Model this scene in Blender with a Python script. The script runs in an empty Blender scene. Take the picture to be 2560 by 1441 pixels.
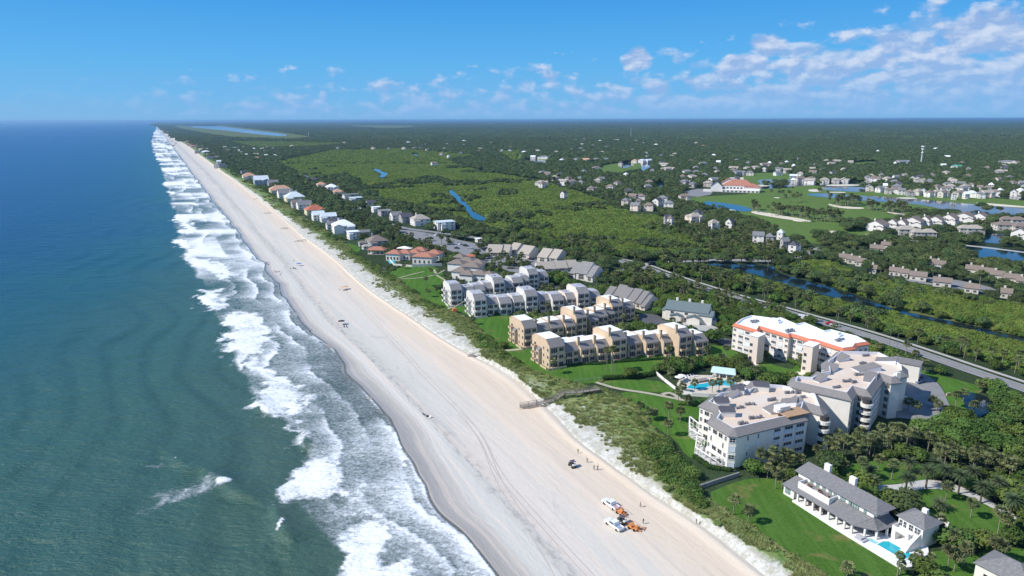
import bpy, math, random
import numpy as np
from mathutils import Matrix, Vector, Euler
random.seed(7); RNG=np.random.default_rng(7)
SC=bpy.context.scene; COL=SC.collection; R=math.radians
# ------------------------------------------------------------------ camera
H_CAM=104.0; PITCH=R(13.85); ROLL=R(-0.157); FPX=24/36*2560
cam_d=bpy.data.cameras.new('camera'); cam_d.lens=24; cam_d.sensor_width=36
cam_d.clip_start=1.0; cam_d.clip_end=200000
cam=bpy.data.objects.new('camera',cam_d); COL.objects.link(cam)
cam.matrix_world=Matrix.Translation((0,0,H_CAM))@Matrix.Rotation(R(90)-PITCH,4,'X')@Matrix.Rotation(ROLL,4,'Z')
SC.camera=cam
SC.view_settings.view_transform='Standard'; SC.view_settings.look='None'
SC.view_settings.gamma=1.0; SC.view_settings.use_curve_mapping=False
SC.view_settings.exposure=0.30
try:
    SC.cycles.max_bounces=5; SC.cycles.diffuse_bounces=3; SC.cycles.glossy_bounces=2
    SC.cycles.transparent_max_bounces=8; SC.cycles.volume_bounces=0
    SC.cycles.volume_max_steps=64
except Exception: pass
# ------------------------------------------------------------------ sun and sky
SUN_EL=42.0; SUN_DIR=Vector((-0.98,-0.20,0)).normalized()      # towards the sun, over the sea
SUN_AZ=math.atan2(SUN_DIR.x,SUN_DIR.y)                       # clockwise from +Y
sun_d=bpy.data.lights.new('sun','SUN'); sun_d.energy=4.3; sun_d.angle=R(0.5); sun_d.color=(1.0,0.955,0.88)
sun=bpy.data.objects.new('sun',sun_d); COL.objects.link(sun)
sv=Vector((SUN_DIR.x*math.cos(R(SUN_EL)),SUN_DIR.y*math.cos(R(SUN_EL)),math.sin(R(SUN_EL))))
sun.rotation_euler=sv.to_track_quat('Z','Y').to_euler()
W=bpy.data.worlds.new('World'); SC.world=W; W.use_nodes=True
def build_world():
    nt=W.node_tree; N=nt.nodes; L=nt.links; N.clear()
    out=N.new('ShaderNodeOutputWorld'); bg=N.new('ShaderNodeBackground')
    sky=N.new('ShaderNodeTexSky'); sky.sky_type='NISHITA'; sky.sun_disc=False
    sky.sun_elevation=R(SUN_EL); sky.sun_rotation=SUN_AZ; sky.altitude=100; sky.air_density=1.0; sky.dust_density=0.3; sky.ozone_density=1.5
    hs=N.new('ShaderNodeHueSaturation'); hs.inputs['Saturation'].default_value=1.1; hs.inputs['Value'].default_value=1.0
    L.new(sky.outputs[0],hs.inputs['Color'])
    gain=N.new('ShaderNodeMixRGB'); gain.blend_type='MULTIPLY'; gain.inputs[0].default_value=1
    gain.inputs[2].default_value=(0.9,1.0,1.1,1); L.new(hs.outputs[0],gain.inputs[1])
    tc=N.new('ShaderNodeTexCoord'); sep=N.new('ShaderNodeSeparateXYZ'); L.new(tc.outputs['Generated'],sep.inputs[0])
    def m(op,a,b=None,c=None,clamp=False):
        n=N.new('ShaderNodeMath'); n.operation=op; n.use_clamp=clamp
        for i,v in enumerate((a,b,c)):
            if v is None: continue
            if isinstance(v,(int,float)): n.inputs[i].default_value=v
            else: L.new(v,n.inputs[i])
        return n.outputs[0]
    X,Y,Z=sep.outputs
    az=m('ARCTAN2',X,Y); hor=m('SQRT',m('ADD',m('MULTIPLY',X,X),m('MULTIPLY',Y,Y))); el=m('ARCTAN2',Z,hor)
    rp=N.new('ShaderNodeValToRGB'); e_=rp.color_ramp.elements
    for q in (0,0,0): e_.new(.5)
    for q,(p,c) in zip(e_,((0,(.150,.375,.66)),(.035,(.115,.375,.69)),(.09,(.075,.350,.70)),(.18,(.036,.268,.66)),(.45,(.02,.15,.45)))): q.position=p; q.color=c+(1,)
    L.new(m('MULTIPLY',m('MAXIMUM',el,0.0),1.0/0.9),rp.inputs[0])
    clear=N.new('ShaderNodeMixRGB'); clear.inputs[0].default_value=.93; L.new(gain.outputs[0],clear.inputs[1])
    r10=N.new('ShaderNodeMixRGB'); r10.blend_type='MULTIPLY'; r10.inputs[0].default_value=1; L.new(rp.outputs[0],r10.inputs[1]); r10.inputs[2].default_value=(10,10,10,1); L.new(r10.outputs[0],clear.inputs[2])
    def vec(sx,sz,ox=0,oz=0):
        c=N.new('ShaderNodeCombineXYZ'); L.new(m('MULTIPLY_ADD',az,sx,ox),c.inputs[0]); L.new(m('MULTIPLY_ADD',el,sz,oz),c.inputs[1]); return c.outputs[0]
    def noise(v,sc,det,rough=0.55,dist=0.0):
        n=N.new('ShaderNodeTexNoise'); n.inputs['Scale'].default_value=sc; n.inputs['Detail'].default_value=det
        n.inputs['Roughness'].default_value=rough; n.inputs['Distortion'].default_value=dist; L.new(v,n.inputs['Vector']); return n.outputs[0]
    def mr(v,a,b,c,d):
        n=N.new('ShaderNodeMapRange'); n.clamp=True; n.interpolation_type='SMOOTHSTEP'; L.new(v,n.inputs[0])
        for i,q in enumerate((a,b,c,d)): n.inputs[i+1].default_value=q
        return n.outputs[0]
    # bank of cumulus: its top climbs to the right
    topf=N.new('ShaderNodeFloatCurve'); cu=topf.mapping.curves[0]
    L.new(mr(az,-1.0,1.0,0,1),topf.inputs['Value'])
    azp=m('MAXIMUM',az,0.0); topm=m('ADD',m('MULTIPLY_ADD',az,0.03,0.030),m('MULTIPLY',m('MULTIPLY',azp,azp),0.20))     # elevation of the bank's top
    big=noise(vec(7,26,3.1,1.7),1.6,3,0.5)
    n1=noise(vec(25,42,1.3,0.4),1.35,5,0.50,0.10)
    n1s=noise(vec(25,42,1.3-0.14,0.4+0.30),1.35,5,0.50,0.10)
    edge=m('SUBTRACT',m('ADD',topm,m('MULTIPLY',m('SUBTRACT',big,0.5),0.05)),el)
    dens=m('ADD',m('MULTIPLY',m('MINIMUM',edge,0.028),16.0),m('ADD',m('MULTIPLY',m('SUBTRACT',n1,0.5),3.2),m('MULTIPLY',m('SUBTRACT',big,0.5),1.2)))
    cov=mr(dens,-0.42,0.42,0,1)
    # lone puffs (direction-space blobs)
    def px(x,y):
        a=(x-1280)/FPX; b=-(y-720.5)/FPX
        v=Vector((a,math.cos(PITCH)+b*math.sin(PITCH),-math.sin(PITCH)+b*math.cos(PITCH)))
        return math.atan2(v.x,v.y),math.atan2(v.z,math.hypot(v.x,v.y))
    for (x,y,rx,ry,st) in ((1593,152,36,27,1.1),(1920,118,48,26,1.0),(1985,128,80,16,.8),(1868,165,62,28,1.1),(1318,215,24,20,.8),(809,240,11,15,.9),(2270,112,75,34,.9),
                        (2470,90,95,48,1.1),(2330,75,60,24,.5),(1750,165,28,12,.35),(1600,205,30,12,.5),(1775,205,48,22,.8),(2100,150,70,24,.8),(660,262,22,10,.7),(970,240,16,12,.7)):
        a0,e0=px(x,y)
        d=m('ADD',m('POWER',m('MULTIPLY',m('SUBTRACT',az,a0),FPX/rx),2.0),m('POWER',m('MULTIPLY',m('SUBTRACT',el,e0),FPX/ry*0.95),2.0))
        bl=m('ADD',m('SUBTRACT',1.25,d),m('MULTIPLY',m('SUBTRACT',n1,0.5),2.6))
        cov=m('MAXIMUM',cov,m('MULTIPLY',mr(bl,0.0,0.9,0,1),st,clamp=True))
    cov=m('MULTIPLY',cov,mr(el,-0.002,0.012,0.0,1))
    # azimuth fade to the left
    cov=m('MULTIPLY',cov,mr(az,-0.62,-0.28,0.12,1))
    lit=m('MULTIPLY_ADD',m('SUBTRACT',n1,n1s),4.2,0.30,clamp=True)
    far=mr(el,0.0,0.085,0.10,0.85)                                        # far low clouds are hazier
    ccol=N.new('ShaderNodeMixRGB'); L.new(lit,ccol.inputs[0])
    ccol.inputs[1].default_value=(2.9,3.9,6.2,1); ccol.inputs[2].default_value=(6.3,6.6,7.4,1)
    hz=N.new('ShaderNodeMixRGB'); L.new(far,hz.inputs[0]); hz.inputs[1].default_value=(1.9,3.9,6.9,1); L.new(ccol.outputs[0],hz.inputs[2])
    mix=N.new('ShaderNodeMixRGB'); L.new(m('MULTIPLY',cov,0.84),mix.inputs[0]); L.new(clear.outputs[0],mix.inputs[1]); L.new(hz.outputs[0],mix.inputs[2])
    L.new(mix.outputs[0],bg.inputs[0]); bg.inputs[1].default_value=0.10
    L.new(bg.outputs[0],out.inputs[0])
build_world()
# ------------------------------------------------------------------ helpers
def _rot(x,y,a): return math.cos(a)*x-math.sin(a)*y, math.sin(a)*x+math.cos(a)*y
def G(px,py,z=0.0):
    """where the sight line through a photo pixel meets the level z"""
    x,y=_rot(px-1280,-(py-720.5),ROLL)
    r=(x,FPX*math.cos(PITCH)+y*math.sin(PITCH),-FPX*math.sin(PITCH)+y*math.cos(PITCH))
    t=(z-H_CAM)/r[2]; return (r[0]*t,r[1]*t)
def GP(l,z=0.0): return [G(a,b,z) for a,b in l]
def PX(x,y,z):
    """world to photo pixel"""
    dz=z-H_CAM; cp,sp=math.cos(PITCH),math.sin(PITCH)
    d=y*cp-dz*sp; v=y*sp+dz*cp; a,b=x/d*FPX,v/d*FPX
    a,b=_rot(a,b,-ROLL); return a+1280,720.5-b
def tag(o,label=None,cat=None,group=None,kind=None):
    if label: o['label']=label
    if cat: o['category']=cat
    if group: o['group']=group
    if kind: o['kind']=kind
    return o
def empty(name,loc=(0,0,0),rz=0.0,label=None,cat=None,group=None):
    o=bpy.data.objects.new(name,None); COL.objects.link(o); o.empty_display_size=1
    o.location=loc; o.rotation_euler=(0,0,rz); return tag(o,label,cat,group)
def inst(name,data,parent=None,loc=(0,0,0),rz=0.0,sc=(1,1,1)):
    o=bpy.data.objects.new(name,data); COL.objects.link(o)
    if parent: o.parent=parent
    o.location=loc; o.rotation_euler=(0,0,rz); o.scale=sc; return o
class MB:
    def __init__(s): s.v=[]; s.f=[]; s.m=[]; s.cm=0
    def add(s,vs,fs):
        b=len(s.v); s.v+= [tuple(q) for q in vs]
        for f in fs: s.f.append(tuple(i+b for i in f)); s.m.append(s.cm)
    def quad(s,a,b,c,d): s.add([a,b,c,d],[(0,1,2,3)])
    def box(s,x0,x1,y0,y1,z0,z1):
        s.add([(x0,y0,z0),(x1,y0,z0),(x1,y1,z0),(x0,y1,z0),(x0,y0,z1),(x1,y0,z1),(x1,y1,z1),(x0,y1,z1)],
              [(0,3,2,1),(4,5,6,7),(0,1,5,4),(1,2,6,5),(2,3,7,6),(3,0,4,7)])
    def obox(s,a,b,w,z0,z1,side=0.0):
        """box along the segment a-b, width w"""
        dx,dy=b[0]-a[0],b[1]-a[1]; l=math.hypot(dx,dy) or 1; nx,ny=-dy/l,dx/l
        o=side*w/2; p=[(a[0]+nx*(o-w/2),a[1]+ny*(o-w/2)),(b[0]+nx*(o-w/2),b[1]+ny*(o-w/2)),(b[0]+nx*(o+w/2),b[1]+ny*(o+w/2)),(a[0]+nx*(o+w/2),a[1]+ny*(o+w/2))]
        s.prism(p,z0,z1)
    def prism(s,p,z0,z1,caps=True):
        n=len(p); ar=sum(p[i][0]*p[(i+1)%n][1]-p[(i+1)%n][0]*p[i][1] for i in range(n))
        if ar<0: p=list(reversed(p))
        vs=[(x,y,z0) for x,y in p]+[(x,y,z1) for x,y in p]
        fs=[(i,(i+1)%n,(i+1)%n+n,i+n) for i in range(n)]
        if caps: fs+= [tuple(range(n,2*n)),tuple(reversed(range(n)))]
        s.add(vs,fs)
    def cyl(s,x,y,z0,z1,r0,r1=None,n=8,caps=True):
        if r1 is None: r1=r0
        vs=[(x+r0*math.cos(2*math.pi*i/n),y+r0*math.sin(2*math.pi*i/n),z0) for i in range(n)]+[(x+r1*math.cos(2*math.pi*i/n),y+r1*math.sin(2*math.pi*i/n),z1) for i in range(n)]
        fs=[(i,(i+1)%n,(i+1)%n+n,i+n) for i in range(n)]
        if caps: fs+= [tuple(range(n,2*n)),tuple(reversed(range(n)))]
        s.add(vs,fs)
    def tube(s,pts,r,n=6):
        k=len(pts); vs=[]; fs=[]
        for i,p in enumerate(pts):
            p=Vector(p); a=Vector(pts[max(i-1,0)]); b=Vector(pts[min(i+1,k-1)]); t=(b-a).normalized()
            u=t.orthogonal().normalized(); w=t.cross(u); rr=r[i] if isinstance(r,(list,tuple)) else r
            for j in range(n):
                q=p+(u*math.cos(2*math.pi*j/n)+w*math.sin(2*math.pi*j/n))*rr; vs.append(tuple(q))
        for i in range(k-1):
            for j in range(n): fs.append((i*n+j,i*n+(j+1)%n,(i+1)*n+(j+1)%n,(i+1)*n+j))
        fs+= [tuple(reversed(range(n))),tuple(range((k-1)*n,k*n))]
        s.add(vs,fs)
    def mesh(s,name,mats,smooth=False):
        me=bpy.data.meshes.new(name); me.from_pydata(s.v,[],s.f)
        if not isinstance(mats,(list,tuple)): mats=[mats]
        for q in mats: me.materials.append(q)
        if len(mats)>1: me.polygons.foreach_set('material_index',s.m)
        if smooth: me.polygons.foreach_set('use_smooth',[True]*len(s.f))
        me.update(); return me
    def build(s,name,mats,parent=None,smooth=False,loc=(0,0,0),rz=0.0):
        return inst(name,s.mesh(name,mats,smooth),parent,loc,rz)
def np_mesh(name,v,f,mat,smooth=False,attrs=None):
    me=bpy.data.meshes.new(name); v=np.asarray(v,np.float32); f=np.asarray(f,np.int32)
    me.vertices.add(len(v)); me.vertices.foreach_set('co',v.ravel())
    k=f.shape[1]; me.loops.add(f.size); me.loops.foreach_set('vertex_index',f.ravel())
    me.polygons.add(len(f)); me.polygons.foreach_set('loop_start',np.arange(0,f.size,k,dtype=np.int32)); me.polygons.foreach_set('loop_total',np.full(len(f),k,np.int32))
    if smooth: me.polygons.foreach_set('use_smooth',np.ones(len(f),bool))
    me.update(calc_edges=True); me.validate()
    if mat: me.materials.append(mat)
    for an,av in (attrs or {}).items():
        a=me.attributes.new(an,'FLOAT','POINT'); a.data.foreach_set('value',np.asarray(av,np.float32).ravel())
    return me
def grid_faces(nr,nc):
    i=np.arange(nr-1)[:,None]*nc+np.arange(nc-1)[None,:]
    return np.stack([i,i+1,i+nc+1,i+nc],-1).reshape(-1,4)
# value noise in numpy
def vnoise(x,y,seed=0):
    xi=np.floor(x).astype(np.int64); yi=np.floor(y).astype(np.int64); fx=x-xi; fy=y-yi
    def h(a,b):
        n=(a*374761393+b*668265263+seed*2147483647)&0xffffffff; n=((n^(n>>13))*1274126177)&0xffffffff; n=n^(n>>16); return (n&0xffff)/65535.0
    u=fx*fx*(3-2*fx); v=fy*fy*(3-2*fy)
    return (h(xi,yi)*(1-u)+h(xi+1,yi)*u)*(1-v)+(h(xi,yi+1)*(1-u)+h(xi+1,yi+1)*u)*v
def fbm(x,y,o=4,seed=0):
    s=0;a=.5;t=0
    for i in range(o): s=s+a*vnoise(x,y,seed+i*17); t+=a; a*=.5; x=x*2.03+11.3; y=y*2.03+5.7
    return s/t
def inpoly(poly,x,y):
    p=np.asarray(poly); r=np.zeros(x.shape,bool); j=len(p)-1
    for i in range(len(p)):
        xi,yi=p[i]; xj,yj=p[j]
        if yi!=yj:
            c=((yi>y)!=(yj>y)); r^= c&(x<(xj-xi)*(y-yi)/(yj-yi)+xi)
        j=i
    return r
# ------------------------------------------------------------------ materials
MATS={}
def _n(nt,t,**k):
    n=nt.nodes.new(t)
    for a,b in k.items(): setattr(n,a,b)
    return n
def mat(name,col,rough=0.8,var=0.12,scale=0.5,bump=0.0,bscale=None,spec=0.3,metal=0.0,col2=None,detail=4,rnd=0.0,emit=None,stretch=None,trans=0.0):
    if name in MATS: return MATS[name]
    m=bpy.data.materials.new(name); m.use_nodes=True; nt=m.node_tree; b=nt.nodes['Principled BSDF']; L=nt.links
    b.inputs['Roughness'].default_value=rough; b.inputs['Specular IOR Level'].default_value=spec; b.inputs['Metallic'].default_value=metal
    tc=_n(nt,'ShaderNodeNewGeometry'); src=tc.outputs['Position']
    if stretch:
        mp=_n(nt,'ShaderNodeMapping'); mp.inputs['Scale'].default_value=stretch; L.new(src,mp.inputs[0]); src=mp.outputs[0]
    nz=_n(nt,'ShaderNodeTexNoise'); nz.inputs['Scale'].default_value=scale; nz.inputs['Detail'].default_value=detail; nz.inputs['Roughness'].default_value=0.6; L.new(src,nz.inputs['Vector'])
    mx=_n(nt,'ShaderNodeMixRGB'); rmp=_n(nt,'ShaderNodeMapRange'); L.new(nz.outputs[0],rmp.inputs[0]); rmp.inputs[1].default_value=.3; rmp.inputs[2].default_value=.7
    L.new(rmp.outputs[0],mx.inputs[0])
    c1=tuple(col)+(1,)
    if col2: c2=tuple(col2)+(1,)
    else:
        c2=tuple(min(1,c*(1+var)) for c in col)+(1,); c1=tuple(c*(1-var) for c in col)+(1,)
    mx.inputs[1].default_value=c1; mx.inputs[2].default_value=c2; o=mx.outputs[0]
    if rnd:
        oi=_n(nt,'ShaderNodeObjectInfo'); hs=_n(nt,'ShaderNodeHueSaturation'); r1=_n(nt,'ShaderNodeMapRange'); r2=_n(nt,'ShaderNodeMapRange')
        L.new(oi.outputs['Random'],r1.inputs[0]); r1.inputs[3].default_value=1-rnd; r1.inputs[4].default_value=1+rnd
        mu=_n(nt,'ShaderNodeMath',operation='MULTIPLY'); mu.inputs[1].default_value=7.31; L.new(oi.outputs['Random'],mu.inputs[0]); fr=_n(nt,'ShaderNodeMath',operation='FRACT'); L.new(mu.outputs[0],fr.inputs[0])
        L.new(fr.outputs[0],r2.inputs[0]); r2.inputs[3].default_value=0.5-rnd*0.09; r2.inputs[4].default_value=0.5+rnd*0.06
        L.new(r1.outputs[0],hs.inputs['Value']); L.new(r2.outputs[0],hs.inputs['Hue']); L.new(o,hs.inputs['Color']); o=hs.outputs[0]
    L.new(o,b.inputs['Base Color'])
    if bump:
        bz=_n(nt,'ShaderNodeTexNoise'); bz.inputs['Scale'].default_value=bscale or scale*4; bz.inputs['Detail'].default_value=3; L.new(src,bz.inputs['Vector'])
        bp=_n(nt,'ShaderNodeBump'); bp.inputs['Strength'].default_value=1; bp.inputs['Distance'].default_value=bump; L.new(bz.outputs[0],bp.inputs['Height']); L.new(bp.outputs[0],b.inputs['Normal'])
    if trans:
        b.inputs['Roughness'].default_value=rough
        tr=_n(nt,'ShaderNodeBsdfTranslucent'); L.new(o,tr.inputs[0]); ms=_n(nt,'ShaderNodeMixShader'); ms.inputs[0].default_value=trans
        L.new(b.outputs[0],ms.inputs[1]); L.new(tr.outputs[0],ms.inputs[2]); L.new(ms.outputs[0],nt.nodes['Material Output'].inputs['Surface'])
    MATS[name]=m; return m
# ------------------------------------------------------------------ shore lines (photo pixels, near to far, with level)
FARP=[(397,318),(398,312),(400,306.5)]
LN=[
 ([(1250,1441),(1175,1340),(1103,1286),(1070,1200),(1044,1140),(999,1102),(975,1060),(935,1008),(905,975),(880,930),(862,900),(835,862),(775,835),(740,775),(705,720),(650,655),(610,600),(565,545),(530,500),(497,455),(470,420),(445,385),(420,352),(405,332)],-3.0),
 ([(1330,1441),(1250,1340),(1180,1275),(1130,1180),(1085,1110),(1045,1060),(985,1000),(945,955),(900,905),(850,860),(800,830),(760,775),(725,720),(668,655),(625,600),(578,545),(541,500),(505,455),(476,420),(449,385),(422,352),(406.5,332)],-2.9),
 ([(1430,1441),(1294,1286),(1155,1133),(1058,1036),(992,966),(898,869),(840,815),(780,745),(715,665),(650,590),(600,530),(560,480),(520,435),(488,405),(455,372),(424,348),(408,330)],-2.3),
 ([(1560,1441),(1420,1286),(1270,1133),(1160,1036),(1085,966),(980,869),(900,800),(830,730),(752,655),(682,585),(625,525),(578,475),(535,432),(497,400),(462,370),(428,346),(409,329.5)],-1.7),
 ([(1760,1441),(1600,1300),(1450,1180),(1320,1075),(1210,985),(1110,895),(1005,815),(905,735),(816,647),(712,567),(650,515),(592,467),(548,430),(507,400),(468,369),(431,345),(410.5,329)],-1.1),
 ([(1908,1441),(1859,1403),(1778,1330),(1684,1273),(1565,1188),(1459,1112),(1375,1025),(1310,968),(1250,925),(1172,888),(1100,845),(990,770),(913,718),(834,646),(764,598),(712,548),(660,508),(600,463),(556,430),(513,400),(472,369),(433,344.5),(411.5,328.5)],-0.6),
 ([(1985,1441),(1900,1380),(1802,1310),(1720,1265),(1650,1208),(1575,1140),(1480,1060),(1400,1005),(1345,985),(1282,935),(1225,895),(1187,862),(1137,815),(1075,790),(1040,765),(1000,735),(960,705),(915,675),(855,632),(810,600),(755,565),(700,532),(645,490),(597,456),(560,431),(517,400),(475,368),(435,344),(412.5,328)],0.5),
 ([(2060,1441),(1975,1391),(1859,1313),(1752,1242),(1700,1165),(1640,1075),(1590,1015),(1560,985),(1440,960),(1330,930),(1262,888),(1210,835),(1165,790),(1080,765),(1040,735),(1000,705),(960,680),(905,650),(865,610),(820,580),(770,550),(715,510),(660,475),(610,445),(570,421),(524,392),(480,362),(438,341),(414,326)],0.02)]
YS=[];LX=[]
for pts,z in LN:
    p=GP(pts,z)+GP([(FARP[0][0]+len(YS)*0.35,FARP[0][1]),(FARP[1][0]+len(YS)*.2,FARP[1][1]),(FARP[2][0],FARP[2][1])],z)
    p.sort(key=lambda q:q[1])
    sl=(p[3][0]-p[0][0])/(p[3][1]-p[0][1]); p=[(p[0][0]+sl*(30-p[0][1]),30.0)]+p
    YS.append(np.array([q[1] for q in p])); LX.append(np.array([q[0] for q in p]))
LZ=[z for _,z in LN]
_T=np.linspace(math.log(30),math.log(200000),4000); _K=np.exp(-(np.arange(-36,37)/13.0)**2); _K/=_K.sum(); LT=[]
for k_ in range(len(YS)):
    r_=np.interp(np.exp(_T),YS[k_],LX[k_])/np.exp(_T); r_=np.convolve(np.pad(r_,36,mode='edge'),_K,mode='valid')
    if k_<2: Yq=np.exp(_T); r_=r_+((fbm(Yq*.035,Yq*0+3,3,91)-.5)*(7.5 if k_==0 else 4.0)*np.minimum(1,1500/Yq))/Yq
    if k_ in (5,6): Yq=np.exp(_T); r_=r_+((fbm(Yq*.05,Yq*0+k_,3,93)-.5)*(2.0 if k_==5 else 6.0)*np.minimum(1,1500/Yq))/Yq
    LT.append(r_)
def shore(k,Y):
    if k<0: return None
    return np.interp(np.log(Y),_T,LT[k])*Y
# rows denser where they show larger
rows=[]
py=1640.0
while py>302.5:
    rows.append(G(1280,py,0)[1]); py-= 2.2 if py>345 else (1.2 if py>312 else 0.7)
ROWS=np.array(rows); ROWS=np.concatenate([[60.0],ROWS[ROWS>60],[75000.0,110000.0]])
def loft(name,xs,zs,mat_,attrs=None):
    """xs, zs: arrays rows x cols"""
    nr,nc=xs.shape; Y=np.repeat(ROWS[:,None],nc,1)
    v=np.stack([xs,Y,zs],-1).reshape(-1,3)
    me=np_mesh(name,v,grid_faces(nr,nc),mat_,True,attrs); return inst(name,me)
class NG:
    def __init__(s,name):
        s.m=bpy.data.materials.new(name); s.m.use_nodes=True; s.nt=s.m.node_tree; s.N=s.nt.nodes; s.L=s.nt.links; s.b=s.N['Principled BSDF']; s.pos=s.N.new('ShaderNodeNewGeometry').outputs['Position']
    def put(s,sock,v):
        if isinstance(v,(int,float)): sock.default_value=v
        elif isinstance(v,tuple): sock.default_value=v if len(v)==4 or sock.type=='VECTOR' else v+(1,)
        else: s.L.new(v,sock)
    def math(s,op,a,b=None,c=None,clamp=False):
        n=s.N.new('ShaderNodeMath'); n.operation=op; n.use_clamp=clamp
        for i,v in enumerate((a,b,c)):
            if v is not None: s.put(n.inputs[i],v)
        return n.outputs[0]
    def attr(s,a):
        n=s.N.new('ShaderNodeAttribute'); n.attribute_name=a; return n.outputs['Fac']
    def noise(s,scale,detail=4,rough=.6,stretch=None,rot=0,dist=0,v=None):
        n=s.N.new('ShaderNodeTexNoise'); n.inputs['Scale'].default_value=scale; n.inputs['Detail'].default_value=detail; n.inputs['Roughness'].default_value=rough; n.inputs['Distortion'].default_value=dist
        mp=s.N.new('ShaderNodeMapping'); mp.inputs['Scale'].default_value=stretch or (1,1,1); mp.inputs['Rotation'].default_value=(0,0,rot); s.L.new(v or s.pos,mp.inputs[0]); s.L.new(mp.outputs[0],n.inputs['Vector']); return n.outputs[0]
    def ss(s,v,a,b,c=0.,d=1.):
        n=s.N.new('ShaderNodeMapRange'); n.interpolation_type='SMOOTHSTEP'; s.put(n.inputs[0],v)
        for i,q in enumerate((a,b,c,d)): n.inputs[i+1].default_value=q
        return n.outputs[0]
    def mix(s,f,a,b,t='MIX'):
        n=s.N.new('ShaderNodeMixRGB'); n.blend_type=t; s.put(n.inputs[0],f); s.put(n.inputs[1],a); s.put(n.inputs[2],b); return n.outputs[0]
    def ramp(s,v,st):
        n=s.N.new('ShaderNodeValToRGB'); e=n.color_ramp.elements
        while len(e)<len(st): e.new(0.5)
        for q,(p,c) in zip(e,st): q.position=p; q.color=c+(1,)
        s.put(n.inputs[0],v); return n.outputs[0]
    def bump(s,h,dist,strength=1.0):
        n=s.N.new('ShaderNodeBump'); n.inputs['Distance'].default_value=dist; s.put(n.inputs['Strength'],strength); s.L.new(h,n.inputs['Height']); s.L.new(n.outputs[0],s.b.inputs['Normal'])
    def done(s,col,rough=.9,spec=.2):
        s.put(s.b.inputs['Base Color'],col); s.put(s.b.inputs['Roughness'],rough); s.put(s.b.inputs['Specular IOR Level'],spec); return s.m
# ------------------------------------------------------------------ sea
OUT=[(845,1441),(850,1420),(800,1340),(711,1235),(765,1110),(700,1050),(638,1005),(610,960),(560,905),(552,850),(540,800),(500,740),(492,700),(455,640),(440,590),(432,545),(418,500),(408,460),(398,420),(383,385),(375,360),(382,335),(389,322),(394,314),(398.5,307)]
p=sorted(GP(OUT,-3),key=lambda q:q[1]); p=[(p[0][0]-8,60.0)]+p
OY=np.array([q[1] for q in p]); OX=np.array([q[0] for q in p])
def breaker_polys():
    P=[[(600,904),(635,883),(687,915),(694,939),(735,960),(763,994),(770,1039),(732,1039),(649,1026),(640,1008),(669,994),(662,960),(638,939)],
     [(715,1050),(740,1070),(767,1105),(760,1118),(749,1116),(704,1067)],
     [(770,1147),(822,1147),(857,1178),(895,1234),(908,1294),(878,1248),(843,1236),(763,1244),(711,1230),(739,1199)],
     [(857,1240),(880,1245),(908,1294),(960,1325),(1010,1380),(1060,1441),(1090,1500),(850,1500),(848,1425),(905,1375),(840,1345),(890,1310)],
     [(556,782),(650,780),(678,834),(678,885),(563,882)],[(494,723),(542,726),(567,775),(518,778),(505,745)],
     [(500,650),(560,660),(590,690),(545,700)],[(440,595),(480,600),(478,625),(445,615)],[(430,540),(470,545),(500,580),(470,585)],
     [(445,640),(530,650),(600,690),(520,680)],[(540,845),(565,850),(570,872),(556,870)]]
    return [GP(q,-3) for q in P]
SOFTP=[GP([(529,1191),(574,1208),(571,1227),(526,1236),(413,1268),(338,1294),(330,1264),(375,1230),(488,1210)],-3),GP([(330,1168),(380,1158),(410,1162),(372,1172)],-3)]
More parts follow.
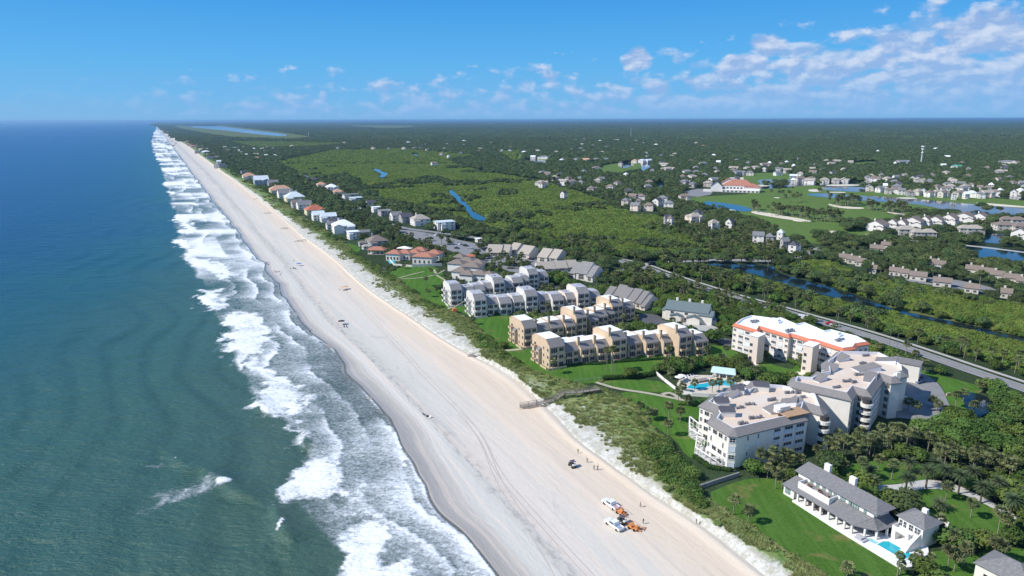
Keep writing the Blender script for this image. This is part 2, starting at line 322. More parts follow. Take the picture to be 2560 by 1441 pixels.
def make_sea():
    nc_s=np.concatenate([np.linspace(-6,0,4)[:-1],np.linspace(0,150,130),150*np.exp(np.linspace(0,math.log(110000/150),60))[1:]])
    nr=len(ROWS); Y=np.repeat(ROWS[:,None],len(nc_s),1); xw=shore(0,ROWS)[:,None]
    # widen the fine band with distance so that the far surf stays inside it
    s=np.repeat(nc_s[None,:],nr,0); dist=np.maximum(1,ROWS/700)[:,None]; s=np.where(s>0,s*np.where(s<150,1,1),s)
    W_=np.maximum(xw[:,0]-np.interp(ROWS,OY,OX),8.0)[:,None]
    s=np.where((s>0),s*np.maximum(1,W_/110),s)
    X=xw-s
    u=s/W_
    slope=np.gradient(xw[:,0],ROWS)[:,None]
    # foam
    lace=(np.clip(0.545-0.04*u,0,1)+.02*np.clip((Y-330)/300,0,1))*((s>0))
    f=lace+ (fbm(X*.03,Y*.03,4,3)-.5)*.50
    for k,(b,a,sd) in enumerate(((.07,.06,5),(.33,.14,8),(.60,.16,12),(.85,.13,21))):
        nn=(fbm(Y*.022+k*31,X*.010+k*9,4,sd)-.5)*2; fr=b+a*1.5*nn+0.03*np.sin(Y*.11+k); brk=np.clip((fbm(Y*.02+k*5,X*.006,3,sd+50)-.40)*5,0,1)
        d=u-fr; f=f+brk*np.where(d>0,np.exp(-d/(.05+.09*fbm(Y*.05,X*.02,2,sd+7)))*(.34+.25*(fbm(Y*.03+7*k,Y*.001,2,sd+2)-.5)*2),-0.06*np.exp(d/.03))
    rag=(fbm(Y*.03,X*.02,3,41)-.5)*.9
    edge=np.clip((1.0+rag*.35-u)/.10,0,1); f=f*edge
    # far: bright lobed breakers at the outer line
    far=np.clip((Y-330)/300,0,1); lob=fbm(Y*.021,X*.012,3,77)
    f=f+far*np.clip((lob-.50)*2.6,0,.42)*(u>0)*(u<1.12)*np.clip((1.12-u)*4,0,1)*np.where(u>.4,1,.5)
    inw=fbm(X*.09,Y*.09,3,5)-.5
    wa=fbm(X*.25,Y*.18,3,61)-.5; wb=fbm(X*.22,Y*.2,3,67)-.5
    for P in breaker_polys():
        q=sum(inpoly(P,X+inw*9+wa*a_+ox,Y+inw*9+wb*a_*1.4+oy).astype(float) for a_,ox,oy in ((4,0,0),(9,1.5,0),(9,-1.5,1.5),(14,0,-2),(18,1,2)))/5
        f=np.where(q>0,np.maximum(f,.30+(.56+inw*.3)*q),f)
    for P in SOFTP:
        q=sum(inpoly(P,X+inw*a_,Y+inw*a_+b_).astype(float) for a_,b_ in ((5,0),(10,2),(16,-2),(22,0)))/4
        f=np.maximum(f,q*(.20+.95*np.clip(fbm(X*.22,Y*.12,4,23)-.18,0,1)))
    for (cx,cy,rx,ry,aa) in ((560,1210,24,11,.9),(702,1320,9,20,.85),(440,1150,6,3,.7),(553,850,12,8,.8),(385,1166,30,4,.5)):
        c=G(cx,cy,-3); e1=abs(G(cx+rx,cy,-3)[0]-c[0]); e2=abs(G(cx,cy-ry,-3)[1]-c[1]); d=((X-c[0])/e1)**2+((Y-c[1])/e2)**2; f=np.maximum(f,np.where(d<2,aa*np.clip(1.3-d,0,1),0))
    # waves as relief
    z=np.full_like(X,-3.0)
    amp=.20*np.clip((u-.75)/.4,0,1)*np.exp(-np.clip(u-1.6,0,99)/2)+.05
    ph=2*math.pi*(s/26+ (fbm(Y*.006,X*.004,3,9)-.5)*5)
    z=z+amp*(np.sin(ph)+.3*np.sin(2*ph+.6))*np.clip(1-(Y-200)/2500,0,1)
    z=z+.55*np.clip(f-.55,0,.4)*np.clip(u*4,0,1)+.18*(fbm(X*.12,Y*.12,2,31)-.5)*np.clip((900-Y)/600,0,1)
    for (ax,ay,bx,by,h) in ((520,1192,600,1240,1.5),(690,1290,712,1345,1.6),(640,1000,655,1030,1.2),(760,1085,770,1118,1.3),(420,1140,470,1175,.9),(712,1345,735,1420,.7)):
        A=np.array(G(ax,ay,-3)); B=np.array(G(bx,by,-3)); d=B-A; L=np.hypot(*d); d/=L; t=np.clip((X-A[0])*d[0]+(Y-A[1])*d[1],0,L); n=(X-A[0]-d[0]*t)*d[1]-(Y-A[1]-d[1]*t)*d[0]; dd=np.hypot(X-A[0]-d[0]*t,Y-A[1]-d[1]*t)
        z=z+h*np.exp(-(dd/np.where(n>0,1.8,5.0))**2)
    f=f+.42*np.clip((fbm(Y*.06,Y*0+1,3,15)-.35)*3,0,1)*np.exp(-((s-.6)/.6)**2)*np.clip(1.2-Y/1500,0.2,1); z=np.where(s<=0,-3.0-.02,z); z=np.where(s<4,np.minimum(z,-2.93),z)
    f=np.where(s<0,0,f)
    g=NG('sea_water')
    at=g.attr; foam=at('foam'); S=at('off')
    n1=g.noise(.75,7,.74,(1,1.35,1),rot=.35,dist=.5); n2=g.noise(.16,4,.6,(1,1.6,1),rot=.5)
    a=g.math('ADD',foam,g.math('MULTIPLY',g.math('SUBTRACT',n1,.5),1.15)); a=g.math('ADD',a,g.math('MULTIPLY',g.math('SUBTRACT',n2,.5),.35))
    fm=g.ss(a,.30,.86)
    wn=g.noise(.012,3,.6)
    w2=g.noise(.0035,3,.55,(1,2.2,1))
    t=g.math('ADD',g.math('MULTIPLY',g.math('LOGARITHM',g.math('MAXIMUM',S,1.0),10.0),1.0),g.math('MULTIPLY',g.math('SUBTRACT',wn,.5),.35))
    t=g.math('ADD',t,g.math('MULTIPLY',g.math('SUBTRACT',w2,.5),.25))
    t=g.math('ADD',t,g.math('MULTIPLY',at('deep'),.55))
    sep=g.N.new('ShaderNodeSeparateXYZ'); g.L.new(g.pos,sep.inputs[0])
    col=g.ramp(g.math('DIVIDE',t,4.5),[(0.0,(.17,.165,.135)),(.22,(.10,.135,.115)),(.36,(.058,.112,.085)),(.46,(.040,.105,.085)),(.53,(.016,.085,.098)),(.62,(.003,.055,.125)),(.75,(.001,.042,.155)),(1,(.001,.036,.15))])
    fcol=g.mix(g.ss(foam,.3,.9),(.50,.56,.60),(.84,.86,.86))
    col=g.mix(fm,col,fcol)
    b1=g.noise(.32,5,.62,(1,2.0,1),rot=.45); b2=g.noise(.05,3,.5,(1,2.6,1),rot=.3)
    h=g.math('ADD',g.math('MULTIPLY',b1,1.0),g.math('MULTIPLY',b2,2.2)); h=g.math('ADD',h,g.math('MULTIPLY',fm,.35))
    g.bump(h,.9,1.0)
    m=g.done(col,g.mix(fm,(.22,.22,.22),(.9,.9,.9)),.13)
    o=loft('sea',X[:, ::-1],z[:, ::-1],m,{'foam':f[:, ::-1].ravel(),'off':s[:, ::-1].ravel(),'deep':np.clip((Y-230)/420,0,1)[:, ::-1].ravel()})
    tag(o,'blue green Atlantic sea with white surf along the beach',kind='structure')
make_sea()
# ------------------------------------------------------------------ beach and dunes: one lofted sheet each
def strip(name,k0,k1,n,zfun,mat_,under=0.0):
    cr=np.linspace(k0,k1,n); nr=len(ROWS)
    xs=np.zeros((nr,n)); zs=np.zeros((nr,n)); base=[shore(k,ROWS) for k in range(len(LN))]
    for j,c in enumerate(cr):
        a=min(int(c),len(LN)-2); t=c-a; xs[:,j]=base[a]*(1-t)+base[a+1]*t; zs[:,j]=LZ[a]*(1-t)+LZ[a+1]*t
    Y=np.repeat(ROWS[:,None],n,1); C=np.repeat(cr[None,:],nr,0)
    zs=zfun(xs,Y,zs,C)
    return loft(name,xs,zs,mat_,{'cross':C.ravel(),'along':Y.ravel()})
def beach_mat():
    g=NG('beach_sand'); c=g.attr('cross')
    cv=g.N.new('ShaderNodeCombineXYZ'); g.L.new(g.math('MULTIPLY',c,13.0),cv.inputs[0]); g.L.new(g.attr('along'),cv.inputs[1]); CV=cv.outputs[0]
    w1=g.noise(.055,4,.55,(1,.5,1),v=CV); w2=g.noise(.30,4,.6,(1.5,.8,1),v=CV); w3=g.noise(3.0,3,.6)
    t=g.math('ADD',c,g.math('MULTIPLY',g.math('SUBTRACT',w1,.5),.75))
    col=g.ramp(g.math('DIVIDE',t,6.0),[(0,(.35,.32,.28)),(.06,(.39,.36,.315)),(.13,(.46,.43,.38)),(.20,(.54,.52,.475)),(.27,(.55,.53,.485)),(.33,(.485,.465,.42)),(.42,(.56,.535,.48)),(.56,(.60,.555,.48)),(.67,(.645,.545,.43)),(.78,(.65,.535,.41)),(.85,(.655,.595,.50)),(1,(.65,.625,.565))])
    # wrack line: grey ripples
    wr=g.math('MULTIPLY',g.math('MULTIPLY',g.ss(c,1.62,1.95),g.ss(c,2.35,2.05)),g.ss(w2,.47,.62)); col=g.mix(g.math('MULTIPLY',wr,.55),col,(.27,.255,.25))
    wr2=g.math('MULTIPLY',g.math('MULTIPLY',g.ss(c,2.1,2.6),g.ss(c,3.4,2.9)),g.ss(g.noise(.16,5,.7,(1.2,.6,1),dist=1.0,v=CV),.55,.66)); col=g.mix(g.math('MULTIPLY',wr2,.30),col,(.36,.34,.33))
    st=g.noise(.30,3,.5,(2.4,.06,1),v=CV); col=g.mix(g.math('MULTIPLY',g.ss(st,.52,.64),.16),col,(.40,.34,.29))
    st2=g.noise(.12,2,.5,(2.5,.07,1),v=CV); col=g.mix(g.math('MULTIPLY',g.ss(st2,.50,.60),.30),col,(.75,.615,.50))
    col=g.mix(g.math('MULTIPLY',g.math('SUBTRACT',w3,.5),.5),col,(.3,.27,.23))
    g.bump(g.math('ADD',w2,g.math('MULTIPLY',w3,.1)),.25,.7)
    r=g.ss(t,.1,1.1,.24,.95)
    return g.done(col,r,g.ss(t,.1,1.0,.7,.2))
def zb(x,Y,z,C):
    n=fbm(x*.08,Y*.03,3,4)-.5; z=z+.25*n*np.clip(C-1,0,1)*np.clip((1500-Y)/1000,0,1)
    z=z+.55*np.exp(-((C-4.85)/.12)**2)-.02
    sc=np.clip((C-4.9)/.15,0,1); return z+.5*sc*0
strip('beach_sand',-0.0,5.0,90,zb,beach_mat()); tag(bpy.data.objects['beach_sand'],'wide pale sand beach with peach coloured berm and wet edge',kind='structure')
def wet():   # sea floor under the water's edge
    xs=np.stack([shore(0,ROWS)-30,shore(0,ROWS)+.05],1); zs=np.stack([np.full(len(ROWS),-4.2),np.full(len(ROWS),-3.02)],1)
    return loft('sea_floor',xs,zs,mat('wet_sand',(.33,.29,.25),.5))
tag(wet(),'wet sand under the edge of the water',kind='structure')
def dune_mat():
    g=NG('dune_ground'); c=g.attr('cross')
    n=g.noise(.06,6,.68,(1,.8,1),dist=.6); n2=g.noise(.35,5,.65); n3=g.noise(.02,3,.5)
    nf=g.noise(.8,5,.7); t=g.math('ADD',g.math('ADD',g.math('SUBTRACT',c,5.95),g.math('MULTIPLY',g.math('SUBTRACT',n,.5),1.1)),g.math('MULTIPLY',g.math('SUBTRACT',nf,.5),1.5))
    veg=g.ss(t,-.35,.30)
    pat=g.math('MULTIPLY',g.ss(g.noise(.09,5,.6,dist=.8),.60,.66),g.ss(g.noise(.012,2,.5),.42,.60)); veg=g.math('MULTIPLY',veg,g.math('SUBTRACT',1.0,g.math('MULTIPLY',pat,.85)))
    sand=g.mix(g.ss(n2,.38,.62),(.60,.585,.545),(.44,.42,.36))
    gr=g.mix(g.ss(n2,.35,.62),(.16,.21,.065),(.29,.31,.13)); gr=g.mix(g.ss(n3,.40,.60),gr,g.mix(g.ss(n2,.4,.6),(.10,.20,.045),(.21,.28,.085))); gr=g.mix(g.math('MULTIPLY',g.ss(g.noise(.9,4,.7),.5,.65),.5),gr,(.07,.11,.03))
    tu=g.math('MULTIPLY',g.math('SUBTRACT',1.0,veg),g.ss(g.noise(1.5,5,.7,(1,1.2,1)),.50,.60)); 
    col=g.mix(veg,sand,gr); col=g.mix(g.math('MULTIPLY',tu,.6),col,(.30,.30,.19))
    g.bump(n2,.25,.8); return g.done(col,.95,.1)
def zd(x,Y,z,C):
    n=fbm(x*.06,Y*.05,4,14)-.5; e=np.clip((C-5)/.5,0,1)*np.clip((7.0-C)/.3,0,1)
    z=z+e*(1.0*n+.7)*np.clip((2500-Y)/1500,.2,1); z=z+.35*np.clip((C-5.0)/.06,0,1)*np.clip((7.0-C)/.3,0,1)-.02; return z
strip('dunes',5.0,7.0,60,zd,dune_mat()); tag(bpy.data.objects['dunes'],'dune ridge with white sand and low green cover',kind='structure')
# ------------------------------------------------------------------ inland ground
def far_mat():
    g=NG('inland_ground')
    n=g.noise(.0011,5,.62,(1,1,1)); n2=g.noise(.03,5,.7); n3=g.noise(.0045,3,.6)
    col=g.mix(n2,(.020,.036,.018),(.055,.080,.032)); col=g.mix(g.ss(n3,.45,.65),col,(.05,.085,.04)); col=g.mix(g.math('MULTIPLY',g.ss(n,.58,.66),.5),col,(.09,.13,.06))
    g.bump(n2,6,.8); return g.done(col,.95,.05)
fr=np.concatenate([np.linspace(0,1,9)**2*300,300*np.exp(np.linspace(0,math.log(400),22))[1:]])
X=shore(7,ROWS)[:,None]-.3+fr[None,:]; z=np.where(fr[None,:]<1,.0,0.0)+0*X
tag(loft('inland_ground',X,z,far_mat()),'flat wooded inland ground reaching to the horizon',kind='structure')
# ------------------------------------------------------------------ ground sheets
LEV={}
def sheet(name,poly,mat_,z,label,kind='structure',world=False,sub=0):
    LEV[name]=LEV.get(name,-1)+1; z=z+.003*LEV[name]
    P=poly if world else GP(poly,z)
    P=smooth_poly(P,sub) if sub else P
    m=MB(); ar=sum(P[i][0]*P[(i+1)%len(P)][1]-P[(i+1)%len(P)][0]*P[i][1] for i in range(len(P)))
    if ar<0: P=P[::-1]
    import mathutils
    tri=mathutils.geometry.tessellate_polygon([[Vector((a,b,0)) for a,b in P]])
    m.add([(a,b,z) for a,b in P],[tuple(t) for t in tri])
    o=m.build(name,mat_); o.data.update()
    import bmesh
    bm=bmesh.new(); bm.from_mesh(o.data)
    for f in bm.faces:
        if f.normal.z<0: f.normal_flip()
    bm.to_mesh(o.data); bm.free(); tag(o,label,kind=kind); return P
def smooth_poly(P,n):
    for _ in range(n):
        Q=[]
        for i in range(len(P)):
            a,b=P[i],P[(i+1)%len(P)]; Q+=[(a[0]*.75+b[0]*.25,a[1]*.75+b[1]*.25),(a[0]*.25+b[0]*.75,a[1]*.25+b[1]*.75)]
        P=Q
    return P
def grass_mat(name,a,b,dry):
    g=NG(name); n=g.noise(.07,4,.6); n2=g.noise(1.2,4,.65); n3=g.noise(.10,3,.55,(1,1.4,1),rot=.6)
    col=g.mix(n,a,b); col=g.mix(g.math('MULTIPLY',g.ss(n2,.35,.7),.45),col,tuple(q*.55 for q in a)); 
    col=g.mix(g.math('MULTIPLY',g.ss(n3,.56,.70),dry),col,(.20,.17,.065)); st=g.noise(.16,1,.4,(3.2,.22,1),rot=.5); col=g.mix(g.math('MULTIPLY',g.ss(st,.45,.6),.25),col,tuple(q*1.25 for q in b)); g.bump(n2,.25,.8); return g.done(col,.95,.05)
LAWN=grass_mat('lawn_grass',(.055,.135,.018),(.095,.195,.034),.6); LAWND=grass_mat('lawn_grass_worn',(.055,.125,.018),(.095,.185,.035),.95); GOLF=grass_mat('golf_turf',(.09,.16,.035),(.13,.20,.05),.35)
LP={}
def lawn(name,poly,label,m=None,z=.10,sub=1): LP[name+str(len(LP))]=sheet(name,poly,m or LAWN,z,label,sub=sub)
lawn('lawn',[(1240,880),(1262,902),(1300,925),(1360,950),(1440,960),(1500,957),(1517,946),(1625,942),(1638,932),(1668,912),(1730,908),(1800,905),(1860,890),(1800,860),(1600,860),(1400,850),(1330,865)],'lawn in front of the nearest tan apartment row')
lawn('lawn',[(1500,960),(1520,950),(1637,948),(1690,974),(1675,983),(1600,980),(1540,975)],'lawn between the clipped hedge and the beach path')
lawn('lawn',[(1545,978),(1620,985),(1680,998),(1740,1004),(1790,1000),(1800,1060),(1760,1120),(1750,1150),(1715,1142),(1690,1100),(1640,1070),(1600,1035),(1570,1003)],'lawn with lone palms beside the front cream building')
lawn('lawn',[(1752,1241),(1850,1200),(1900,1195),(1960,1200),(2000,1240),(2100,1320),(2200,1390),(2330,1470),(2120,1480),(2045,1441),(1975,1391),(1859,1313)],'large oceanfront lawn of the white villa',LAWND)
lawn('lawn',[(2060,1185),(2100,1165),(2150,1155),(2200,1152),(2260,1150),(2310,1165),(2335,1190),(2300,1205),(2210,1212),(2150,1225),(2100,1210)],'shaded palm garden lawn behind the white villa',LAWND)
lawn('lawn',[(2250,1245),(2275,1228),(2330,1218),(2440,1238),(2545,1300),(2560,1330),(2500,1350),(2400,1345),(2350,1330),(2300,1290),(2255,1270)],'round lawn inside the curved driveway',LAWND)
lawn('lawn',[(2310,1395),(2340,1375),(2380,1385),(2420,1400),(2480,1360),(2600,1380),(2650,1470),(2400,1500),(2330,1441)],'small lawn at the lower right corner')
lawn('lawn',[(962,690),(990,672),(1030,664),(1100,668),(1116,705),(1105,715),(1104,755),(1130,765),(1185,790),(1120,772),(1085,777),(1060,766),(1045,735),(1010,712),(985,702)],'open lawn beside the terracotta roofed beach club')
lawn('lawn',[(1120,765),(1160,750),(1200,780),(1280,790),(1300,800),(1275,840),(1300,867),(1320,872),(1247,880),(1212,850),(1192,822),(1182,795),(1150,778)],'lawn between the white apartment row and the tan row')
lawn('lawn',[(1870,900),(1893,895),(1929,911),(1967,922),(2003,925),(2010,935),(1997,942),(1970,950),(1926,959),(1899,950),(1880,935)],'small garden lawn below the orange trimmed building')
lawn('lawn',[(2266,915),(2329,932),(2377,945),(2465,970),(2440,990),(2395,982),(2411,1009),(2440,1052),(2397,1037),(2366,1004),(2360,973),(2340,951)],'grass bank around the fountain pond')
lawn('lawn',[(2000,905),(2010,935),(2000,965),(1980,945),(1985,915)],'strip of grass beside the cream building')
lawn('lawn',[(850,606),(890,612),(905,625),(880,640),(860,632),(845,620)],'bright lawn beside the brown roofed beach house')
lawn('lawn',[(668,505),(690,500),(712,512),(705,522),(690,520)],'small oceanfront lawn below the white houses')
lawn('lawn',[(715,545),(750,540),(765,560),(745,572)],'narrow green lawn north of the red roofed house')
lawn('lawn',[(1695,712),(1640,690),(1610,680),(1620,672),(1660,680),(1700,700)],'grass verge beside the road junction')
GF=[[(1690,500),(1740,492),(1830,488),(1880,485),(1850,455),(1850,442),(1880,432),(1950,432),(2010,440),(2000,460),(2100,470),(2280,482),(2420,492),(2560,500),(2700,510),(2700,540),(2560,545),(2400,530),(2330,545),(2260,552),(2190,565),(2170,575),(2190,600),(2120,612),(2020,610),(1960,597),(1900,565),(1850,545),(1790,528),(1720,516)],
    [(1500,415),(1540,408),(1600,405),(1625,415),(1600,430),(1540,440),(1495,435)],[(1305,398),(1370,396),(1375,406),(1315,412)],[(2110,410),(2190,402),(2200,412),(2130,418)],[(1290,385),(1310,384),(1305,400),(1290,402)]]
GFW=[]
for q,l in zip(GF,('broad golf course with bunkers and ponds','small golf green beside the distant marina pond','far golf green among dark trees','short fairway beyond the lake houses','narrow far fairway among dark trees')):
    GFW.append(sheet('golf_turf',q,GOLF,.15,l,sub=1))
MARSHM=grass_mat('marsh_reeds',(.085,.12,.035),(.15,.17,.06),.5)
def marsh_ground():
    for q,l in (([(2205,756),(2245,770),(2324,787),(2429,806),(2560,836),(2620,850),(2620,866),(2560,852),(2429,818),(2324,800),(2245,783)],'band of pale reeds along the narrow creek'),
                ([(1110,470),(1130,470),(1145,505),(1165,530),(1180,555),(1165,550),(1140,530),(1120,500)],'reeds along the bright blue creek'),
                ([(420,312),(520,310),(700,330),(800,345),(720,352),(560,345),(450,325)],'pale salt marsh far up the coast'),
                ([(560,350),(720,352),(900,358),(780,370),(640,372),(560,362)],'light green marsh clearing beyond the beach houses'),
                ([(820,309),(900,308),(1020,312),(1045,320),(960,322),(880,316)],'pale flats on the far horizon'),
                ([(1930,676),(1960,700),(2050,718),(2150,745),(2190,757),(2150,752),(2040,728),(1950,705)],'brown mud bank along the canal')):
        sheet('marsh',q,MARSHM,.12,l,sub=1)
marsh_ground()
def water_mat():
    g=NG('pond_water'); n=g.noise(.7,3,.5); g.bump(n,.04,.5)
    return g.done((.005,.020,.036),.06,.6)
WM=water_mat(); WP=[]
_g=NG('dark_tannin_water'); _g.bump(_g.noise(.7,3,.5),.03,.5); WMD=_g.done(_g.mix(_g.noise(.12,3,.6),(.008,.014,.016),(.014,.024,.030)),.08,.32)
for q,l in (([(1755,503),(1800,506),(1862,516),(1880,524),(1876,530),(1820,526),(1770,517)],'blue golf course pond with a pale bunker on its edge'),
  ([(2005,486),(2060,483),(2154,490),(2236,493),(2314,500),(2427,510),(2560,522),(2760,540),(2760,560),(2560,543),(2490,541),(2380,532),(2324,515),(2255,508),(2158,502),(2060,494)],'long blue lake winding across the golf course'),
  ([(2050,468),(2110,466),(2175,470),(2178,481),(2110,479),(2050,474)],'blue lake arm in front of the lakeside houses'),
  ([(1888,450),(1960,448),(2010,455),(2100,456),(2190,452),(2200,462),(2100,463),(2000,464),(1920,474),(1885,470),(1905,460)],'dark blue lake behind the wooded golf island'),
  ([(2400,610),(2513,622),(2620,630),(2620,668),(2560,660),(2495,654),(2440,645),(2410,630)],'deep blue lake on the right'),
  ([(2471,584),(2519,587),(2512,610),(2466,608),(2445,600)],'small blue inlet between the lake homes'),
  ([(1755,660),(1800,660),(1932,664),(1942,680),(1975,692),(2037,707),(2125,732),(2210,764),(2236,776),(2200,770),(2075,742),(1975,713),(1895,688),(1845,676),(1800,668)],'dark canal curving through the mangroves'),
  ([(2215,765),(2245,776),(2324,792),(2429,813),(2560,844),(2640,862),(2640,874),(2560,853),(2442,826),(2324,799),(2245,784)],'narrow dark creek through the reeds'),
  ([(1117,474),(1137,475),(1155,492),(1175,512),(1190,533),(1225,548),(1205,553),(1180,546),(1165,525),(1150,508),(1127,487)],'bright blue creek bend in the mangrove'),
  ([(928,419),(950,422),(955,428),(975,432),(960,445),(940,442),(955,434),(938,428)],'small winding blue creek in the far marsh'),
  ([(1310,397),(1350,399),(1372,404),(1362,412),(1335,408)],'little blue pond in the distant fairway'),
  ([(1596,402),(1632,404),(1622,430),(1596,432),(1606,418)],'distant blue marina basin'),
  ([(1560,404),(1592,412),(1560,422),(1545,416)],'slim blue pond beside the distant green'),
  ([(1632,457),(1655,455),(1670,466),(1650,470),(1634,466)],'small blue pond left of the clubhouse'),
  ([(2100,552),(2150,550),(2170,556),(2120,558)],'narrow pond edge beside the white townhouses'),
  ([(455,310),(520,312),(620,325),(718,336),(715,342),(640,336),(560,326),(470,318)],'distant pale blue lagoon up the coast'),
  ([(800,307),(860,306.5),(960,309),(1040,313),(980,314),(900,311)],'thin strip of water on the horizon'),
  ([(1025,383),(1048,384),(1050,390),(1030,389)],'tiny blue marsh pool'),
  ([(2460,560),(2560,552),(2620,560),(2600,572),(2480,568)],'strip of lake behind the brown roofed lake homes'),
  ([(2500,490),(2560,492),(2600,500),(2540,502)],'small dark lake at the right edge'),
  ([(2393,980),(2440,982),(2457,989),(2497,1003),(2495,1018),(2462,1035),(2442,1048),(2411,1024),(2413,1004)],'dark fountain pond among the trees')):
    WP.append(sheet('water',q,WMD if 'fountain' in l or 'canal' in l or 'creek through' in l else WM,.25,l,sub=1))
SANDM=mat('bunker_sand',(.66,.60,.47),.95,.1,.3)
BK=[]
for q,l in (([(1877,528),(1900,528),(1960,540),(2020,550),(2035,556),(1990,552),(1930,543),(1880,534)],'long pale sand bank under the golf palms'),([(1797,522),(1830,524),(1845,528),(1815,529)],'pale bunker on the pond edge'),([(1978,548),(2005,549),(2012,555),(1985,554)],'round white bunker on the fairway'),
  ([(2069,509),(2085,513),(2120,517),(2160,519),(2160,523),(2110,522),(2075,515)],'curved bunker under the island palms'),([(2213,529),(2240,533),(2263,535),(2260,539),(2225,534)],'bunker behind the golf palms'),([(2236,494),(2280,494),(2298,497),(2260,498)],'bunker on the far lake bank'),
  ([(2430,506),(2480,509),(2560,516),(2600,520),(2560,520),(2470,514)],'long pale bank of the right lake'),([(2070,577),(2100,578),(2095,584),(2072,583)],'bunker near the road bend'),([(2060,480),(2110,480),(2118,483),(2070,482)],'flat bunker beside the lake arm'),([(2160,585),(2178,584),(2172,590)],'small bunker below the townhouses'),([(1930,494),(1950,493),(1948,497)],'small bunker on the green'),([(2016,475),(2040,473),(2060,478),(2030,481)],'bunker by the upper lake'),
  ([(2400,494),(2425,496),(2410,499)],'tiny bunker near the lake homes'),([(2060,462),(2145,461),(2150,465),(2070,466)],'flat pale bank across the upper lake'),([(2290,299.6),(2318,299.2),(2318,300.2),(2290,300.4)],'white clearing on the far horizon'),([(1885,463),(1920,462),(1925,466),(1890,467)],'bunker behind the clubhouse')):
    BK.append(sheet('bunker',q,SANDM,.35,l,sub=1))
# ------------------------------------------------------------------ roads and paths
ROADS=[]
def ribbon(name,pts,w,mat_,z,label,world=False,sub=2,parent=None,kind='structure',h=0.0):
    P=pts if world else GP(pts,0)
    P=[Vector(q) for q in P]
    for _ in range(sub):
        Q=[P[0]]
        for i in range(len(P)-1): Q+=[P[i]*.75+P[i+1]*.25,P[i]*.25+P[i+1]*.75]
        Q.append(P[-1]); P=Q
    v=[];f=[]
    for i,p in enumerate(P):
        t=(P[min(i+1,len(P)-1)]-P[max(i-1,0)]).normalized(); n=Vector((-t.y,t.x)); a=p+n*w/2; b=p-n*w/2
        v+=[(a.x,a.y,z),(b.x,b.y,z)]
        if i: f.append((2*i-1,2*i+1,2*i,2*i-2))
    m=MB(); m.add(v,f)
    if h:
        n=len(v); m.add([(a,b,c-h) for a,b,c in v]+v,[(2*i,2*i+2,2*i+2+n,2*i+n) for i in range(len(P)-1)]+[(2*i+3,2*i+1,2*i+1+n,2*i+3+n) for i in range(len(P)-1)])
    o=m.build(name,mat_,parent)
    if kind: tag(o,label,kind=kind)
    ROADS.append((P,w)); return P
ASPH=mat('asphalt',(.23,.23,.23),.9,.12,.25); ASPD=mat('asphalt_dark',(.10,.10,.105),.9,.12,.25); CONC=mat('concrete',(.42,.41,.38),.9,.1,.5); PATHM=mat('shell_path',(.42,.38,.28),.95,.12,.6); PAVM=mat('pale_paving',(.50,.49,.46),.85,.08,.8); WHT=mat('white_paint',(.8,.8,.78),.6,.04,.5)
R1=[(2700,1025),(2560,972),(2440,932),(2300,883),(2180,843),(2085,815),(2010,794),(1930,770),(1845,748),(1780,728),(1700,702),(1640,680),(1600,664),(1540,652),(1460,640),(1380,622),(1300,605),(1220,600),(1140,588),(1060,578),(1000,570),(950,552),(900,525),(860,500),(820,478),(780,455),(740,435)]
ribbon('road',R1,7.6,ASPH,.22,'grey coast road running through the palms')
def offs(pts,d):
    P=[Vector(q) for q in GP(pts,0)]; out=[]
    for i,p in enumerate(P):
        t=(P[min(i+1,len(P)-1)]-P[max(i-1,0)]).normalized(); out.append(tuple(p+Vector((-t.y,t.x))*d))
    return out
ribbon('pavement',offs(R1[:14],-7.2),2.0,CONC,.34,'pale pavement along the far side of the road',world=True,h=.12)
ribbon('centre_line',offs(R1[:14],0),.16,mat('road_yellow',(.55,.42,.10),.7),.232,'thin yellow centre line of the coast road',world=True)
for d,l in ((3.5,'white edge line on the near side'),(-3.5,'white edge line on the far side')): ribbon('edge_line',offs(R1[:14],d),.14,WHT,.232,l,world=True)
ribbon('road',[(1600,664),(1680,655),(1760,651),(1850,651),(1900,653),(1960,650),(2010,635),(2060,620)],9.0,mat('asphalt_pale',(.27,.26,.25),.9,.1,.3),.20,'side road crossing the canal embankment')
ribbon('road',[(2230,600),(2330,607),(2440,617),(2560,632),(2700,650)],6.0,CONC,.30,'pale lane between the two lakes')
ribbon('road',[(2210,690),(2260,700),(2330,712),(2400,722),(2480,735)],6.0,ASPH,.24,'grey lane among the brown roofed courtyard homes')
ribbon('road',[(1590,790),(1640,800),(1700,828),(1760,840),(1830,856),(1860,862)],6.5,ASPD,.23,'dark service drive behind the tan rows')
ribbon('road',[(1330,650),(1400,680),(1480,700),(1530,690),(1600,664)],7.0,ASPH,.24,'drive linking the apartment rows to the coast road')
ribbon('road',[(1320,700),(1390,720),(1420,735),(1500,745),(1560,760)],6.0,ASPD,.235,'dark lane between the white and grey apartments')
ribbon('road',[(1890,700),(1760,660)][::-1],1,ASPH,-.5,'old culvert under the embankment') if False else None
ribbon('path',[(1490,957),(1540,973),(1620,984),(1680,996),(1720,1004),(1745,1012)],1.8,PATHM,.19,'curving shell path across the cream building lawn')
ribbon('path',[(1655,988),(1672,982),(1690,990),(1700,1002)],1.8,PATHM,.195,'short branch of the shell path')
ribbon('path',[(1240,879),(1275,877),(1320,872)],2.2,PATHM,.19,'sandy path from the dune steps to the tan row')
ribbon('path',[(1068,785),(1110,776),(1150,762)],2.0,PATHM,.19,'pale path beside the orange lift')
ribbon('path',[(985,699),(1040,684),(1060,680)],1.2,PATHM,.19,'upper diagonal path on the club lawn')
ribbon('path',[(985,699),(1040,697),(1085,690),(1112,676)],1.2,PATHM,.195,'middle path on the club lawn')
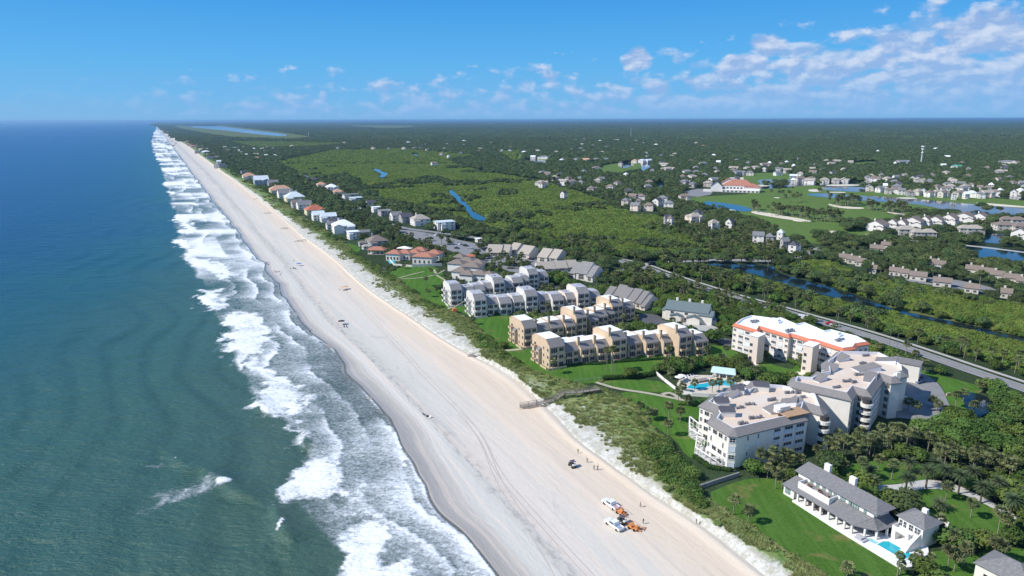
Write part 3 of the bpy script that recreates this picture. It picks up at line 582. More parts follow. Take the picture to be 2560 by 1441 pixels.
ribbon('path',[(1085,675),(1092,690),(1110,700),(1120,706)],1.4,PATHM,.20,'winding path at the edge of the club lawn')
ribbon('path',[(1913,929),(1912,938),(1908,948),(1905,958)],1.6,CONC,.19,'short pale garden path beside the pool hedge')
ribbon('lane',[(780,478),(800,490),(830,500),(860,506)],5.0,PATHM,.26,'pale lane between the beach houses')
PARK=[]
for q,m_,l in (([(985,572),(1060,580),(1190,610),(1330,635),(1355,670),(1300,690),(1240,665),(1160,640),(1100,618),(1020,592)],ASPH,'large grey car park behind the beach club'),
  ([(2273,920),(2311,935),(2340,953),(2358,975),(2366,997),(2378,1022),(2350,1045),(2289,1050),(2200,1040),(2230,960),(2250,925)],ASPH,'curved grey parking court behind the cream building'),
  ([(1590,785),(1640,785),(1660,800),(1640,815),(1600,808)],ASPD,'small shaded parking court'),
  ([(1690,800),(1730,800),(1790,815),(1800,830),(1750,828),(1700,815)],CONC,'pale driveway apron of the green roofed house'),
  ([(1790,845),(1900,868),(1905,880),(1860,872),(1800,862)],ASPD,'car court beside the orange trimmed building'),
  ([(1700,480),(1760,470),(1790,485),(1730,495)],ASPH,'clubhouse parking lot'),
  ([(2300,690),(2380,698),(2470,715),(2500,730),(2400,718),(2310,702)],ASPH,'grey court between the courtyard homes')):
    PARK.append(sheet('parking_lot',q,m_,.26,l,sub=1))
DRV=sheet('driveway',[(2150,1215),(2180,1212),(2235,1213),(2279,1204),(2328,1198),(2390,1211),(2454,1241),(2519,1277),(2560,1302),(2620,1340),(2610,1350),(2541,1303),(2480,1270),(2428,1243),(2364,1223),(2312,1222),(2270,1229),(2252,1243),(2250,1262),(2222,1262),(2180,1235)],PAVM,.20,'curved pale driveway sweeping round the palms',sub=1)
# tyre tracks on the sand
TRM=mat('tyre_track_sand',(.47,.42,.37),.95,.1,1.0)
def track(pts,z0,label):
    P=[G(a,b,z0) for a,b in pts]
    for d in (-.85,.85):
        Q=[]
        for i,p in enumerate(P):
            a=Vector(P[min(i+1,len(P)-1)])-Vector(P[max(i-1,0)]); a.normalize(); Q.append((p[0]-a.y*d,p[1]+a.x*d))
        ribbon_on_beach(Q,label)
def beach_z(x,Y):
    b=[float(shore(k,Y)) for k in range(8)]; 
    for k in range(7):
        if x<b[k+1] or k==6:
            t=max(0,min(1,(x-b[k])/(b[k+1]-b[k]))); C=k+t; z=LZ[k]*(1-t)+LZ[k+1]*t; break
    arr=np.array([[x]]),np.array([[Y]]),np.array([[z]]),np.array([[C]])
    return float((zb if C<5 else zd)(*arr)[0,0])
def ribbon_on_beach(Q,label):
    P=[Vector(q) for q in Q]
    for _ in range(3):
        N=[P[0]]
        for i in range(len(P)-1): N+=[P[i]*.75+P[i+1]*.25,P[i]*.25+P[i+1]*.75]
        N.append(P[-1]); P=N
    v=[];f=[]
    for i,p in enumerate(P):
        t=(P[min(i+1,len(P)-1)]-P[max(i-1,0)]).normalized(); n=Vector((-t.y,t.x))
        for s_ in (.14,-.14):
            q=p+n*s_; v.append((q.x,q.y,beach_z(q.x,q.y)+.03+.00005*q.y))
        if i: f.append((2*i-1,2*i+1,2*i,2*i-2))
    m=MB(); m.add(v,f); tag(m.build('tyre_track',TRM),label,kind='structure')
track([(1400,1441),(1340,1340),(1290,1270),(1240,1190),(1215,1120),(1180,1060),(1120,1000),(1060,940),(1000,870),(940,810),(880,745),(800,680),(740,640)],-1.9,'tyre track curving along the middle of the beach')
track([(1480,1441),(1330,1280),(1240,1175),(1205,1090),(1150,1035)],-1.7,'second tyre track merging from the right')
# ------------------------------------------------------------------ building kit
FOOT=[]           # world footprints kept clear of plants
M_CREAM=mat('cream_stucco',(.76,.715,.64),.9,.05,.4); M_TAN=mat('tan_stucco',(.60,.455,.315),.9,.06,.35); M_WHITE=mat('white_stucco',(.80,.775,.735),.85,.03,.4)
M_PINK=mat('pinkish_stucco',(.76,.65,.56),.9,.05,.4); M_GREYR=mat('grey_brown_shingle',(.225,.21,.20),.9,.16,2.2,bump=.03,detail=6); M_ROOFW=mat('white_membrane',(.86,.88,.90),.75,.04,.5)
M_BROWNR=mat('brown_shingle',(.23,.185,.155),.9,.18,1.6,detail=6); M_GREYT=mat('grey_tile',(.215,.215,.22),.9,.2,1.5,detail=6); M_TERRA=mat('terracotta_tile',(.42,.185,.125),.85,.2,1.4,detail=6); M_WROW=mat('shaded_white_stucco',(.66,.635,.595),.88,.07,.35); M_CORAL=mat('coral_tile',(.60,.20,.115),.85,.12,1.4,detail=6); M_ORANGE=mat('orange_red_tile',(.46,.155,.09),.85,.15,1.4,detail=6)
M_BLUEG=mat('slate_green_shingle',(.14,.18,.185),.9,.12,1.5,detail=6); M_DARKR=mat('dark_shingle',(.09,.09,.105),.9,.15,1.5,detail=6); M_BEIGER=mat('beige_shingle',(.40,.355,.30),.9,.12,1.5,detail=6); M_METALR=mat('pale_metal_roof',(.66,.72,.74),.5,.06,.6); M_PEACHR=mat('peach_tile',(.55,.33,.22),.85,.15,1.4)
M_GREENR=mat('sea_green_roof',(.10,.33,.26),.7,.1,.6)
M_DECK=mat('roof_gravel',(.66,.49,.35),.95,.14,.09,col2=(.69,.61,.52),detail=7); M_PARA=mat('pale_parapet',(.72,.73,.76),.8,.04,.5); M_GLASS=mat('dark_window_glass',(.035,.042,.05),.15,.2,1.0,spec=.6); M_FRAME=mat('window_frame',(.55,.53,.50),.7,.05,1.0); M_WFRAME=mat('white_frame',(.8,.8,.79),.6,.03,1.0)
M_HV=mat('grey_metal',(.23,.235,.255),.55,.2,1.0,metal=.2); M_BWALL=mat('bluish_grey_wall',(.36,.41,.46),.9,.06,.5); M_YWALL=mat('pale_yellow_wall',(.72,.66,.45),.9,.05,.5); M_DARKW=mat('recess_shade_tone',(.06,.055,.055),.9,.2,1.0); M_GWALL=mat('grey_wall',(.42,.41,.41),.9,.06,.5); M_GRWALL=mat('soft_beige_wall',(.60,.565,.50),.9,.05,.5)  # M_DARKW: near-black colour carries the shade inside openings and loggias
M_CHT=mat('chimney_cap',(.16,.14,.13),.9,.1,1); M_TGLASS=mat('pale_green_glass',(.30,.42,.38),.2,.1,.6,spec=.6); M_SHUT=mat('white_shutter',(.70,.74,.78),.7,.04,.8,stretch=(1,1,8))
def win_mesh(name,pane,frame,mull=1,cross=0):
    m=MB(); m.box(-.47,.47,-.02,.0,.03,.97); m.cm=1
    m.box(-.5,-.44,-.07,.0,0,1); m.box(.44,.5,-.07,.0,0,1); m.box(-.44,.44,-.07,.0,.94,1); m.box(-.44,.44,-.09,.0,0,.05)
    for i in range(mull): x=-.5+(i+1)/(mull+1); m.box(x-.02,x+.02,-.055,-.021,.05,.94)
    if cross: m.box(-.44,.44,-.05,-.021,.48,.52)
    return m.mesh(name,[pane,frame])
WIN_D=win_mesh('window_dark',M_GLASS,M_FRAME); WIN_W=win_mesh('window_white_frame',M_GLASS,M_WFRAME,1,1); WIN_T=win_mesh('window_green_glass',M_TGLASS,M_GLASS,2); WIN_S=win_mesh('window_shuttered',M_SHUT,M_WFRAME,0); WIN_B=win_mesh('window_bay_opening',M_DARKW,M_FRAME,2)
def put_win(par,x,y,z,w,h,rz,data=None,name='window',d=1.0):
    return inst(name,data or WIN_D,par,(x,y,z),rz,(w,d,h))
def wins(par,a,b,zs,n,w,h,data=None,m0=.0,name='window',off=.02):
    """row(s) of windows on the wall a->b (outside is on the right hand of a->b)"""
    dx,dy=b[0]-a[0],b[1]-a[1]; L=math.hypot(dx,dy); rz=math.atan2(dy,dx); nx,ny=dy/L,-dx/L
    for z in zs:
        for i in range(n):
            t=(m0+(i+.5)*(L-2*m0)/n)/L; put_win(par,a[0]+dx*t+nx*off,a[1]+dy*t+ny*off,z,w,h,rz,data,name)
def reg(par_loc,rz,poly,grow=1.5):
    c=sum(p[0] for p in poly)/len(poly),sum(p[1] for p in poly)/len(poly); out=[]
    for x,y in poly:
        l=math.hypot(x-c[0],y-c[1]) or 1; k=(l+grow*1.3)/l; x,y=c[0]+(x-c[0])*k,c[1]+(y-c[1])*k; X,Y=_rot(x,y,rz); out.append((X+par_loc[0],Y+par_loc[1]))
    FOOT.append(out)
def roof_mb(kind,w,d,h,rise,ov=.5,two=False):
    """roof over a w x d rectangle centred at 0; cm0 = roof, ends closed"""
    m=MB(); X,Y=w/2+ov,d/2+ov; z=h
    if kind=='hip':
        r=max(0,w/2-d/2*.95); t=[(-X,-Y,z),(X,-Y,z),(X,Y,z),(-X,Y,z),(-r,0,z+rise),(r,0,z+rise)]
        m.add(t,[(0,1,5,4),(1,2,5),(2,3,4,5),(3,0,4),(3,2,1,0)] if r>0.05 else [(0,1,4),(1,2,4),(2,3,4),(3,0,4),(3,2,1,0)])
    elif kind=='gable':
        for s in (1,-1):
            a=[(-X,s*-Y,z-.15),(X,s*-Y,z-.15),(X,0,z+rise),(-X,0,z+rise)]; b=[(p[0],p[1],p[2]+.18) for p in a]
            m.add(a+b,[(0,3,2,1),(4,5,6,7),(0,1,5,4),(1,2,6,5),(2,3,7,6),(3,0,4,7)])
    elif kind=='shed':
        a=[(-X,-Y,z),(X,-Y,z),(X,Y,z+rise),(-X,Y,z+rise)]; b=[(p[0],p[1],p[2]+.2) for p in a]
        m.add(a+b,[(0,3,2,1),(4,5,6,7),(0,1,5,4),(1,2,6,5),(2,3,7,6),(3,0,4,7)])
    else:
        m.box(-X,X,-Y,Y,z,z+.35)
    return m
def wall_mb(kind,w,d,h,rise):
    m=MB(); X,Y=w/2,d/2
    if kind=='gable':
        for x0,x1 in ((-X,X),): 
            v=[(-X,-Y,0),(X,-Y,0),(X,Y,0),(-X,Y,0),(-X,-Y,h-.1),(X,-Y,h-.1),(X,Y,h-.1),(-X,Y,h-.1),(-X,0,h+rise-.25),(X,0,h+rise-.25)]
            m.add(v,[(0,1,5,4),(2,3,7,6),(1,2,6,9,5),(3,0,4,8,7)])
    elif kind=='shed':
        v=[(-X,-Y,0),(X,-Y,0),(X,Y,0),(-X,Y,0),(-X,-Y,h),(X,-Y,h),(X,Y,h+rise),(-X,Y,h+rise)]
        m.add(v,[(0,1,5,4),(2,3,7,6),(1,2,6,5),(3,0,4,7),(4,5,6,7)])
    else: m.box(-X,X,-Y,Y,0,h)
    return m
def shore_ang(Y):
    a=float(shore(5,Y*.97)),Y*.97; b=float(shore(5,Y*1.03)),Y*1.03; return math.atan2(b[1]-a[1],b[0]-a[0])
HK={}
def house(px,py,wpx,h,kind,wallm,roofm,label,rot=None,ratio=.7,rise=None,group=None,wings=(),chim=0,win=2,cat='house',name='house',reg_grow=2.0):
    """a house whose roof centre shows at photo pixel px,py and spans wpx pixels"""
    X,Y=G(px,py,h); dep=Y*math.cos(PITCH)+(H_CAM-h)*math.sin(PITCH); w=wpx*dep/FPX
    if rot is None: rot=math.degrees(shore_ang(max(Y,300)))-90
    rz=R(rot); d=max(5.0,w*ratio); rise=rise if rise is not None else min(w,d)*.30
    if kind=='flat': rise=.35
    o=empty(name,(X,Y,0),rz,label,cat,group)
    def block(x,y,w,d,h,rise,kind,r=0.0):
        wall_mb(kind,w,d,h,rise).build('wall',wallm,o,loc=(x,y,0),rz=r); rf=roof_mb(kind,w,d,h,rise).build('roof',roofm,o,loc=(x,y,0),rz=r); return rf
    rf=block(0,0,w,d,h,rise,kind)
    reg((X,Y),rz,[(-w/2,-d/2),(w/2,-d/2),(w/2,d/2),(-w/2,d/2)],reg_grow)
    for q in wings:
        wx,wy,ww,wd,wh,wk=q[:6]; block(wx*w,wy*d,ww*w,wd*d,h*wh,min(ww*w,wd*d)*.26 if wk!='flat' else .35,wk,R(q[6]) if len(q)>6 else 0)
        reg((X,Y),rz,[(wx*w-ww*w/2,wy*d-wd*d/2),(wx*w+ww*w/2,wy*d-wd*d/2),(wx*w+ww*w/2,wy*d+wd*d/2),(wx*w-ww*w/2,wy*d+wd*d/2)],reg_grow)
    for k in range(chim):
        m=MB(); m.box(-.6,.6,-.5,.5,h*.8,h+rise+1.4); m.build('chimney',wallm,rf,loc=((-.30+.60*k/max(1,chim-1))*w if chim>1 else -.2*w,.12*d,0))
    if win and wpx>=9:
        st=max(1,int(round(h/3.1))); zs=[.9+i*(h/st) for i in range(st)]; ww=min(1.8,w/(win*2.2)); hh=1.35
        fr=((-w/2,-d/2),(w/2,-d/2),(w/2,d/2),(-w/2,d/2)); wd_=WIN_D if wpx>24 else WIN_D
        for i in range(4):
            a,b=fr[i],fr[(i+1)%4]; nx,ny=_rot(b[1]-a[1],-(b[0]-a[0]),rz)
            if nx*(0-X)+ny*(0-Y)>0 : wins(o,a,b,zs,win if i%2==0 else max(1,win-1),ww,hh,wd_)
    return o
# ------------------------------------------------------------------ terraced apartment rows
def extrude(m,prof,x0,x1):
    """prof: list of (y,z) going round; extruded along x"""
    n=len(prof); v=[(x0,a,b) for a,b in prof]+[(x1,a,b) for a,b in prof]
    m.add(v,[tuple(range(n)),tuple(reversed(range(n,2*n)))]+[(i,i+n,(i+1)%n+n,(i+1)%n) for i in range(n)])
def balcony_mesh():
    m=MB(); m.box(0,3.4,-1.3,0,0,.16); m.box(0,3.4,-1.35,-1.18,.16,.62); m.box(0,1.5,-1.36,-1.17,.62,1.0); m.box(2.7,3.4,-1.36,-1.17,.62,1.35); m.box(0,.16,-1.18,0,.16,1.0); m.box(3.24,3.4,-1.18,0,.16,1.35); return m
def apt_row(label,units,ang,wallm,flatm,slopem,chim=True,group=None,endw=True,wallm2=None,split=99):
    rz=R(ang); first=units[0]; hh={'T':9.6,'M':6.5,'L':6.3}
    X0,Y0=G(first[0],first[1],hh[first[2]]); o=empty('apartment_row',(X0,Y0,0),rz,label,'apartment building',group)
    bal=balcony_mesh().mesh('balcony',wallm); ch=MB(); ch.box(-.55,.55,-.5,.5,0,3.2); ch.box(-.62,.62,-.57,.57,3.2,3.5); ch.cm=1; ch.box(-.45,.45,-.4,.4,3.5,3.75); chm=ch.mesh('chimney',[wallm,M_CHT])
    for k,u in enumerate(units):
        e=hh[u[2]]; gx,gy=G(u[0],u[1],e); lx,ly=_rot(gx-X0,gy-Y0,-rz); w=u[3]; rise=2.7 if u[2]=='T' else 2.5
        D=15.5 if u[2]=='T' else 13.5; s=3.6; wm=wallm if k<split else wallm2
        # wall body with the sloped shoulder profile
        m=MB(); extrude(m,[(0,0),(D,0),(D,e+rise-1.6),(D-2.8,e+rise-.1),(s,e+rise-.1),(0,e)][::-1],lx,lx+w)
        m.v=[(a,b+ly,c) for a,b,c in m.v]; m.build('wall',wm,o)
        m=MB(); t=.12; a=(ly-.35,e-.22); b=(ly+s,e+rise+.02)
        m.add([(lx+.14,a[0],a[1]),(lx+w-.14,a[0],a[1]),(lx+w-.14,b[0],b[1]),(lx+.14,b[0],b[1]),(lx+.14,a[0],a[1]+t),(lx+w-.14,a[0],a[1]+t),(lx+w-.14,b[0],b[1]+t),(lx+.14,b[0],b[1]+t)],[(0,3,2,1),(4,5,6,7),(0,1,5,4),(1,2,6,5),(2,3,7,6),(3,0,4,7)])
        m.build('sloped_roof',slopem,o)
        m=MB(); m.box(lx+.14,lx+w-.14,ly+s+.01,ly+D-2.8,e+rise-.08,e+rise+.10); extrude(m,[(ly+D+.1,e+rise-1.6),(ly+D+.1,e+rise-1.45),(ly+D-2.79,e+rise+.09),(ly+D-2.79,e+rise-.06)],lx+.14,lx+w-.14); m.build('flat_roof',flatm,o)
        # raised party wall edge
        m=MB(); pr=[(ly-.05,e-.1),(ly+s-.05,e+rise-.05),(ly+D-2.8,e+rise-.05),(ly+D,e+rise-1.6)]
        q=[(p[0],p[1]) for p in pr]+[(p[0],p[1]+.34) for p in reversed(pr)]; extrude(m,q,lx-.10,lx+.12); m.build('parapet',wm,o)
        st=3 if u[2]=='T' else 2; z0=0.0; fl=e/st
        for i in range(st):
            z=z0+i*fl
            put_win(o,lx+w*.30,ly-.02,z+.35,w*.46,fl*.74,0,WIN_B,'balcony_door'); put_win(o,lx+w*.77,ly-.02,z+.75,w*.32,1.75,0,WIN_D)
            if not(u[2]=='T' and i==st-1): inst('balcony',bal,o,(lx+w*.06,ly,z+.05 if i else .0),0,(w/7.4,1,1))
        if chim and k:
            rf=inst('chimney',chm,o,(lx+.1,ly+s*.75,e+rise*.55)); 
        if k and k%3==1:
            m=MB(); m.box(lx+w*.4,lx+w*.4+.8,ly+s+3,ly+s+3.7,e+rise+.1,e+rise+.6); m.build('roof_vent',M_HV,o)
        reg((X0,Y0),rz,[(lx,ly-1.4),(lx+w,ly-1.4),(lx+w,ly+D),(lx,ly+D)],.6)
        if k==0:
            e0=e; fl=e/3; LX_=lx; 
            for i in range(3):
                for yy,ww in ((1.4,1.3),(5.0,.9),(12.6,1.7)): put_win(o,lx-.02,ly+yy,i*fl+.9,ww,1.5,-math.pi/2)
            m=MB(); m.box(lx-1.5,lx,ly+7.0,ly+9.4,0,e*.66); m.build('bay',wm,o)
            m=MB(); m.add([(lx-1.6,ly+6.9,e*.66),(lx,ly+6.9,e*.66),(lx,ly+9.5,e*.66),(lx-1.6,ly+9.5,e*.66),(lx,ly+6.9,e*.66+1.4),(lx,ly+9.5,e*.66+1.4)],[(0,1,4),(1,2,5,4),(2,3,5),(3,0,4,5),(3,2,1,0)]); m.build('bay_roof',slopem,o)
            for i in range(2): put_win(o,lx-1.52,ly+8.2,i*fl+.8,1.6,1.7,-math.pi/2)
            for i in (0,1,2):
                b=inst('balcony',bal,o,(lx,ly+13.8,i*fl+.05),-math.pi/2,(.9,1.2,1))
            m=MB(); m.obox((lx-1.8,ly-.5),(lx-1.8,ly+5.0),.2,0,1.0); m.obox((lx-1.9,ly-1.8),(lx+w,ly-1.8),.2,0,1.0); m.build('patio_wall',wm,o)
    return o
RG='terraced apartment rows stepping back from the dune'
apt_row('tan apartment row nearest the camera, brick chimneys between white flat roofs',[(1374,870,'T',7.6),(1411,880,'L',7.8),(1453,875,'M',7.6),(1494,871,'M',7.6),(1531,852,'T',7.9),(1571,862,'L',7.6),(1616,859,'M',7.6),(1660,857,'M',6.9),(1699,844,'T',7.4),(1739,857,'M',7.6)],27,M_TAN,M_ROOFW,M_GREYR,group=RG)
apt_row('second tan apartment row, half hidden by palms, white flat roofs and chimneys',[(1310,822,'T',6.9),(1345,828,'L',7),(1378,821,'M',7),(1415,817,'M',5.6),(1441,796,'T',6.2),(1475,803,'L',5.2),(1492,794,'M',7.0),(1518,786,'M',5),(1531,767,'T',6.8),(1562,772,'M',6.8)],26,M_TAN,M_ROOFW,M_GREYR,group=RG)
M_ROOFG=mat('weathered_white_membrane',(.40,.41,.44),.8,.4,.4,detail=6); M_GREYR2=mat('weathered_grey_shingle',(.25,.24,.235),.9,.25,1.2,detail=6)
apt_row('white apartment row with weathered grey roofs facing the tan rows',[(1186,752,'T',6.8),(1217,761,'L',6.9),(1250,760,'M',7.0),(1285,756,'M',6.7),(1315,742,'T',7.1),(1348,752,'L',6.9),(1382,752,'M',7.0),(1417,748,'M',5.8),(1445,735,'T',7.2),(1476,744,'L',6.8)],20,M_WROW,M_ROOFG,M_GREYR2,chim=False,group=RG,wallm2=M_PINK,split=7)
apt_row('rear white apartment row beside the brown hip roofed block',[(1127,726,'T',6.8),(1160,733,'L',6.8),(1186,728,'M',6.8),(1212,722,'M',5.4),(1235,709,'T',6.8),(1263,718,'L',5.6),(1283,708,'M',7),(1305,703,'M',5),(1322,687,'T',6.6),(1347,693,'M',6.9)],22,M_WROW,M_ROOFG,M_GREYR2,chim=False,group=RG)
# ------------------------------------------------------------------ large flat roofed blocks
def inset(P,d):
    n=len(P); out=[]
    ar=sum(P[i][0]*P[(i+1)%n][1]-P[(i+1)%n][0]*P[i][1] for i in range(n)); s=1 if ar>0 else -1
    for i in range(n):
        a,b,c=Vector(P[i-1]),Vector(P[i]),Vector(P[(i+1)%n]); u=(b-a).normalized(); v=(c-b).normalized()
        n1=Vector((-u.y,u.x))*s; n2=Vector((-v.y,v.x))*s; k=1+n1.dot(n2)
        m=(n1+n2)/max(k,.35); q=b+m*d; out.append((q.x,q.y))
    return out
def ring(m,P,zp,Q,zq):
    n=len(P); ar=sum(P[i][0]*P[(i+1)%n][1]-P[(i+1)%n][0]*P[i][1] for i in range(n))
    f=[(i,(i+1)%n,(i+1)%n+n,i+n) if ar>0 else (i+n,(i+1)%n+n,(i+1)%n,i) for i in range(n)]
    m.add([(x,y,zp) for x,y in P]+[(x,y,zq) for x,y in Q],f)
def cap(m,P,z):
    import mathutils
    t=mathutils.geometry.tessellate_polygon([[Vector((a,b,0)) for a,b in P]]); fs=[]
    for f in t:
        a,b,c=[P[i] for i in f]; fs.append(tuple(f) if (b[0]-a[0])*(c[1]-a[1])-(b[1]-a[1])*(c[0]-a[0])>0 else tuple(reversed(f)))
    m.add([(x,y,z) for x,y in P],fs)
def block(name,label,pix,h,wallm,slopem,deckm,param,sw=2.6,rise=1.7,cat='apartment building',over=.45):
    W0=GP(pix,h); ox,oy=sum(p[0] for p in W0)/len(W0),sum(p[1] for p in W0)/len(W0)
    P=[(a-ox,b-oy) for a,b in W0]
    if sum(P[i][0]*P[(i+1)%len(P)][1]-P[(i+1)%len(P)][0]*P[i][1] for i in range(len(P)))<0: P=P[::-1]
    o=empty(name,(ox,oy,0),0,label,cat)
    m=MB(); Wl=inset(P,over)
    ring(m,Wl,-.3,Wl,h); m.build('wall',wallm,o)
    Q=inset(P,sw); S=inset(P,sw+.3)
    m=MB(); ring(m,P,h,Q,h+rise); ring(m,P,h-.35,P,h); ring(m,Wl,h-.35,P,h-.35); m.build('sloped_roof',slopem,o)
    m=MB(); ring(m,Q,h+rise,S,h+rise+.0); ring(m,S,h+rise,S,h+.35); m.build('parapet',param,o)
    m=MB(); cap(m,S,h+.36); m.build('roof_deck',deckm,o)
    FOOT.append([(a+ox,b+oy) for a,b in inset(P,-1.6)])
    return o,P,Wl,(ox,oy)
def L2(pt,c,h): 
    g=G(pt[0],pt[1],h); return (g[0]-c[0],g[1]-c[1])
AC=MB(); AC.box(-.55,.55,-.55,.55,0,1.1); AC.cyl(0,0,1.1,1.25,.42,.42,8); ACM=AC.mesh('air_conditioner',M_HV)
def acs(o,c,pts,h,sp=.72):
    for (x,y,n) in pts:
        q=L2((x,y),c,h)
        for i in range(max(2,int(n*.75))):
            a=inst('air_conditioner',ACM,o,(q[0]+(i%4)*1.15+random.uniform(-.2,.2),q[1]-(i//4)*1.4+(i%4)*.3+random.uniform(-.2,.2),h),random.uniform(0,.6),(sp,sp,random.uniform(.6,1.0)))
# front cream building
hA=11.5
oA,PA,WA,cA=block('apartment_building','front cream apartment building on the dune with grey mansard edge and flat roof',
 [(1745,1015),(1784,1031),(1767,1057),(1821,1091),(1844,1093),(1963,1064),(2020,1052),(2026,1030),(2058,1041),(2071,1032),(2056,996),(2031,984),(1957,968),(1890,963),(1866,975),(1840,967),(1812,984),(1785,987)],hA,M_CREAM,M_GREYR,M_DECK,M_PARA)
acs(oA,cA,[(1842,1022,5),(1866,1014,5),(1876,1048,6),(1848,1062,5),(1965,985,4),(1990,985,3),(2003,996,3),(1922,1003,4)],hA+.36)
def housing(o,c,p,h,w,d,ht,ang,capm,wallm,lab=None):
    q=L2(p,c,h); m=MB(); m.box(-w/2,w/2,-d/2,d/2,0,ht); a=m.build('stair_housing',wallm,o,loc=(q[0],q[1],h),rz=R(ang)); m=MB()
    X,Y=w/2+.15,d/2+.15; m.add([(-X,-Y,ht),(X,-Y,ht),(X,Y,ht),(-X,Y,ht),(-X,Y-.1,ht+1.0),(X,Y-.1,ht+1.0)],[(0,1,5,4),(1,2,5),(3,0,4),(2,3,4,5),(3,2,1,0)]); m.build('housing_roof',capm,a)
for p,w,d,ang in (((1803,1016),4.6,2.6,-2),((1817,1040),4.6,2.6,-2),((1843,985),4.2,2.6,-10),((1902,976),5.0,3.0,-14)): housing(oA,cA,p,hA+.36,w,d,1.9,ang,M_DARKR,M_CREAM)
def wedge(o,c,p,h,w,d,ht,ang,m1,m2):
    q=L2(p,c,h); m=MB(); m.add([(-w/2,-d/2,0),(w/2,-d/2,0),(w/2,d/2,0),(-w/2,d/2,0),(-w/2,-d/2,ht*.2),(-w/2,d/2,ht*.2),(w/2,-d/2,ht),(w/2,d/2,ht)],[(0,1,6,4),(1,2,7,6),(2,3,5,7),(3,0,4,5)]); m.build('roof_wedge_wall',m2,o,loc=(q[0],q[1],h),rz=R(ang))
    m=MB(); m.add([(-w/2-.1,-d/2-.1,ht*.2),(w/2+.05,-d/2-.1,ht),(w/2+.05,d/2+.1,ht),(-w/2-.1,d/2+.1,ht*.2)]+[(-w/2-.1,-d/2-.1,ht*.2+.12),(w/2+.05,-d/2-.1,ht+.12),(w/2+.05,d/2+.1,ht+.12),(-w/2-.1,d/2+.1,ht*.2+.12)],[(0,3,2,1),(4,5,6,7),(0,1,5,4),(1,2,6,5),(2,3,7,6),(3,0,4,7)]); m.build('roof_wedge',m1,o,loc=(q[0],q[1],h),rz=R(ang))
for p,w,d,ang in (((1826,990),4.5,3.5,40),((1880,975),5.0,3.6,40),((1935,1028),5.5,4.5,15),((1972,1010),5,4.5,-30),((1985,1010),4,3.5,20)): wedge(oA,cA,p,hA+.36,w,d,2.0,ang,M_GREYR,M_PARA)
# terrace cut on the right wing
q=L2((1990,1052),cA,hA); m=MB(); m.box(-4.5,4.5,-2.6,2.6,-.2,.14); m.build('roof_terrace',mat('wood_deck',(.42,.27,.16),.9,.15,1.0,stretch=(6,1,1)),oA,loc=(q[0],q[1]+2.6,hA+1.75),rz=R(22)); m=MB(); m.box(-2.2,2.2,-1.3,1.3,0,1.5); m.cyl(-2.4,-.6,0,1.1,1.2,1.2,10); m.build('penthouse',M_CREAM,oA,loc=(q[0]-3.0,q[1]+4.2,hA+1.85),rz=R(22))
def facade(o,c,a,b,h,hz,cols,zs,w,hh,data,m0=.6,name='window',off=.0,skip=None):
    """windows along the facade between roof-edge pixels a and b"""
    A=L2(a,c,h); B=L2(b,c,h); dx,dy=B[0]-A[0],B[1]-A[1]; L=math.hypot(dx,dy); rz=math.atan2(dy,dx); nx,ny=dy/L,-dx/L
    for i,t in enumerate(cols):
        for j,z in enumerate(zs):
            if skip and (i,j) in skip: continue
            x,y=A[0]+dx*t,A[1]+dy*t
            put_win(o,x+nx*off,y+ny*off,z,w if not isinstance(w,(list,tuple)) else w[i],hh,rz,data if not isinstance(data,(list,tuple)) else data[i],name)
O_=-.40
facade(oA,cA,(1745,1015),(1784,1031),hA,0,[.2,.55,.85],[.9,3.7,6.4,9.1],[.9,1.9,1.0],1.5,[WIN_W,WIN_D,WIN_W],off=O_)
facade(oA,cA,(1767,1057),(1821,1091),hA,0,[.10,.36,.62,.85],[1.0,3.8,9.2],[.9,2.0,1.8,1.0],1.5,[WIN_W,WIN_D,WIN_D,WIN_W],off=O_)
facade(oA,cA,(1767,1057),(1821,1091),hA,0,[.2,.75],[6.3],.5,1.8,WIN_D,off=O_)
facade(oA,cA,(1821,1091),(1844,1093),hA,0,[.5],[.9,6.4],1.9,1.7,WIN_S,off=O_); facade(oA,cA,(1821,1091),(1844,1093),hA,0,[.5],[3.8,9.3],1.9,1.5,WIN_W,off=O_)
facade(oA,cA,(1844,1093),(1963,1064),hA,0,[.24,.46],[1.1,4.0,9.2],.6,1.5,WIN_W,off=O_); facade(oA,cA,(1844,1093),(1963,1064),hA,0,[.24,.46],[6.5],1.2,1.7,WIN_S,off=O_)
facade(oA,cA,(1844,1093),(1963,1064),hA,0,[.86],[.7,3.5,6.3,9.0],2.6,1.8,WIN_B,off=O_,name='loggia_opening'); facade(oA,cA,(1963,1064),(2020,1052),hA,0,[.22,.72],[.7,3.5,6.3,9.0],3.4,1.9,WIN_B,off=O_,name='loggia_opening')
rail=MB(); rail.box(-.5,.5,-.16,-.02,0,.95); railm=rail.mesh('balcony_rail',mat('pale_blue_rail',(.62,.66,.72),.7,.03,.8))
facade(oA,cA,(1963,1064),(2020,1052),hA,0,[.22,.72],[.5,3.3,6.1,8.8],3.6,1.0,railm,off=O_-.02,name='balcony_rail'); facade(oA,cA,(1844,1093),(1963,1064),hA,0,[.86],[.5,3.3,6.1,8.8],2.8,1.0,railm,off=O_-.02,name='balcony_rail')
def round_balconies(o,c,p,h,n,r=2.0,dz=2.7,z0=1.0,wm=None):
    q=L2(p,c,h); m=MB(); m.cyl(0,0,0,1.15,r,r,14); me=m.mesh('round_balcony',wm or M_CREAM); m=MB(); m.cyl(0,0,0,1.55,r*.72,r*.72,12); md=m.mesh('balcony_shade_core',M_DARKW)  # solid dark cylinder stands in for the shade between balcony parapets
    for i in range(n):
        inst('round_balcony',me,o,(q[0],q[1],z0+i*dz)); inst('balcony_shade_core',md,o,(q[0],q[1],z0+i*dz+1.15))
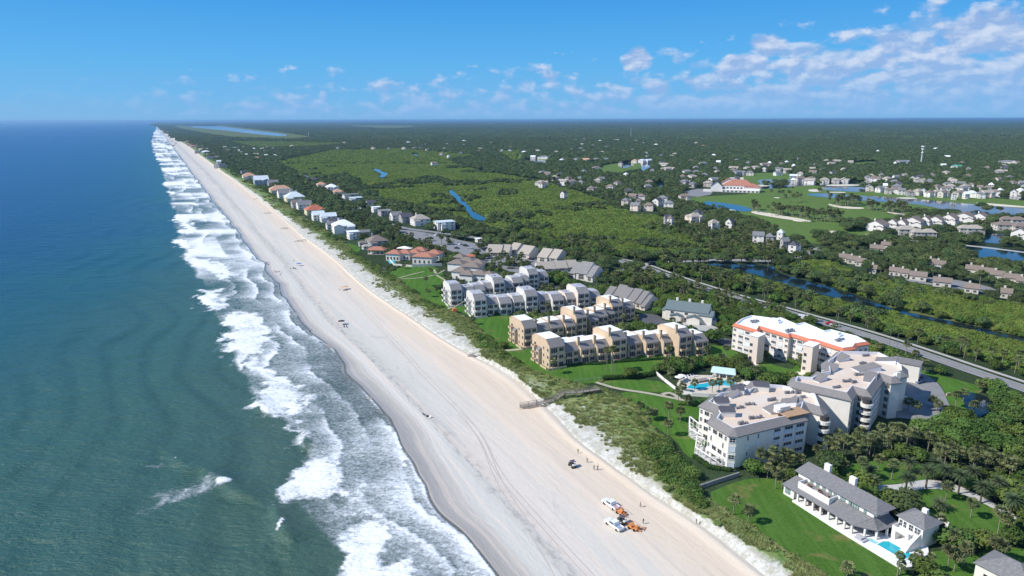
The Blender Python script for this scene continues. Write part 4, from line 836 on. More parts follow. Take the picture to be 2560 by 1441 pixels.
round_balconies(oA,cA,(2062,1040),hA,4,1.9,2.75,.6)
# timber frames and terraces on the sea side
def porch(o,c,quad,h,z,n,label=None,roof=True,slab=None):
    P=[L2(p,c,z) for p in quad]; m=MB(); m.prism(P,0,.35) ; m.build('terrace',slab or PAVM,o)
    m=MB(); k=len(P)
    for i in range(k-1):
        for t in np.linspace(0,1,n,endpoint=False): x=P[i][0]*(1-t)+P[i+1][0]*t; y=P[i][1]*(1-t)+P[i+1][1]*t; m.box(x-.16,x+.16,y-.16,y+.16,.35,h)
        m.obox(P[i],P[i+1],.3,h,h+.35); m.obox(P[i],P[i+1],.12,1.2,1.35)
    m.build('porch_frame',M_WHITE,o)
porch(oA,cA,[(1752,1085),(1723,1062),(1723,1093),(1752,1109)],2.9,0.0,3)
porch(oA,cA,[(1760,1118),(1741,1112),(1737,1140),(1775,1166),(1820,1172)],2.9,0.0,3)
q=[L2(p,cA,2.9) for p in ((1768,1114),(1763,1124),(1796,1144),(1806,1138))]; m=MB(); m.prism(q,2.9,3.1); m.build('awning',M_WHITE,oA)
# second cream building
hB=13.5
oB,PB,WB,cB=block('apartment_building','large rear cream apartment building with stacked round balconies and flat roof',
 [(1968,961),(1980,969),(2130,1003),(2143,986),(2160,991),(2180,994),(2209,953),(2228,960),(2255,958),(2254,945),(2272,942),(2270,925),(2247,908),(2200,886),(2088,883),(2068,900),(2052,910),(2056,935),(2037,938),(2018,948),(1978,945)],hB,M_CREAM,M_GREYR,M_DECK,M_PARA,sw=2.3)
acs(oB,cB,[(2158,892,5),(2150,911,4),(2138,940,6),(2110,956,5),(2085,971,5),(2130,958,3)],hB+.36)
for p,w,d,ang in (((2075,925),5.5,4,45),((2045,950),5,4,35),((2100,900),5.5,4,20),((2165,925),9,4.5,10),((2175,950),7,4,60),((2215,905),7,5,-35)): wedge(oB,cB,p,hB+.36,w,d,1.9,ang,M_GREYR,M_PARA)
facade(oB,cB,(2130,1003),(2143,986),hB,0,[.35,.75],[1,3.8,6.5,9.2,11.4],.9,1.5,WIN_D,off=O_)
facade(oB,cB,(2143,986),(2160,991),hB,0,[.5],[.9,3.6,6.2,8.9,11.2],1.9,1.7,WIN_B,off=O_,name='loggia_opening')
facade(oB,cB,(2180,994),(2209,953),hB,0,[.08,.25,.42,.58,.75,.92],[.9,3.6,6.2,8.9,11.3],1.6,1.4,WIN_W,off=O_)
facade(oB,cB,(2209,953),(2228,960),hB,0,[.5],[.9,3.6,6.2,8.9,11.2],1.6,1.7,WIN_B,off=O_,name='loggia_opening')
facade(oB,cB,(1968,961),(1980,969),hB,0,[.5],[1,3.8,6.5,9.2],.9,1.3,WIN_W,off=O_)
facade(oB,cB,(2255,958),(2254,945),hB,0,[.5],[1,3.8,6.5,9.2],1.3,1.4,WIN_W,off=O_)
round_balconies(oB,cB,(2169,996),hB,5,2.0,2.5,.6)
M_STONE=M_CREAM
q=L2((2243,950),cB,hB); m=MB(); m.box(-.7,.7,-.6,.6,0,2.6); m.build('chimney',M_CREAM,oB,loc=(q[0],q[1],hB+.3))
# low entry wing with a courtyard wall
o=empty('entry_block',(0,0,0),0,'low cream entrance wing at the end of the parking court','annex'); c=G(2262,948,0); o.location=(c[0],c[1],0)
m=MB(); m.box(-5,5,-3.5,3.5,0,7.5); m.build('wall',M_CREAM,o,rz=R(-38)); m=MB(); m.box(-5.3,5.3,-3.8,3.8,7.5,7.9); m.build('roof',M_GREYR,o,rz=R(-38)); FOOT.append([(c[0]-7,c[1]-6),(c[0]+7,c[1]-6),(c[0]+7,c[1]+6),(c[0]-7,c[1]+6)])
# white roofed building with orange-red tile band
hC=11.5
CP=[(1830,814),(1897,834),(1903,824),(1973,845),(1980,842),(2022,855),(2036,856),(2085,872),(2108,879),(2140,874),(2145,866),(2177,861),(2148,845),(2075,826),(2060,829),(2010,808),(1990,812),(1950,795),(1935,799),(1875,791),(1848,800)]
oC,PC,WC,cC=block('apartment_building','long pale apartment building with white flat roof and orange red tiled edge',CP,hC,mat('pale_pink_wall',(.77,.70,.64),.9,.05,.4),M_CORAL,M_ROOFW,M_ROOFW,sw=1.35,rise=1.0)
acs(oC,cC,[(1879,806,8),(1964,829,12),(2090,852,9)],hC+.36)
for p,w,d,ang in (((1938,805),5,4,-47),((2088,838),5,4,-47)):
    q=L2(p,cC,hC+.36); m=MB(); m.box(-w/2,w/2,-d/2,d/2,0,.8); m.box(-w/2+.8,w/2-.8,-d/2+.6,d/2-.6,.8,1.5); m.build('roof_hatch',M_ROOFW,oC,loc=(q[0],q[1],hC+.36),rz=R(ang))
zz=[.5,3.3,6.0,8.7]
for (pa,pb,cw,cb,cs) in (((1830,814),(1897,834),[.10],[.34,.58],(1,3)),((1903,824),(1973,845),[.90],[.22,.46,.70],(0,2)),((1980,842),(2022,855),[.14],[.45,.78],(1,2)),((2036,856),(2085,872),[],[.18,.46,.74],(0,3)),((2085,872),(2108,879),[.4],[],(9,9))):
    if cw: facade(oC,cC,pa,pb,hC,0,cw,[1.1,3.9,6.7,9.2],1.5,1.2,WIN_W,off=O_)
    for j,t in enumerate(cb):
        for i,z in enumerate(zz):
            sh=(i==cs[1] and j!=1) or (i==cs[0] and j==1)
            facade(oC,cC,pa,pb,hC,0,[t],[z],2.5 if j<2 else 2.0,1.95,WIN_S if sh else WIN_B,off=O_,name='shuttered_bay' if sh else 'balcony_bay')
            facade(oC,cC,pa,pb,hC,0,[t],[z-.02],2.5 if j<2 else 2.0,.8,railm,off=O_-.02,name='balcony_rail')
facade(oC,cC,(2108,879),(2140,874),hC,0,[.4],zz,1.2,1.2,WIN_W,off=O_); facade(oC,cC,(2145,866),(2177,861),hC,0,[.3,.7],zz,1.2,1.2,WIN_W,off=O_)
for p in ((1893,844),(2028,868)):
    q=L2(p,cC,hC); m=MB(); m.box(-2.0,2.0,-3.0,3.2,-.2,hC+1.2); t=m.build('stair_tower',M_PINK,oC,loc=(q[0],q[1],0),rz=R(-47)); FOOT.append([(q[0]+cC[0]+a*4.5,q[1]+cC[1]+b*4.5) for a,b in ((-1,-1),(1,-1),(1,1),(-1,1))])
    for z in (2.0,5.0,8.0): put_win(t,-.9,-3.02,z,1.3,1.4,0)
    m=MB(); m.box(-2.3,2.3,-3.3,3.3,hC+1.2,hC+1.5); m.build('tower_cap',M_ROOFW,t); m=MB(); m.box(-3.4,3.4,-5.2,-3.0,-.2,.5); m.build('entry_ramp',M_PINK,t)
# ------------------------------------------------------------------ mid distance roofs
def gable_strips(label,base,ang,strips,wallm,roofm,h=7.0,slope_rise=3.4,fw=6.0,fd=9.0,name='townhouse_row',win=True):
    X,Y=base; rz=R(ang); o=empty(name,(X,Y,0),rz,label,'apartment building')
    x=0
    for (w,off,dh) in strips:
        H_=h+dh; m=MB(); prof=[(off,0),(off,H_*.62),(off+fd*.78,H_+slope_rise),(off+fd*1.25,H_+.2),(off+fd*1.25,0)]
        extrude(m,prof,x,x+w); m.build('wall',wallm,o); m=MB(); t=.2; a=(off-.5,H_*.62-.15); b=(off+fd*.78,H_+slope_rise+.05); c=(off+fd*1.25+.3,H_+.1)
        for p,q in ((a,b),(b,c)):
            m.add([(x+.02,p[0],p[1]),(x+w-.02,p[0],p[1]),(x+w-.02,q[0],q[1]),(x+.02,q[0],q[1]),(x+.02,p[0],p[1]+t),(x+w-.02,p[0],p[1]+t),(x+w-.02,q[0],q[1]+t),(x+.02,q[0],q[1]+t)],[(0,3,2,1),(4,5,6,7),(0,1,5,4),(1,2,6,5),(2,3,7,6),(3,0,4,7)])
        m.build('sloped_roof',roofm,o)
        if win: put_win(o,x+w*.5,off-.02,.8,w*.5,1.9,0,WIN_B,'patio_door'); put_win(o,x+w*.5,off-.02,H_*.36,w*.45,1.3,0)
        reg((X,Y),rz,[(x,off),(x+w,off),(x+w,off+fd*1.25),(x,off+fd*1.25)],1.2); x+=w
    return o
# grey roofed white block (tall slopes face the sea)
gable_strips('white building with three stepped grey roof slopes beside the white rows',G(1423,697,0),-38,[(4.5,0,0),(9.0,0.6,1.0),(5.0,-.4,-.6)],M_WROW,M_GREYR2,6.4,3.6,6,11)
gable_strips('row of slanted grey roofed townhouses above the second tan row',G(1507,757,0),-40,[(4.6,-1.5,-.8),(5.4,1.5,.4),(5.0,0,-.2),(5.5,.8,-.2),(4.0,1.2,-.8),(3.0,0,-2.4)],M_PINK,M_GREYR,6.0,3.2,6,12)
BG='beige roofed condominium blocks behind the beach club'
gable_strips('left beige roofed condominium block behind the car park',G(1216,642,0),-12,[(12,0,0),(6,1.5,0)],M_GRWALL,M_BEIGER,5.5,3,6,9).__setitem__('group',BG)
gable_strips('small beige gabled block beside the car park',G(1271,634,0),-38,[(8,0,0)],M_GRWALL,M_BEIGER,5,2.8,6,9).__setitem__('group',BG)
gable_strips('beige gabled block with bluish shaded side wall',G(1294,645,0),-38,[(11,0,.5)],M_GRWALL,M_BEIGER,5.5,3,6,10).__setitem__('group',BG)
gable_strips('pair of stepped beige gables near the road bend',G(1343,655,0),-38,[(9,0,.5),(8,1.5,.5)],M_GRWALL,M_BEIGER,6.0,3,6,10).__setitem__('group',BG)
gable_strips('long low beige roofed block among oaks',G(1345,682,0),12,[(13,0,-1),(9,.5,-1),(8,1.5,-1)],M_GRWALL,M_BEIGER,4.6,2.6,6,8).__setitem__('group',BG)
# green-grey roofed house
o=house(1722,772,104,6.0,'gable',M_CREAM,M_BLUEG,'large pale house with slate green gabled roof and three white chimneys',rot=-27,ratio=.50,rise=3.6,wings=[(-.48,.0,.22,.7,.8,'hip'),(.46,-.25,.30,.75,.85,'gable',0),(-.22,-.62,.16,.5,.6,'gable',90),(.20,-.62,.2,.6,.6,'gable',90),(.62,-.2,.14,.4,.45,'hip')],chim=3,win=3)
# brown hip roofed complex
bx=empty('apartment_building',(*G(1160,668,5),0),0,'sprawling block of joined brown hip roofs beside the club lawn','apartment building')
for (x,y,w,d,a) in ((1143,655,11,9,-20),(1168,650,12,9,-20),(1180,663,13,9,-20),(1195,655,10,9,-20),(1152,675,10,8,-20),(1170,682,9,8,-20),(1200,682,11,9,-20),(1223,684,8,8,-20),(1150,640,8,7,-20)):
    q=G(x,y,6.2); l=(q[0]-bx.location.x,q[1]-bx.location.y,0); wall_mb('hip',w,d,5.6,2).build('wall',M_WHITE,bx,loc=l,rz=R(a)); roof_mb('hip',w,d,5.6+random.uniform(0,.3),2.4,.8).build('roof',M_BROWNR,bx,loc=l,rz=R(a)); FOOT.append([(q[0]+a_*w*.7,q[1]+b_*d*.7) for a_,b_ in ((-1,-1),(1,-1),(1,1),(-1,1))])
    if y>668: 
        for dx in (-.25,.25): put_win(bx,l[0]+dx*w,l[1]-d*.52,1.2,1.6,1.6,R(a))
# beach club
bc=empty('beach_club',(*G(1035,640,5),0),0,'long beach club building with several terracotta hip roofs','club house')
for (x,y,w,d,h,a) in ((987,629,11,9,5.5,-14),(1012,628,11,9,5.3,-14),(1037,627,9,8,5.4,-14),(1061,636,15,11,5.6,-14),(1086,629,11,9,5.2,-14),(1050,622,10,7,5.8,-14)):
    q=G(x,y,h+1); l=(q[0]-bc.location.x,q[1]-bc.location.y,0); wall_mb('hip',w,d,h,2).build('wall',M_CREAM,bc,loc=l,rz=R(a)); roof_mb('hip',w,d,h,2.5,.8).build('roof',M_TERRA,bc,loc=l,rz=R(a)); FOOT.append([(q[0]+a_*w*.75,q[1]+b_*d*.75) for a_,b_ in ((-1,-1),(1,-1),(1,1),(-1,1))])
    u=_rot(0,-d/2-.02,R(a))
    for k in (-.36,-.12,.12,.36): v=_rot(k*w,-d/2-.02,R(a)); put_win(bc,l[0]+v[0],l[1]+v[1],.8,1.4,2.4,R(a))
q=G(1011,618,7.5); m=MB(); m.add([(-6,-2.5,0),(6,-2.5,0),(6,2.5,0),(-6,2.5,0),(-1,0,1.6),(1,0,1.6)],[(0,1,5,4),(1,2,5),(2,3,4,5),(3,0,4)]); m.build('canopy',M_WHITE,bc,loc=(q[0]-bc.location.x,q[1]-bc.location.y,6.6),rz=R(-10))
m=MB(); m.obox(L2((965,640),bc.location,0),L2((985,664),bc.location,0),.3,0,1.4); m.obox(L2((1030,668),bc.location,0),L2((1105,665),bc.location,0),.3,0,2.0); m.obox(L2((985,664),bc.location,0),L2((1030,668),bc.location,0),.3,0,1.4); m.build('retaining_wall',M_CREAM,bc)
pv=empty('pavilion',(*G(943,622,4),0),R(-6),'open sided pavilion with terracotta hip roof left of the beach club','pavilion')
m=MB()
for i in range(5):
    for j in (-3.6,3.6): m.box(-6.4+i*3.2-.2,-6.4+i*3.2+.2,j-.2,j+.2,0,3.6)
m.build('posts',M_CREAM,pv)['kind']='stuff'; roof_mb('hip',13.5,8,3.6,2.3,.9).build('roof',M_TERRA,pv); m=MB(); m.box(-7,7,-4.4,4.4,0,.12); m.build('floor_slab',PAVM,pv); FOOT.append([(pv.location.x+a*9,pv.location.y+b*6) for a,b in ((-1,-1),(1,-1),(1,1),(-1,1))])
sheet('pool_water',[(968,652),(985,650),(990,657),(975,660)],mat('pool_water_blue',(.03,.42,.50),.1,.1,.5),.5,'small turquoise pool of the beach club')
house(1177,640,22,4,'hip',M_CREAM,M_ORANGE,'small orange roofed gatehouse in the car park',rot=0,win=1)
# ------------------------------------------------------------------ listed houses
WL={'w':M_WHITE,'c':M_CREAM,'b':M_BWALL,'y':M_YWALL,'g':M_GWALL,'t':M_GRWALL,'p':M_PINK}
RL={'g':M_GREYT,'d':M_DARKR,'t':M_TERRA,'o':M_ORANGE,'p':M_PEACHR,'m':M_METALR,'w':M_ROOFW,'b':M_BROWNR,'n':M_BEIGER,'s':M_BLUEG,'e':M_GREENR,'c':M_BEIGER}
WN={'w':'white','c':'cream','b':'blue grey','y':'pale yellow','g':'grey','t':'beige','p':'pinkish'}
RN={'g':'grey','d':'dark','t':'terracotta','o':'orange red','p':'peach','m':'pale metal','w':'white','b':'brown','n':'beige','s':'slate','e':'sea green','c':'pale cream'}
W1=[(.30,-.45,.4,.6,.9,'gable',90)]; W2=[(-.3,-.4,.35,.5,.8,'hip')]
BH=[(616,427,26,8,'flat','g','d','dark flat house at the far end of the beach row',.6,()),(622,439,30,8,'hip','c','p','house with faded orange tiled roof by the dune oaks',.7,()),(652,449,34,10.5,'gable','b','m','tall blue grey three storey beach house',.8,W1),(682,456,24,7,'gable','g','g','grey gabled house behind the blue one',.7,()),
 (700,472,50,7.5,'hip','y','p','wide yellow house with peach tiled roof',.5,()),(712,482,34,9.5,'gable','w','g','white beach house with a row of dormers',.8,W1),(728,483,26,8,'gable','w','g','rear wing house with grey ridge beside the dormered house',.7,()),(736,491,46,8.5,'hip','y','m','yellow walled house under a wide pale metal roof',.75,W2),(742,507,26,8,'gable','g','b','rusty brown gabled beach house',.8,()),(760,511,34,7.5,'gable','w','g','white house with grey multi gabled roof',.8,W1),
 (787,523,46,8,'hip','y','o','yellow house with bright red tiled hip roof',.7,()),(795,536,28,8.5,'gable','w','m','white gabled house right below the red roof',.9,W1),(820,540,38,8,'gable','w','m','house with broad pale blue metal roof',.6,()),(838,553,34,7,'gable','g','d','dark roofed house among bare shrubs',.7,W1),(827,560,22,7,'gable','w','g','small white gabled cottage above the dune',.8,()),
 (858,562,50,10,'hip','w','w','large white beach house with white turreted roof',.75,[(-.32,-.35,.3,.5,1.0,'gable',90),(.3,-.3,.36,.6,.9,'hip')]),(882,579,26,9,'flat','w','w','white stucco house with roof terrace beside the turreted house',.8,W2),(908,580,30,6,'gable','g','g','long dark grey roofed garage house',.5,()),(942,600,46,7,'hip','b','b','blue walled house with brown pyramid hip roof',.8,()),(907,606,20,4.5,'hip','g','b','low brown roofed beach annex',.6,()),(917,615,22,3.5,'hip','c','n','small tan roofed garden pavilion',.6,()),
 (753,440,32,6,'flat','w','d','flat roofed white house in the oaks',.5,()),(782,449,16,7,'gable','g','d','dark gable peeking from the oaks',.8,()),(803,461,22,8,'hip','c','p','small ochre roofed house in the trees',.8,()),(829,467,26,9,'hip','w','w','white domed roof house in the trees',.8,()),(845,479,24,7,'hip','p','p','peach roofed pink house in the trees',.8,()),(876,486,36,7,'flat','w','g','long flat pale roofed house by the marsh',.5,()),(890,494,30,7,'flat','b','m','light blue flat roofed house by the marsh',.7,()),
 (927,507,22,7,'gable','w','d','white gabled house by the marsh edge',.8,()),(940,518,20,8,'flat','w','w','white cubic house by the marsh edge',.8,()),(963,526,30,8,'flat','g','g','dark grey cubic house in the palms',.9,()),(990,537,26,8,'gable','w','g','white twin gabled house in the palms',1.0,W1),(1014,541,28,8,'gable','g','d','dark roofed house with grey side wall',.9,()),(1050,546,42,9,'hip','w','n','white two level house with low cream roof',.7,W2),(1111,554,46,10.5,'flat','w','m','white three storey house with flat aqua roof',.6,[(-.2,-.5,.25,.5,.8,'flat')]),
 (1197,597,14,4,'flat','c','w','small white service hut by the road',.6,()),(890,522,22,4,'flat','w','w','hidden pale garage in the oaks',.6,())]
for (x,y,w,h,k,wm,rm,lab,ra,wg) in BH: house(x,y,w,h*.74,k,WL[wm],RL[rm],lab,ratio=ra*1.15,wings=wg or (W1 if x%2 else W2),chim=1 if w>30 and k!='flat' else 0,win=3 if w>24 else 2)
FARH=[(420,331,6,'w','w'),(423,323,5,'w','w'),(434,331,8,'w','n'),(441,331,6,'w','g'),(447,338,14,'p','b'),(451,350,12,'w','w'),(457,347,14,'w','m'),(468,354,12,'p','t'),(472,361,12,'c','o'),(484,365,18,'p','t'),(495,367,12,'p','b'),(504,367,14,'w','m'),(508,373,20,'w','n'),(494,379,14,'g','s'),(514,379,18,'w','w'),(525,386,16,'g','g'),(528,393,22,'b','d'),(541,393,16,'g','g'),(547,404,10,'w','w'),(556,412,20,'g','d'),(539,412,10,'w','n'),(562,368,8,'w','n'),(586,370,18,'w','g'),(598,377,14,'w','w'),(602,382,12,'w','n'),(616,387,10,'w','w'),
 (635,372,7,'w','w'),(655,372,9,'w','n'),(682,372,14,'w','n'),(730,365,10,'c','n'),(640,386,12,'w','n'),(687,389,9,'w','w'),(642,395,13,'c','p'),(665,389,8,'w','w'),(795,370,12,'w','n'),(1118,361,8,'c','c'),(1085,408,14,'w','b'),(1121,391,6,'w','w'),(1352,455,30,'c','n'),(1408,453,22,'w','n'),(1421,446,16,'p','b'),(1450,445,12,'w','s'),(1503,447,16,'w','g'),(1478,470,24,'t','b'),(1543,457,18,'w','b'),(1410,483,16,'w','d'),(1460,428,14,'w','g'),(1491,419,18,'w','b'),(1466,399,18,'c','p'),(1441,398,18,'w','g'),(1405,400,12,'w','m'),(1333,392,12,'w','w'),(1360,392,28,'w','g'),(1492,398,18,'g','g'),(1515,398,14,'w','s'),(1587,402,14,'c','p'),(1606,401,22,'w','m'),(1622,401,14,'w','m'),(1565,436,12,'w','w'),(1688,385,12,'c','n'),(1660,411,22,'w','n'),(1670,421,30,'t','n'),(1718,428,20,'w','g'),(1727,441,24,'c','n'),(1712,453,24,'g','g'),(1732,459,18,'g','g'),(1644,501,24,'w','d'),(1673,508,24,'w','g'),(1597,501,18,'g','b'),(1669,544,16,'g','d'),(1735,540,36,'p','n'),(1744,530,22,'w','d'),(1825,553,20,'w','d'),(1784,556,22,'c','n'),(1677,546,14,'w','b'),
 (1896,588,26,'w','g'),(1925,591,24,'g','g'),(1952,581,14,'w','m'),(1962,603,16,'g','g'),(1985,611,26,'w','d'),(1761,437,18,'g','g'),(1784,448,22,'w','g'),(1770,457,22,'t','n'),(1845,430,32,'g','g'),(1835,420,22,'t','n'),(1868,420,16,'w','n'),(1888,418,20,'w','n'),(1914,411,26,'p','b'),(1924,407,8,'w','w'),(1945,421,22,'w','g'),(1968,425,18,'c','n'),(1967,405,8,'c','w'),(1984,414,8,'w','w'),(1983,440,16,'b','m'),(1983,450,14,'w','w'),(2001,445,22,'t','b'),(2025,451,24,'w','n'),(2062,449,20,'c','n'),(2089,449,22,'t','n'),(2111,449,22,'c','n'),(2089,402,24,'c','n'),(2066,402,14,'w','n'),(1796,405,10,'w','w'),(1758,408,18,'w','g'),(1784,388,10,'w','w'),(1758,365,8,'w','o'),(1740,357,8,'w','p'),
 (2169,443,16,'w','g'),(2190,446,22,'w','b'),(2218,446,20,'c','n'),(2200,470,18,'w','g'),(2213,464,9,'w','w'),(2220,474,18,'t','b'),(2238,473,24,'w','b'),(2254,476,16,'w','g'),(2275,479,20,'g','b'),(2296,477,20,'t','n'),(2308,477,13,'w','w'),(2325,481,22,'w','b'),(2343,479,16,'w','n'),(2358,482,22,'t','b'),(2386,485,10,'w','n'),(2402,481,26,'t','b'),(2416,485,13,'w','w'),(2429,482,22,'w','m'),(2452,484,20,'w','g'),(2467,481,26,'p','n'),(2488,479,22,'w','b'),(2500,476,12,'w','w'),(2535,479,18,'w','g'),(2551,476,18,'w','w'),(2407,470,28,'w','g'),(2297,449,28,'t','n'),(2324,452,16,'g','g'),(2378,448,16,'w','n'),(2257,404,30,'g','g'),(2238,408,9,'w','w'),(2389,415,24,'c','e'),(2358,413,12,'w','w'),(2500,427,28,'g','n'),(2520,404,40,'c','g'),(2450,468,12,'w','b'),(2478,462,10,'w','w'),(2340,372,14,'w','w'),(2368,392,12,'w','w'),(2195,378,6,'w','w'),(1310,380,12,'w','w'),(1345,377,10,'w','n'),(1232,342,14,'w','w'),(1300,345,16,'w','w'),(1330,347,12,'w','w'),(1380,346,12,'w','n'),(1500,352,10,'w','w'),(1540,350,14,'w','n'),(1110,372,10,'w','n'),(1045,352,12,'w','n'),(1060,362,14,'w','g'),(1020,356,10,'w','w'),(1160,352,8,'w','w'),(1200,372,10,'w','n'),(1275,375,10,'w','g'),(1390,380,12,'w','n'),(1450,372,14,'w','g'),(1505,380,12,'c','n'),(1560,378,12,'w','g'),(1615,382,12,'w','n'),(1640,362,10,'w','w'),(1610,358,12,'w','g'),(1010,371,10,'w','n')]
_r=random.Random(21)
for (x0,x1,y0,y1,n) in ((1340,1760,388,470,26),(1560,1720,470,520,8),(1770,2130,396,452,26),(2150,2560,436,474,30),(2360,2560,400,434,8),(1040,1640,338,386,30),(570,700,364,398,10),(800,1040,352,372,6)):
    k_=0
    while k_<n:
        x_=_r.uniform(x0,x1); y_=_r.uniform(y0,y1)
        if any(abs(q[0]-x_)<14 and abs(q[1]-y_)<4 for q in FARH): k_+=.25; continue
        X_,Y_=G(x_,y_,0); A_=np.array([X_]),np.array([Y_])
        if any(inpoly(P_,*A_)[0] for P_ in WP+GFW+BK+PARK): k_+=.25; continue
        FARH.append((round(x_),round(y_),round(max(7,(y_-299)*.115*_r.uniform(.8,1.2))),_r.choice('wctgp'),_r.choice('gbngdb'))); k_+=1
CLS=lambda x:('on the far beachfront' if x<560 else 'in the far oak woods' if x<1300 else 'in the wooded lake village' if x<1760 else 'near the golf clubhouse' if x<2150 else 'beyond the right hand lake')
seen={}
for i,(x,y,w,wm,rm) in enumerate(FARH):
    lab='%s house with %s roof %s'%(WN[wm],RN[rm],CLS(x))
    rot=None if x<700 else random.choice((-35,-20,5,25,50,70)); k='gable' if (i*7)%3==0 else 'hip'
    n=seen.get(lab,0); seen[lab]=n+1
    nb=min(FARH,key=lambda q:(q is FARH[i] or (q[0]==x and q[1]==y))*9999+math.hypot(q[0]-x,(q[1]-y)*3))
    o=house(x,y,w,6.5 if w>10 else 8,k,WL[wm],RL[rm],lab,rot=rot,ratio=.72,win=2,rise=3.0,wings=W1 if w>=22 else (W2 if w>=18 else ()),reg_grow=3.5,group=CLS(x).replace('in the ','houses in the ').replace('on the ','houses on the ').replace('near the ','houses near the ').replace('beyond the ','houses beyond the '))
# brown courtyard homes with white chimneys, and white townhouses
CG='brown roofed courtyard homes with white chimneys'
for i,(x,y,w) in enumerate([(2434,672,32),(2463,678,34),(2497,686,38),(2533,694,36),(2560,702,30),(2356,703,38),(2430,719,30),(2516,731,22),(2237,677,22),(2260,681,20),(2296,688,36),(2184,671,14),(2113,643,26),(2134,648,26),(2152,654,20),(2192,620,28),(2215,612,20),(2330,655,20),(2350,660,22)]):
    house(x,y,w,3.3,'gable',M_GRWALL,M_BROWNR,'low brown roofed courtyard home with a broad white chimney',rot=-34+random.uniform(-4,4),ratio=.75,rise=2.4,chim=1,win=2,group=CG,reg_grow=1.5)
TG='white gabled townhouses on the lake peninsula'
for i,(x,y,w) in enumerate([(2195,560,42),(2232,556,24),(2256,557,24),(2284,551,42),(2315,549,24),(2340,549,34),(2375,544,34),(2412,540,44),(2452,541,34),(2551,580,36)]):
    house(x,y,w,6.5,'gable',M_WHITE,M_BROWNR,'white townhouse with steep brown gabled roof by the long lake',rot=48 if i%2 else 42,ratio=.95,rise=3.8,chim=1 if i%2==0 else 0,win=2,group=TG,wings=[(-.35,-.3,.5,.55,.62,'gable')])
LG='brown hip roofed lake homes on the right'
for (x,y,w) in [(2265,572,42),(2294,580,28),(2321,580,32),(2411,570,28),(2434,570,42),(2516,548,28),(2543,549,34),(2511,561,46),(2549,565,30)]:
    house(x,y,w,5.5,'hip',M_GRWALL,M_BEIGER if x<2500 else M_BROWNR,'low hip roofed lake home with screened porch on the right',rot=-8,ratio=.7,rise=3,win=3,group=LG)
# golf clubhouse
X,Y=G(1820,478,0); o=empty('clubhouse',(X,Y,0),R(-20),'large white golf clubhouse with terracotta roof and tall white gables','club house')
for (x,y,w,d,h,k,rm,r,ri) in ((14,6,44,26,9,'hip',M_TERRA,0,8),(-16,-4,20,16,8,'gable',M_DARKR,90,7),(0,10,16,20,12,'gable',M_TERRA,90,6),(34,0,22,20,7,'hip',M_TERRA,0,5)):
    wall_mb(k,w,d,h,ri).build('wall',M_WHITE,o,loc=(x,y,0),rz=R(r)); roof_mb(k,w,d,h,ri,.8).build('roof',rm,o,loc=(x,y,0),rz=R(r))
m=MB(); m.box(-8,44,-18,-7,0,3.5); m.box(-34,-22,-22,-20,0,4); m.build('terrace',M_WHITE,o); m=MB(); m.box(-3,3,-3,3,10,18); m.box(-3.4,3.4,-3.4,3.4,18,18.6); m.build('cupola',M_WHITE,o,loc=(4,14,0)); m=MB(); m.box(-2.5,2.5,-2.5,2.5,8,19); m.build('cupola',M_WHITE,o,loc=(18,14,0))
wins(o,(-8,-7),(36,-7),[4.0],9,3.2,2.6); wins(o,(-8,-18),(44,-18),[.5],9,3.4,2.2,WIN_B)
FOOT.append([(X-45,Y-40),(X+70,Y-55),(X+75,Y+35),(X-30,Y+45)])
# towers
def mast(px,py_base,py_top,label,head=True):
    X,Y=G(px,py_base,0); dep=Y*math.cos(PITCH)+H_CAM*math.sin(PITCH); h=(py_base-py_top)*dep/FPX/math.cos(PITCH); o=empty('mast',(X,Y,0),0,label,'mast'); m=MB(); m.cyl(0,0,0,h,1.5,.9,8); m.build('pole',mat('galvanised_steel',(.55,.60,.63),.5,.1,.5),o)
    if head:
        for z,r in ((h-2,4.2),(h-8,3.2),(h-16,2.6)):
            m=MB(); m.cyl(0,0,z,z+2.4,r,r,10); m.build('antenna_ring',M_WHITE,o)
mast(2302,412,368,'tall pale communications mast with ringed head above the forest'); mast(772,346,331,'thin distant pole above the marsh woods',False); mast(1577,344,322,'faint distant pole on the horizon woods',False)
# ------------------------------------------------------------------ white villa with pool
M_POOL=mat('pool_water_blue',(.03,.42,.50),.1,.1,.5); M_SHAL=mat('shallow_pool_water',(.30,.58,.60),.15,.08,.5); M_MARB=mat('white_terrace_stone',(.80,.785,.76),.8,.04,.6); M_WOOD=mat('weathered_boardwalk_wood',(.30,.26,.22),.9,.2,1.0,stretch=(3,3,3)); M_SLATE=mat('villa_shingle',(.20,.195,.195),.9,.25,1.2,detail=7,stretch=(1,3,1))
vX,vY=G(1993,1174,7); VR=R(-63.4); V=empty('villa',(vX,vY,0),VR,'long white oceanfront villa with grey shingle roofs, colonnade and upper balcony','villa')
m=MB(); m.box(.4,24.0,.3,6.4,0,6.6); m.build('wall',M_WHITE,V)
m=MB(); m.add([(0-.5,-.5,6.55),(25.3,-.5,6.55),(25.3,7.3,6.55),(-.5,7.3,6.55),(0.0,4.4,8.4),(21.6,4.4,8.4)],[(0,1,5,4),(1,2,5),(2,3,4,5),(3,0,4),(3,2,1,0)]); rf=m.build('main_roof',M_SLATE,V)
for x in (5.5,13.5): m=MB(); m.box(x-.9,x+.9,5.2,6.2,7.5,9.9); m.build('chimney',M_WHITE,rf)
m=MB()
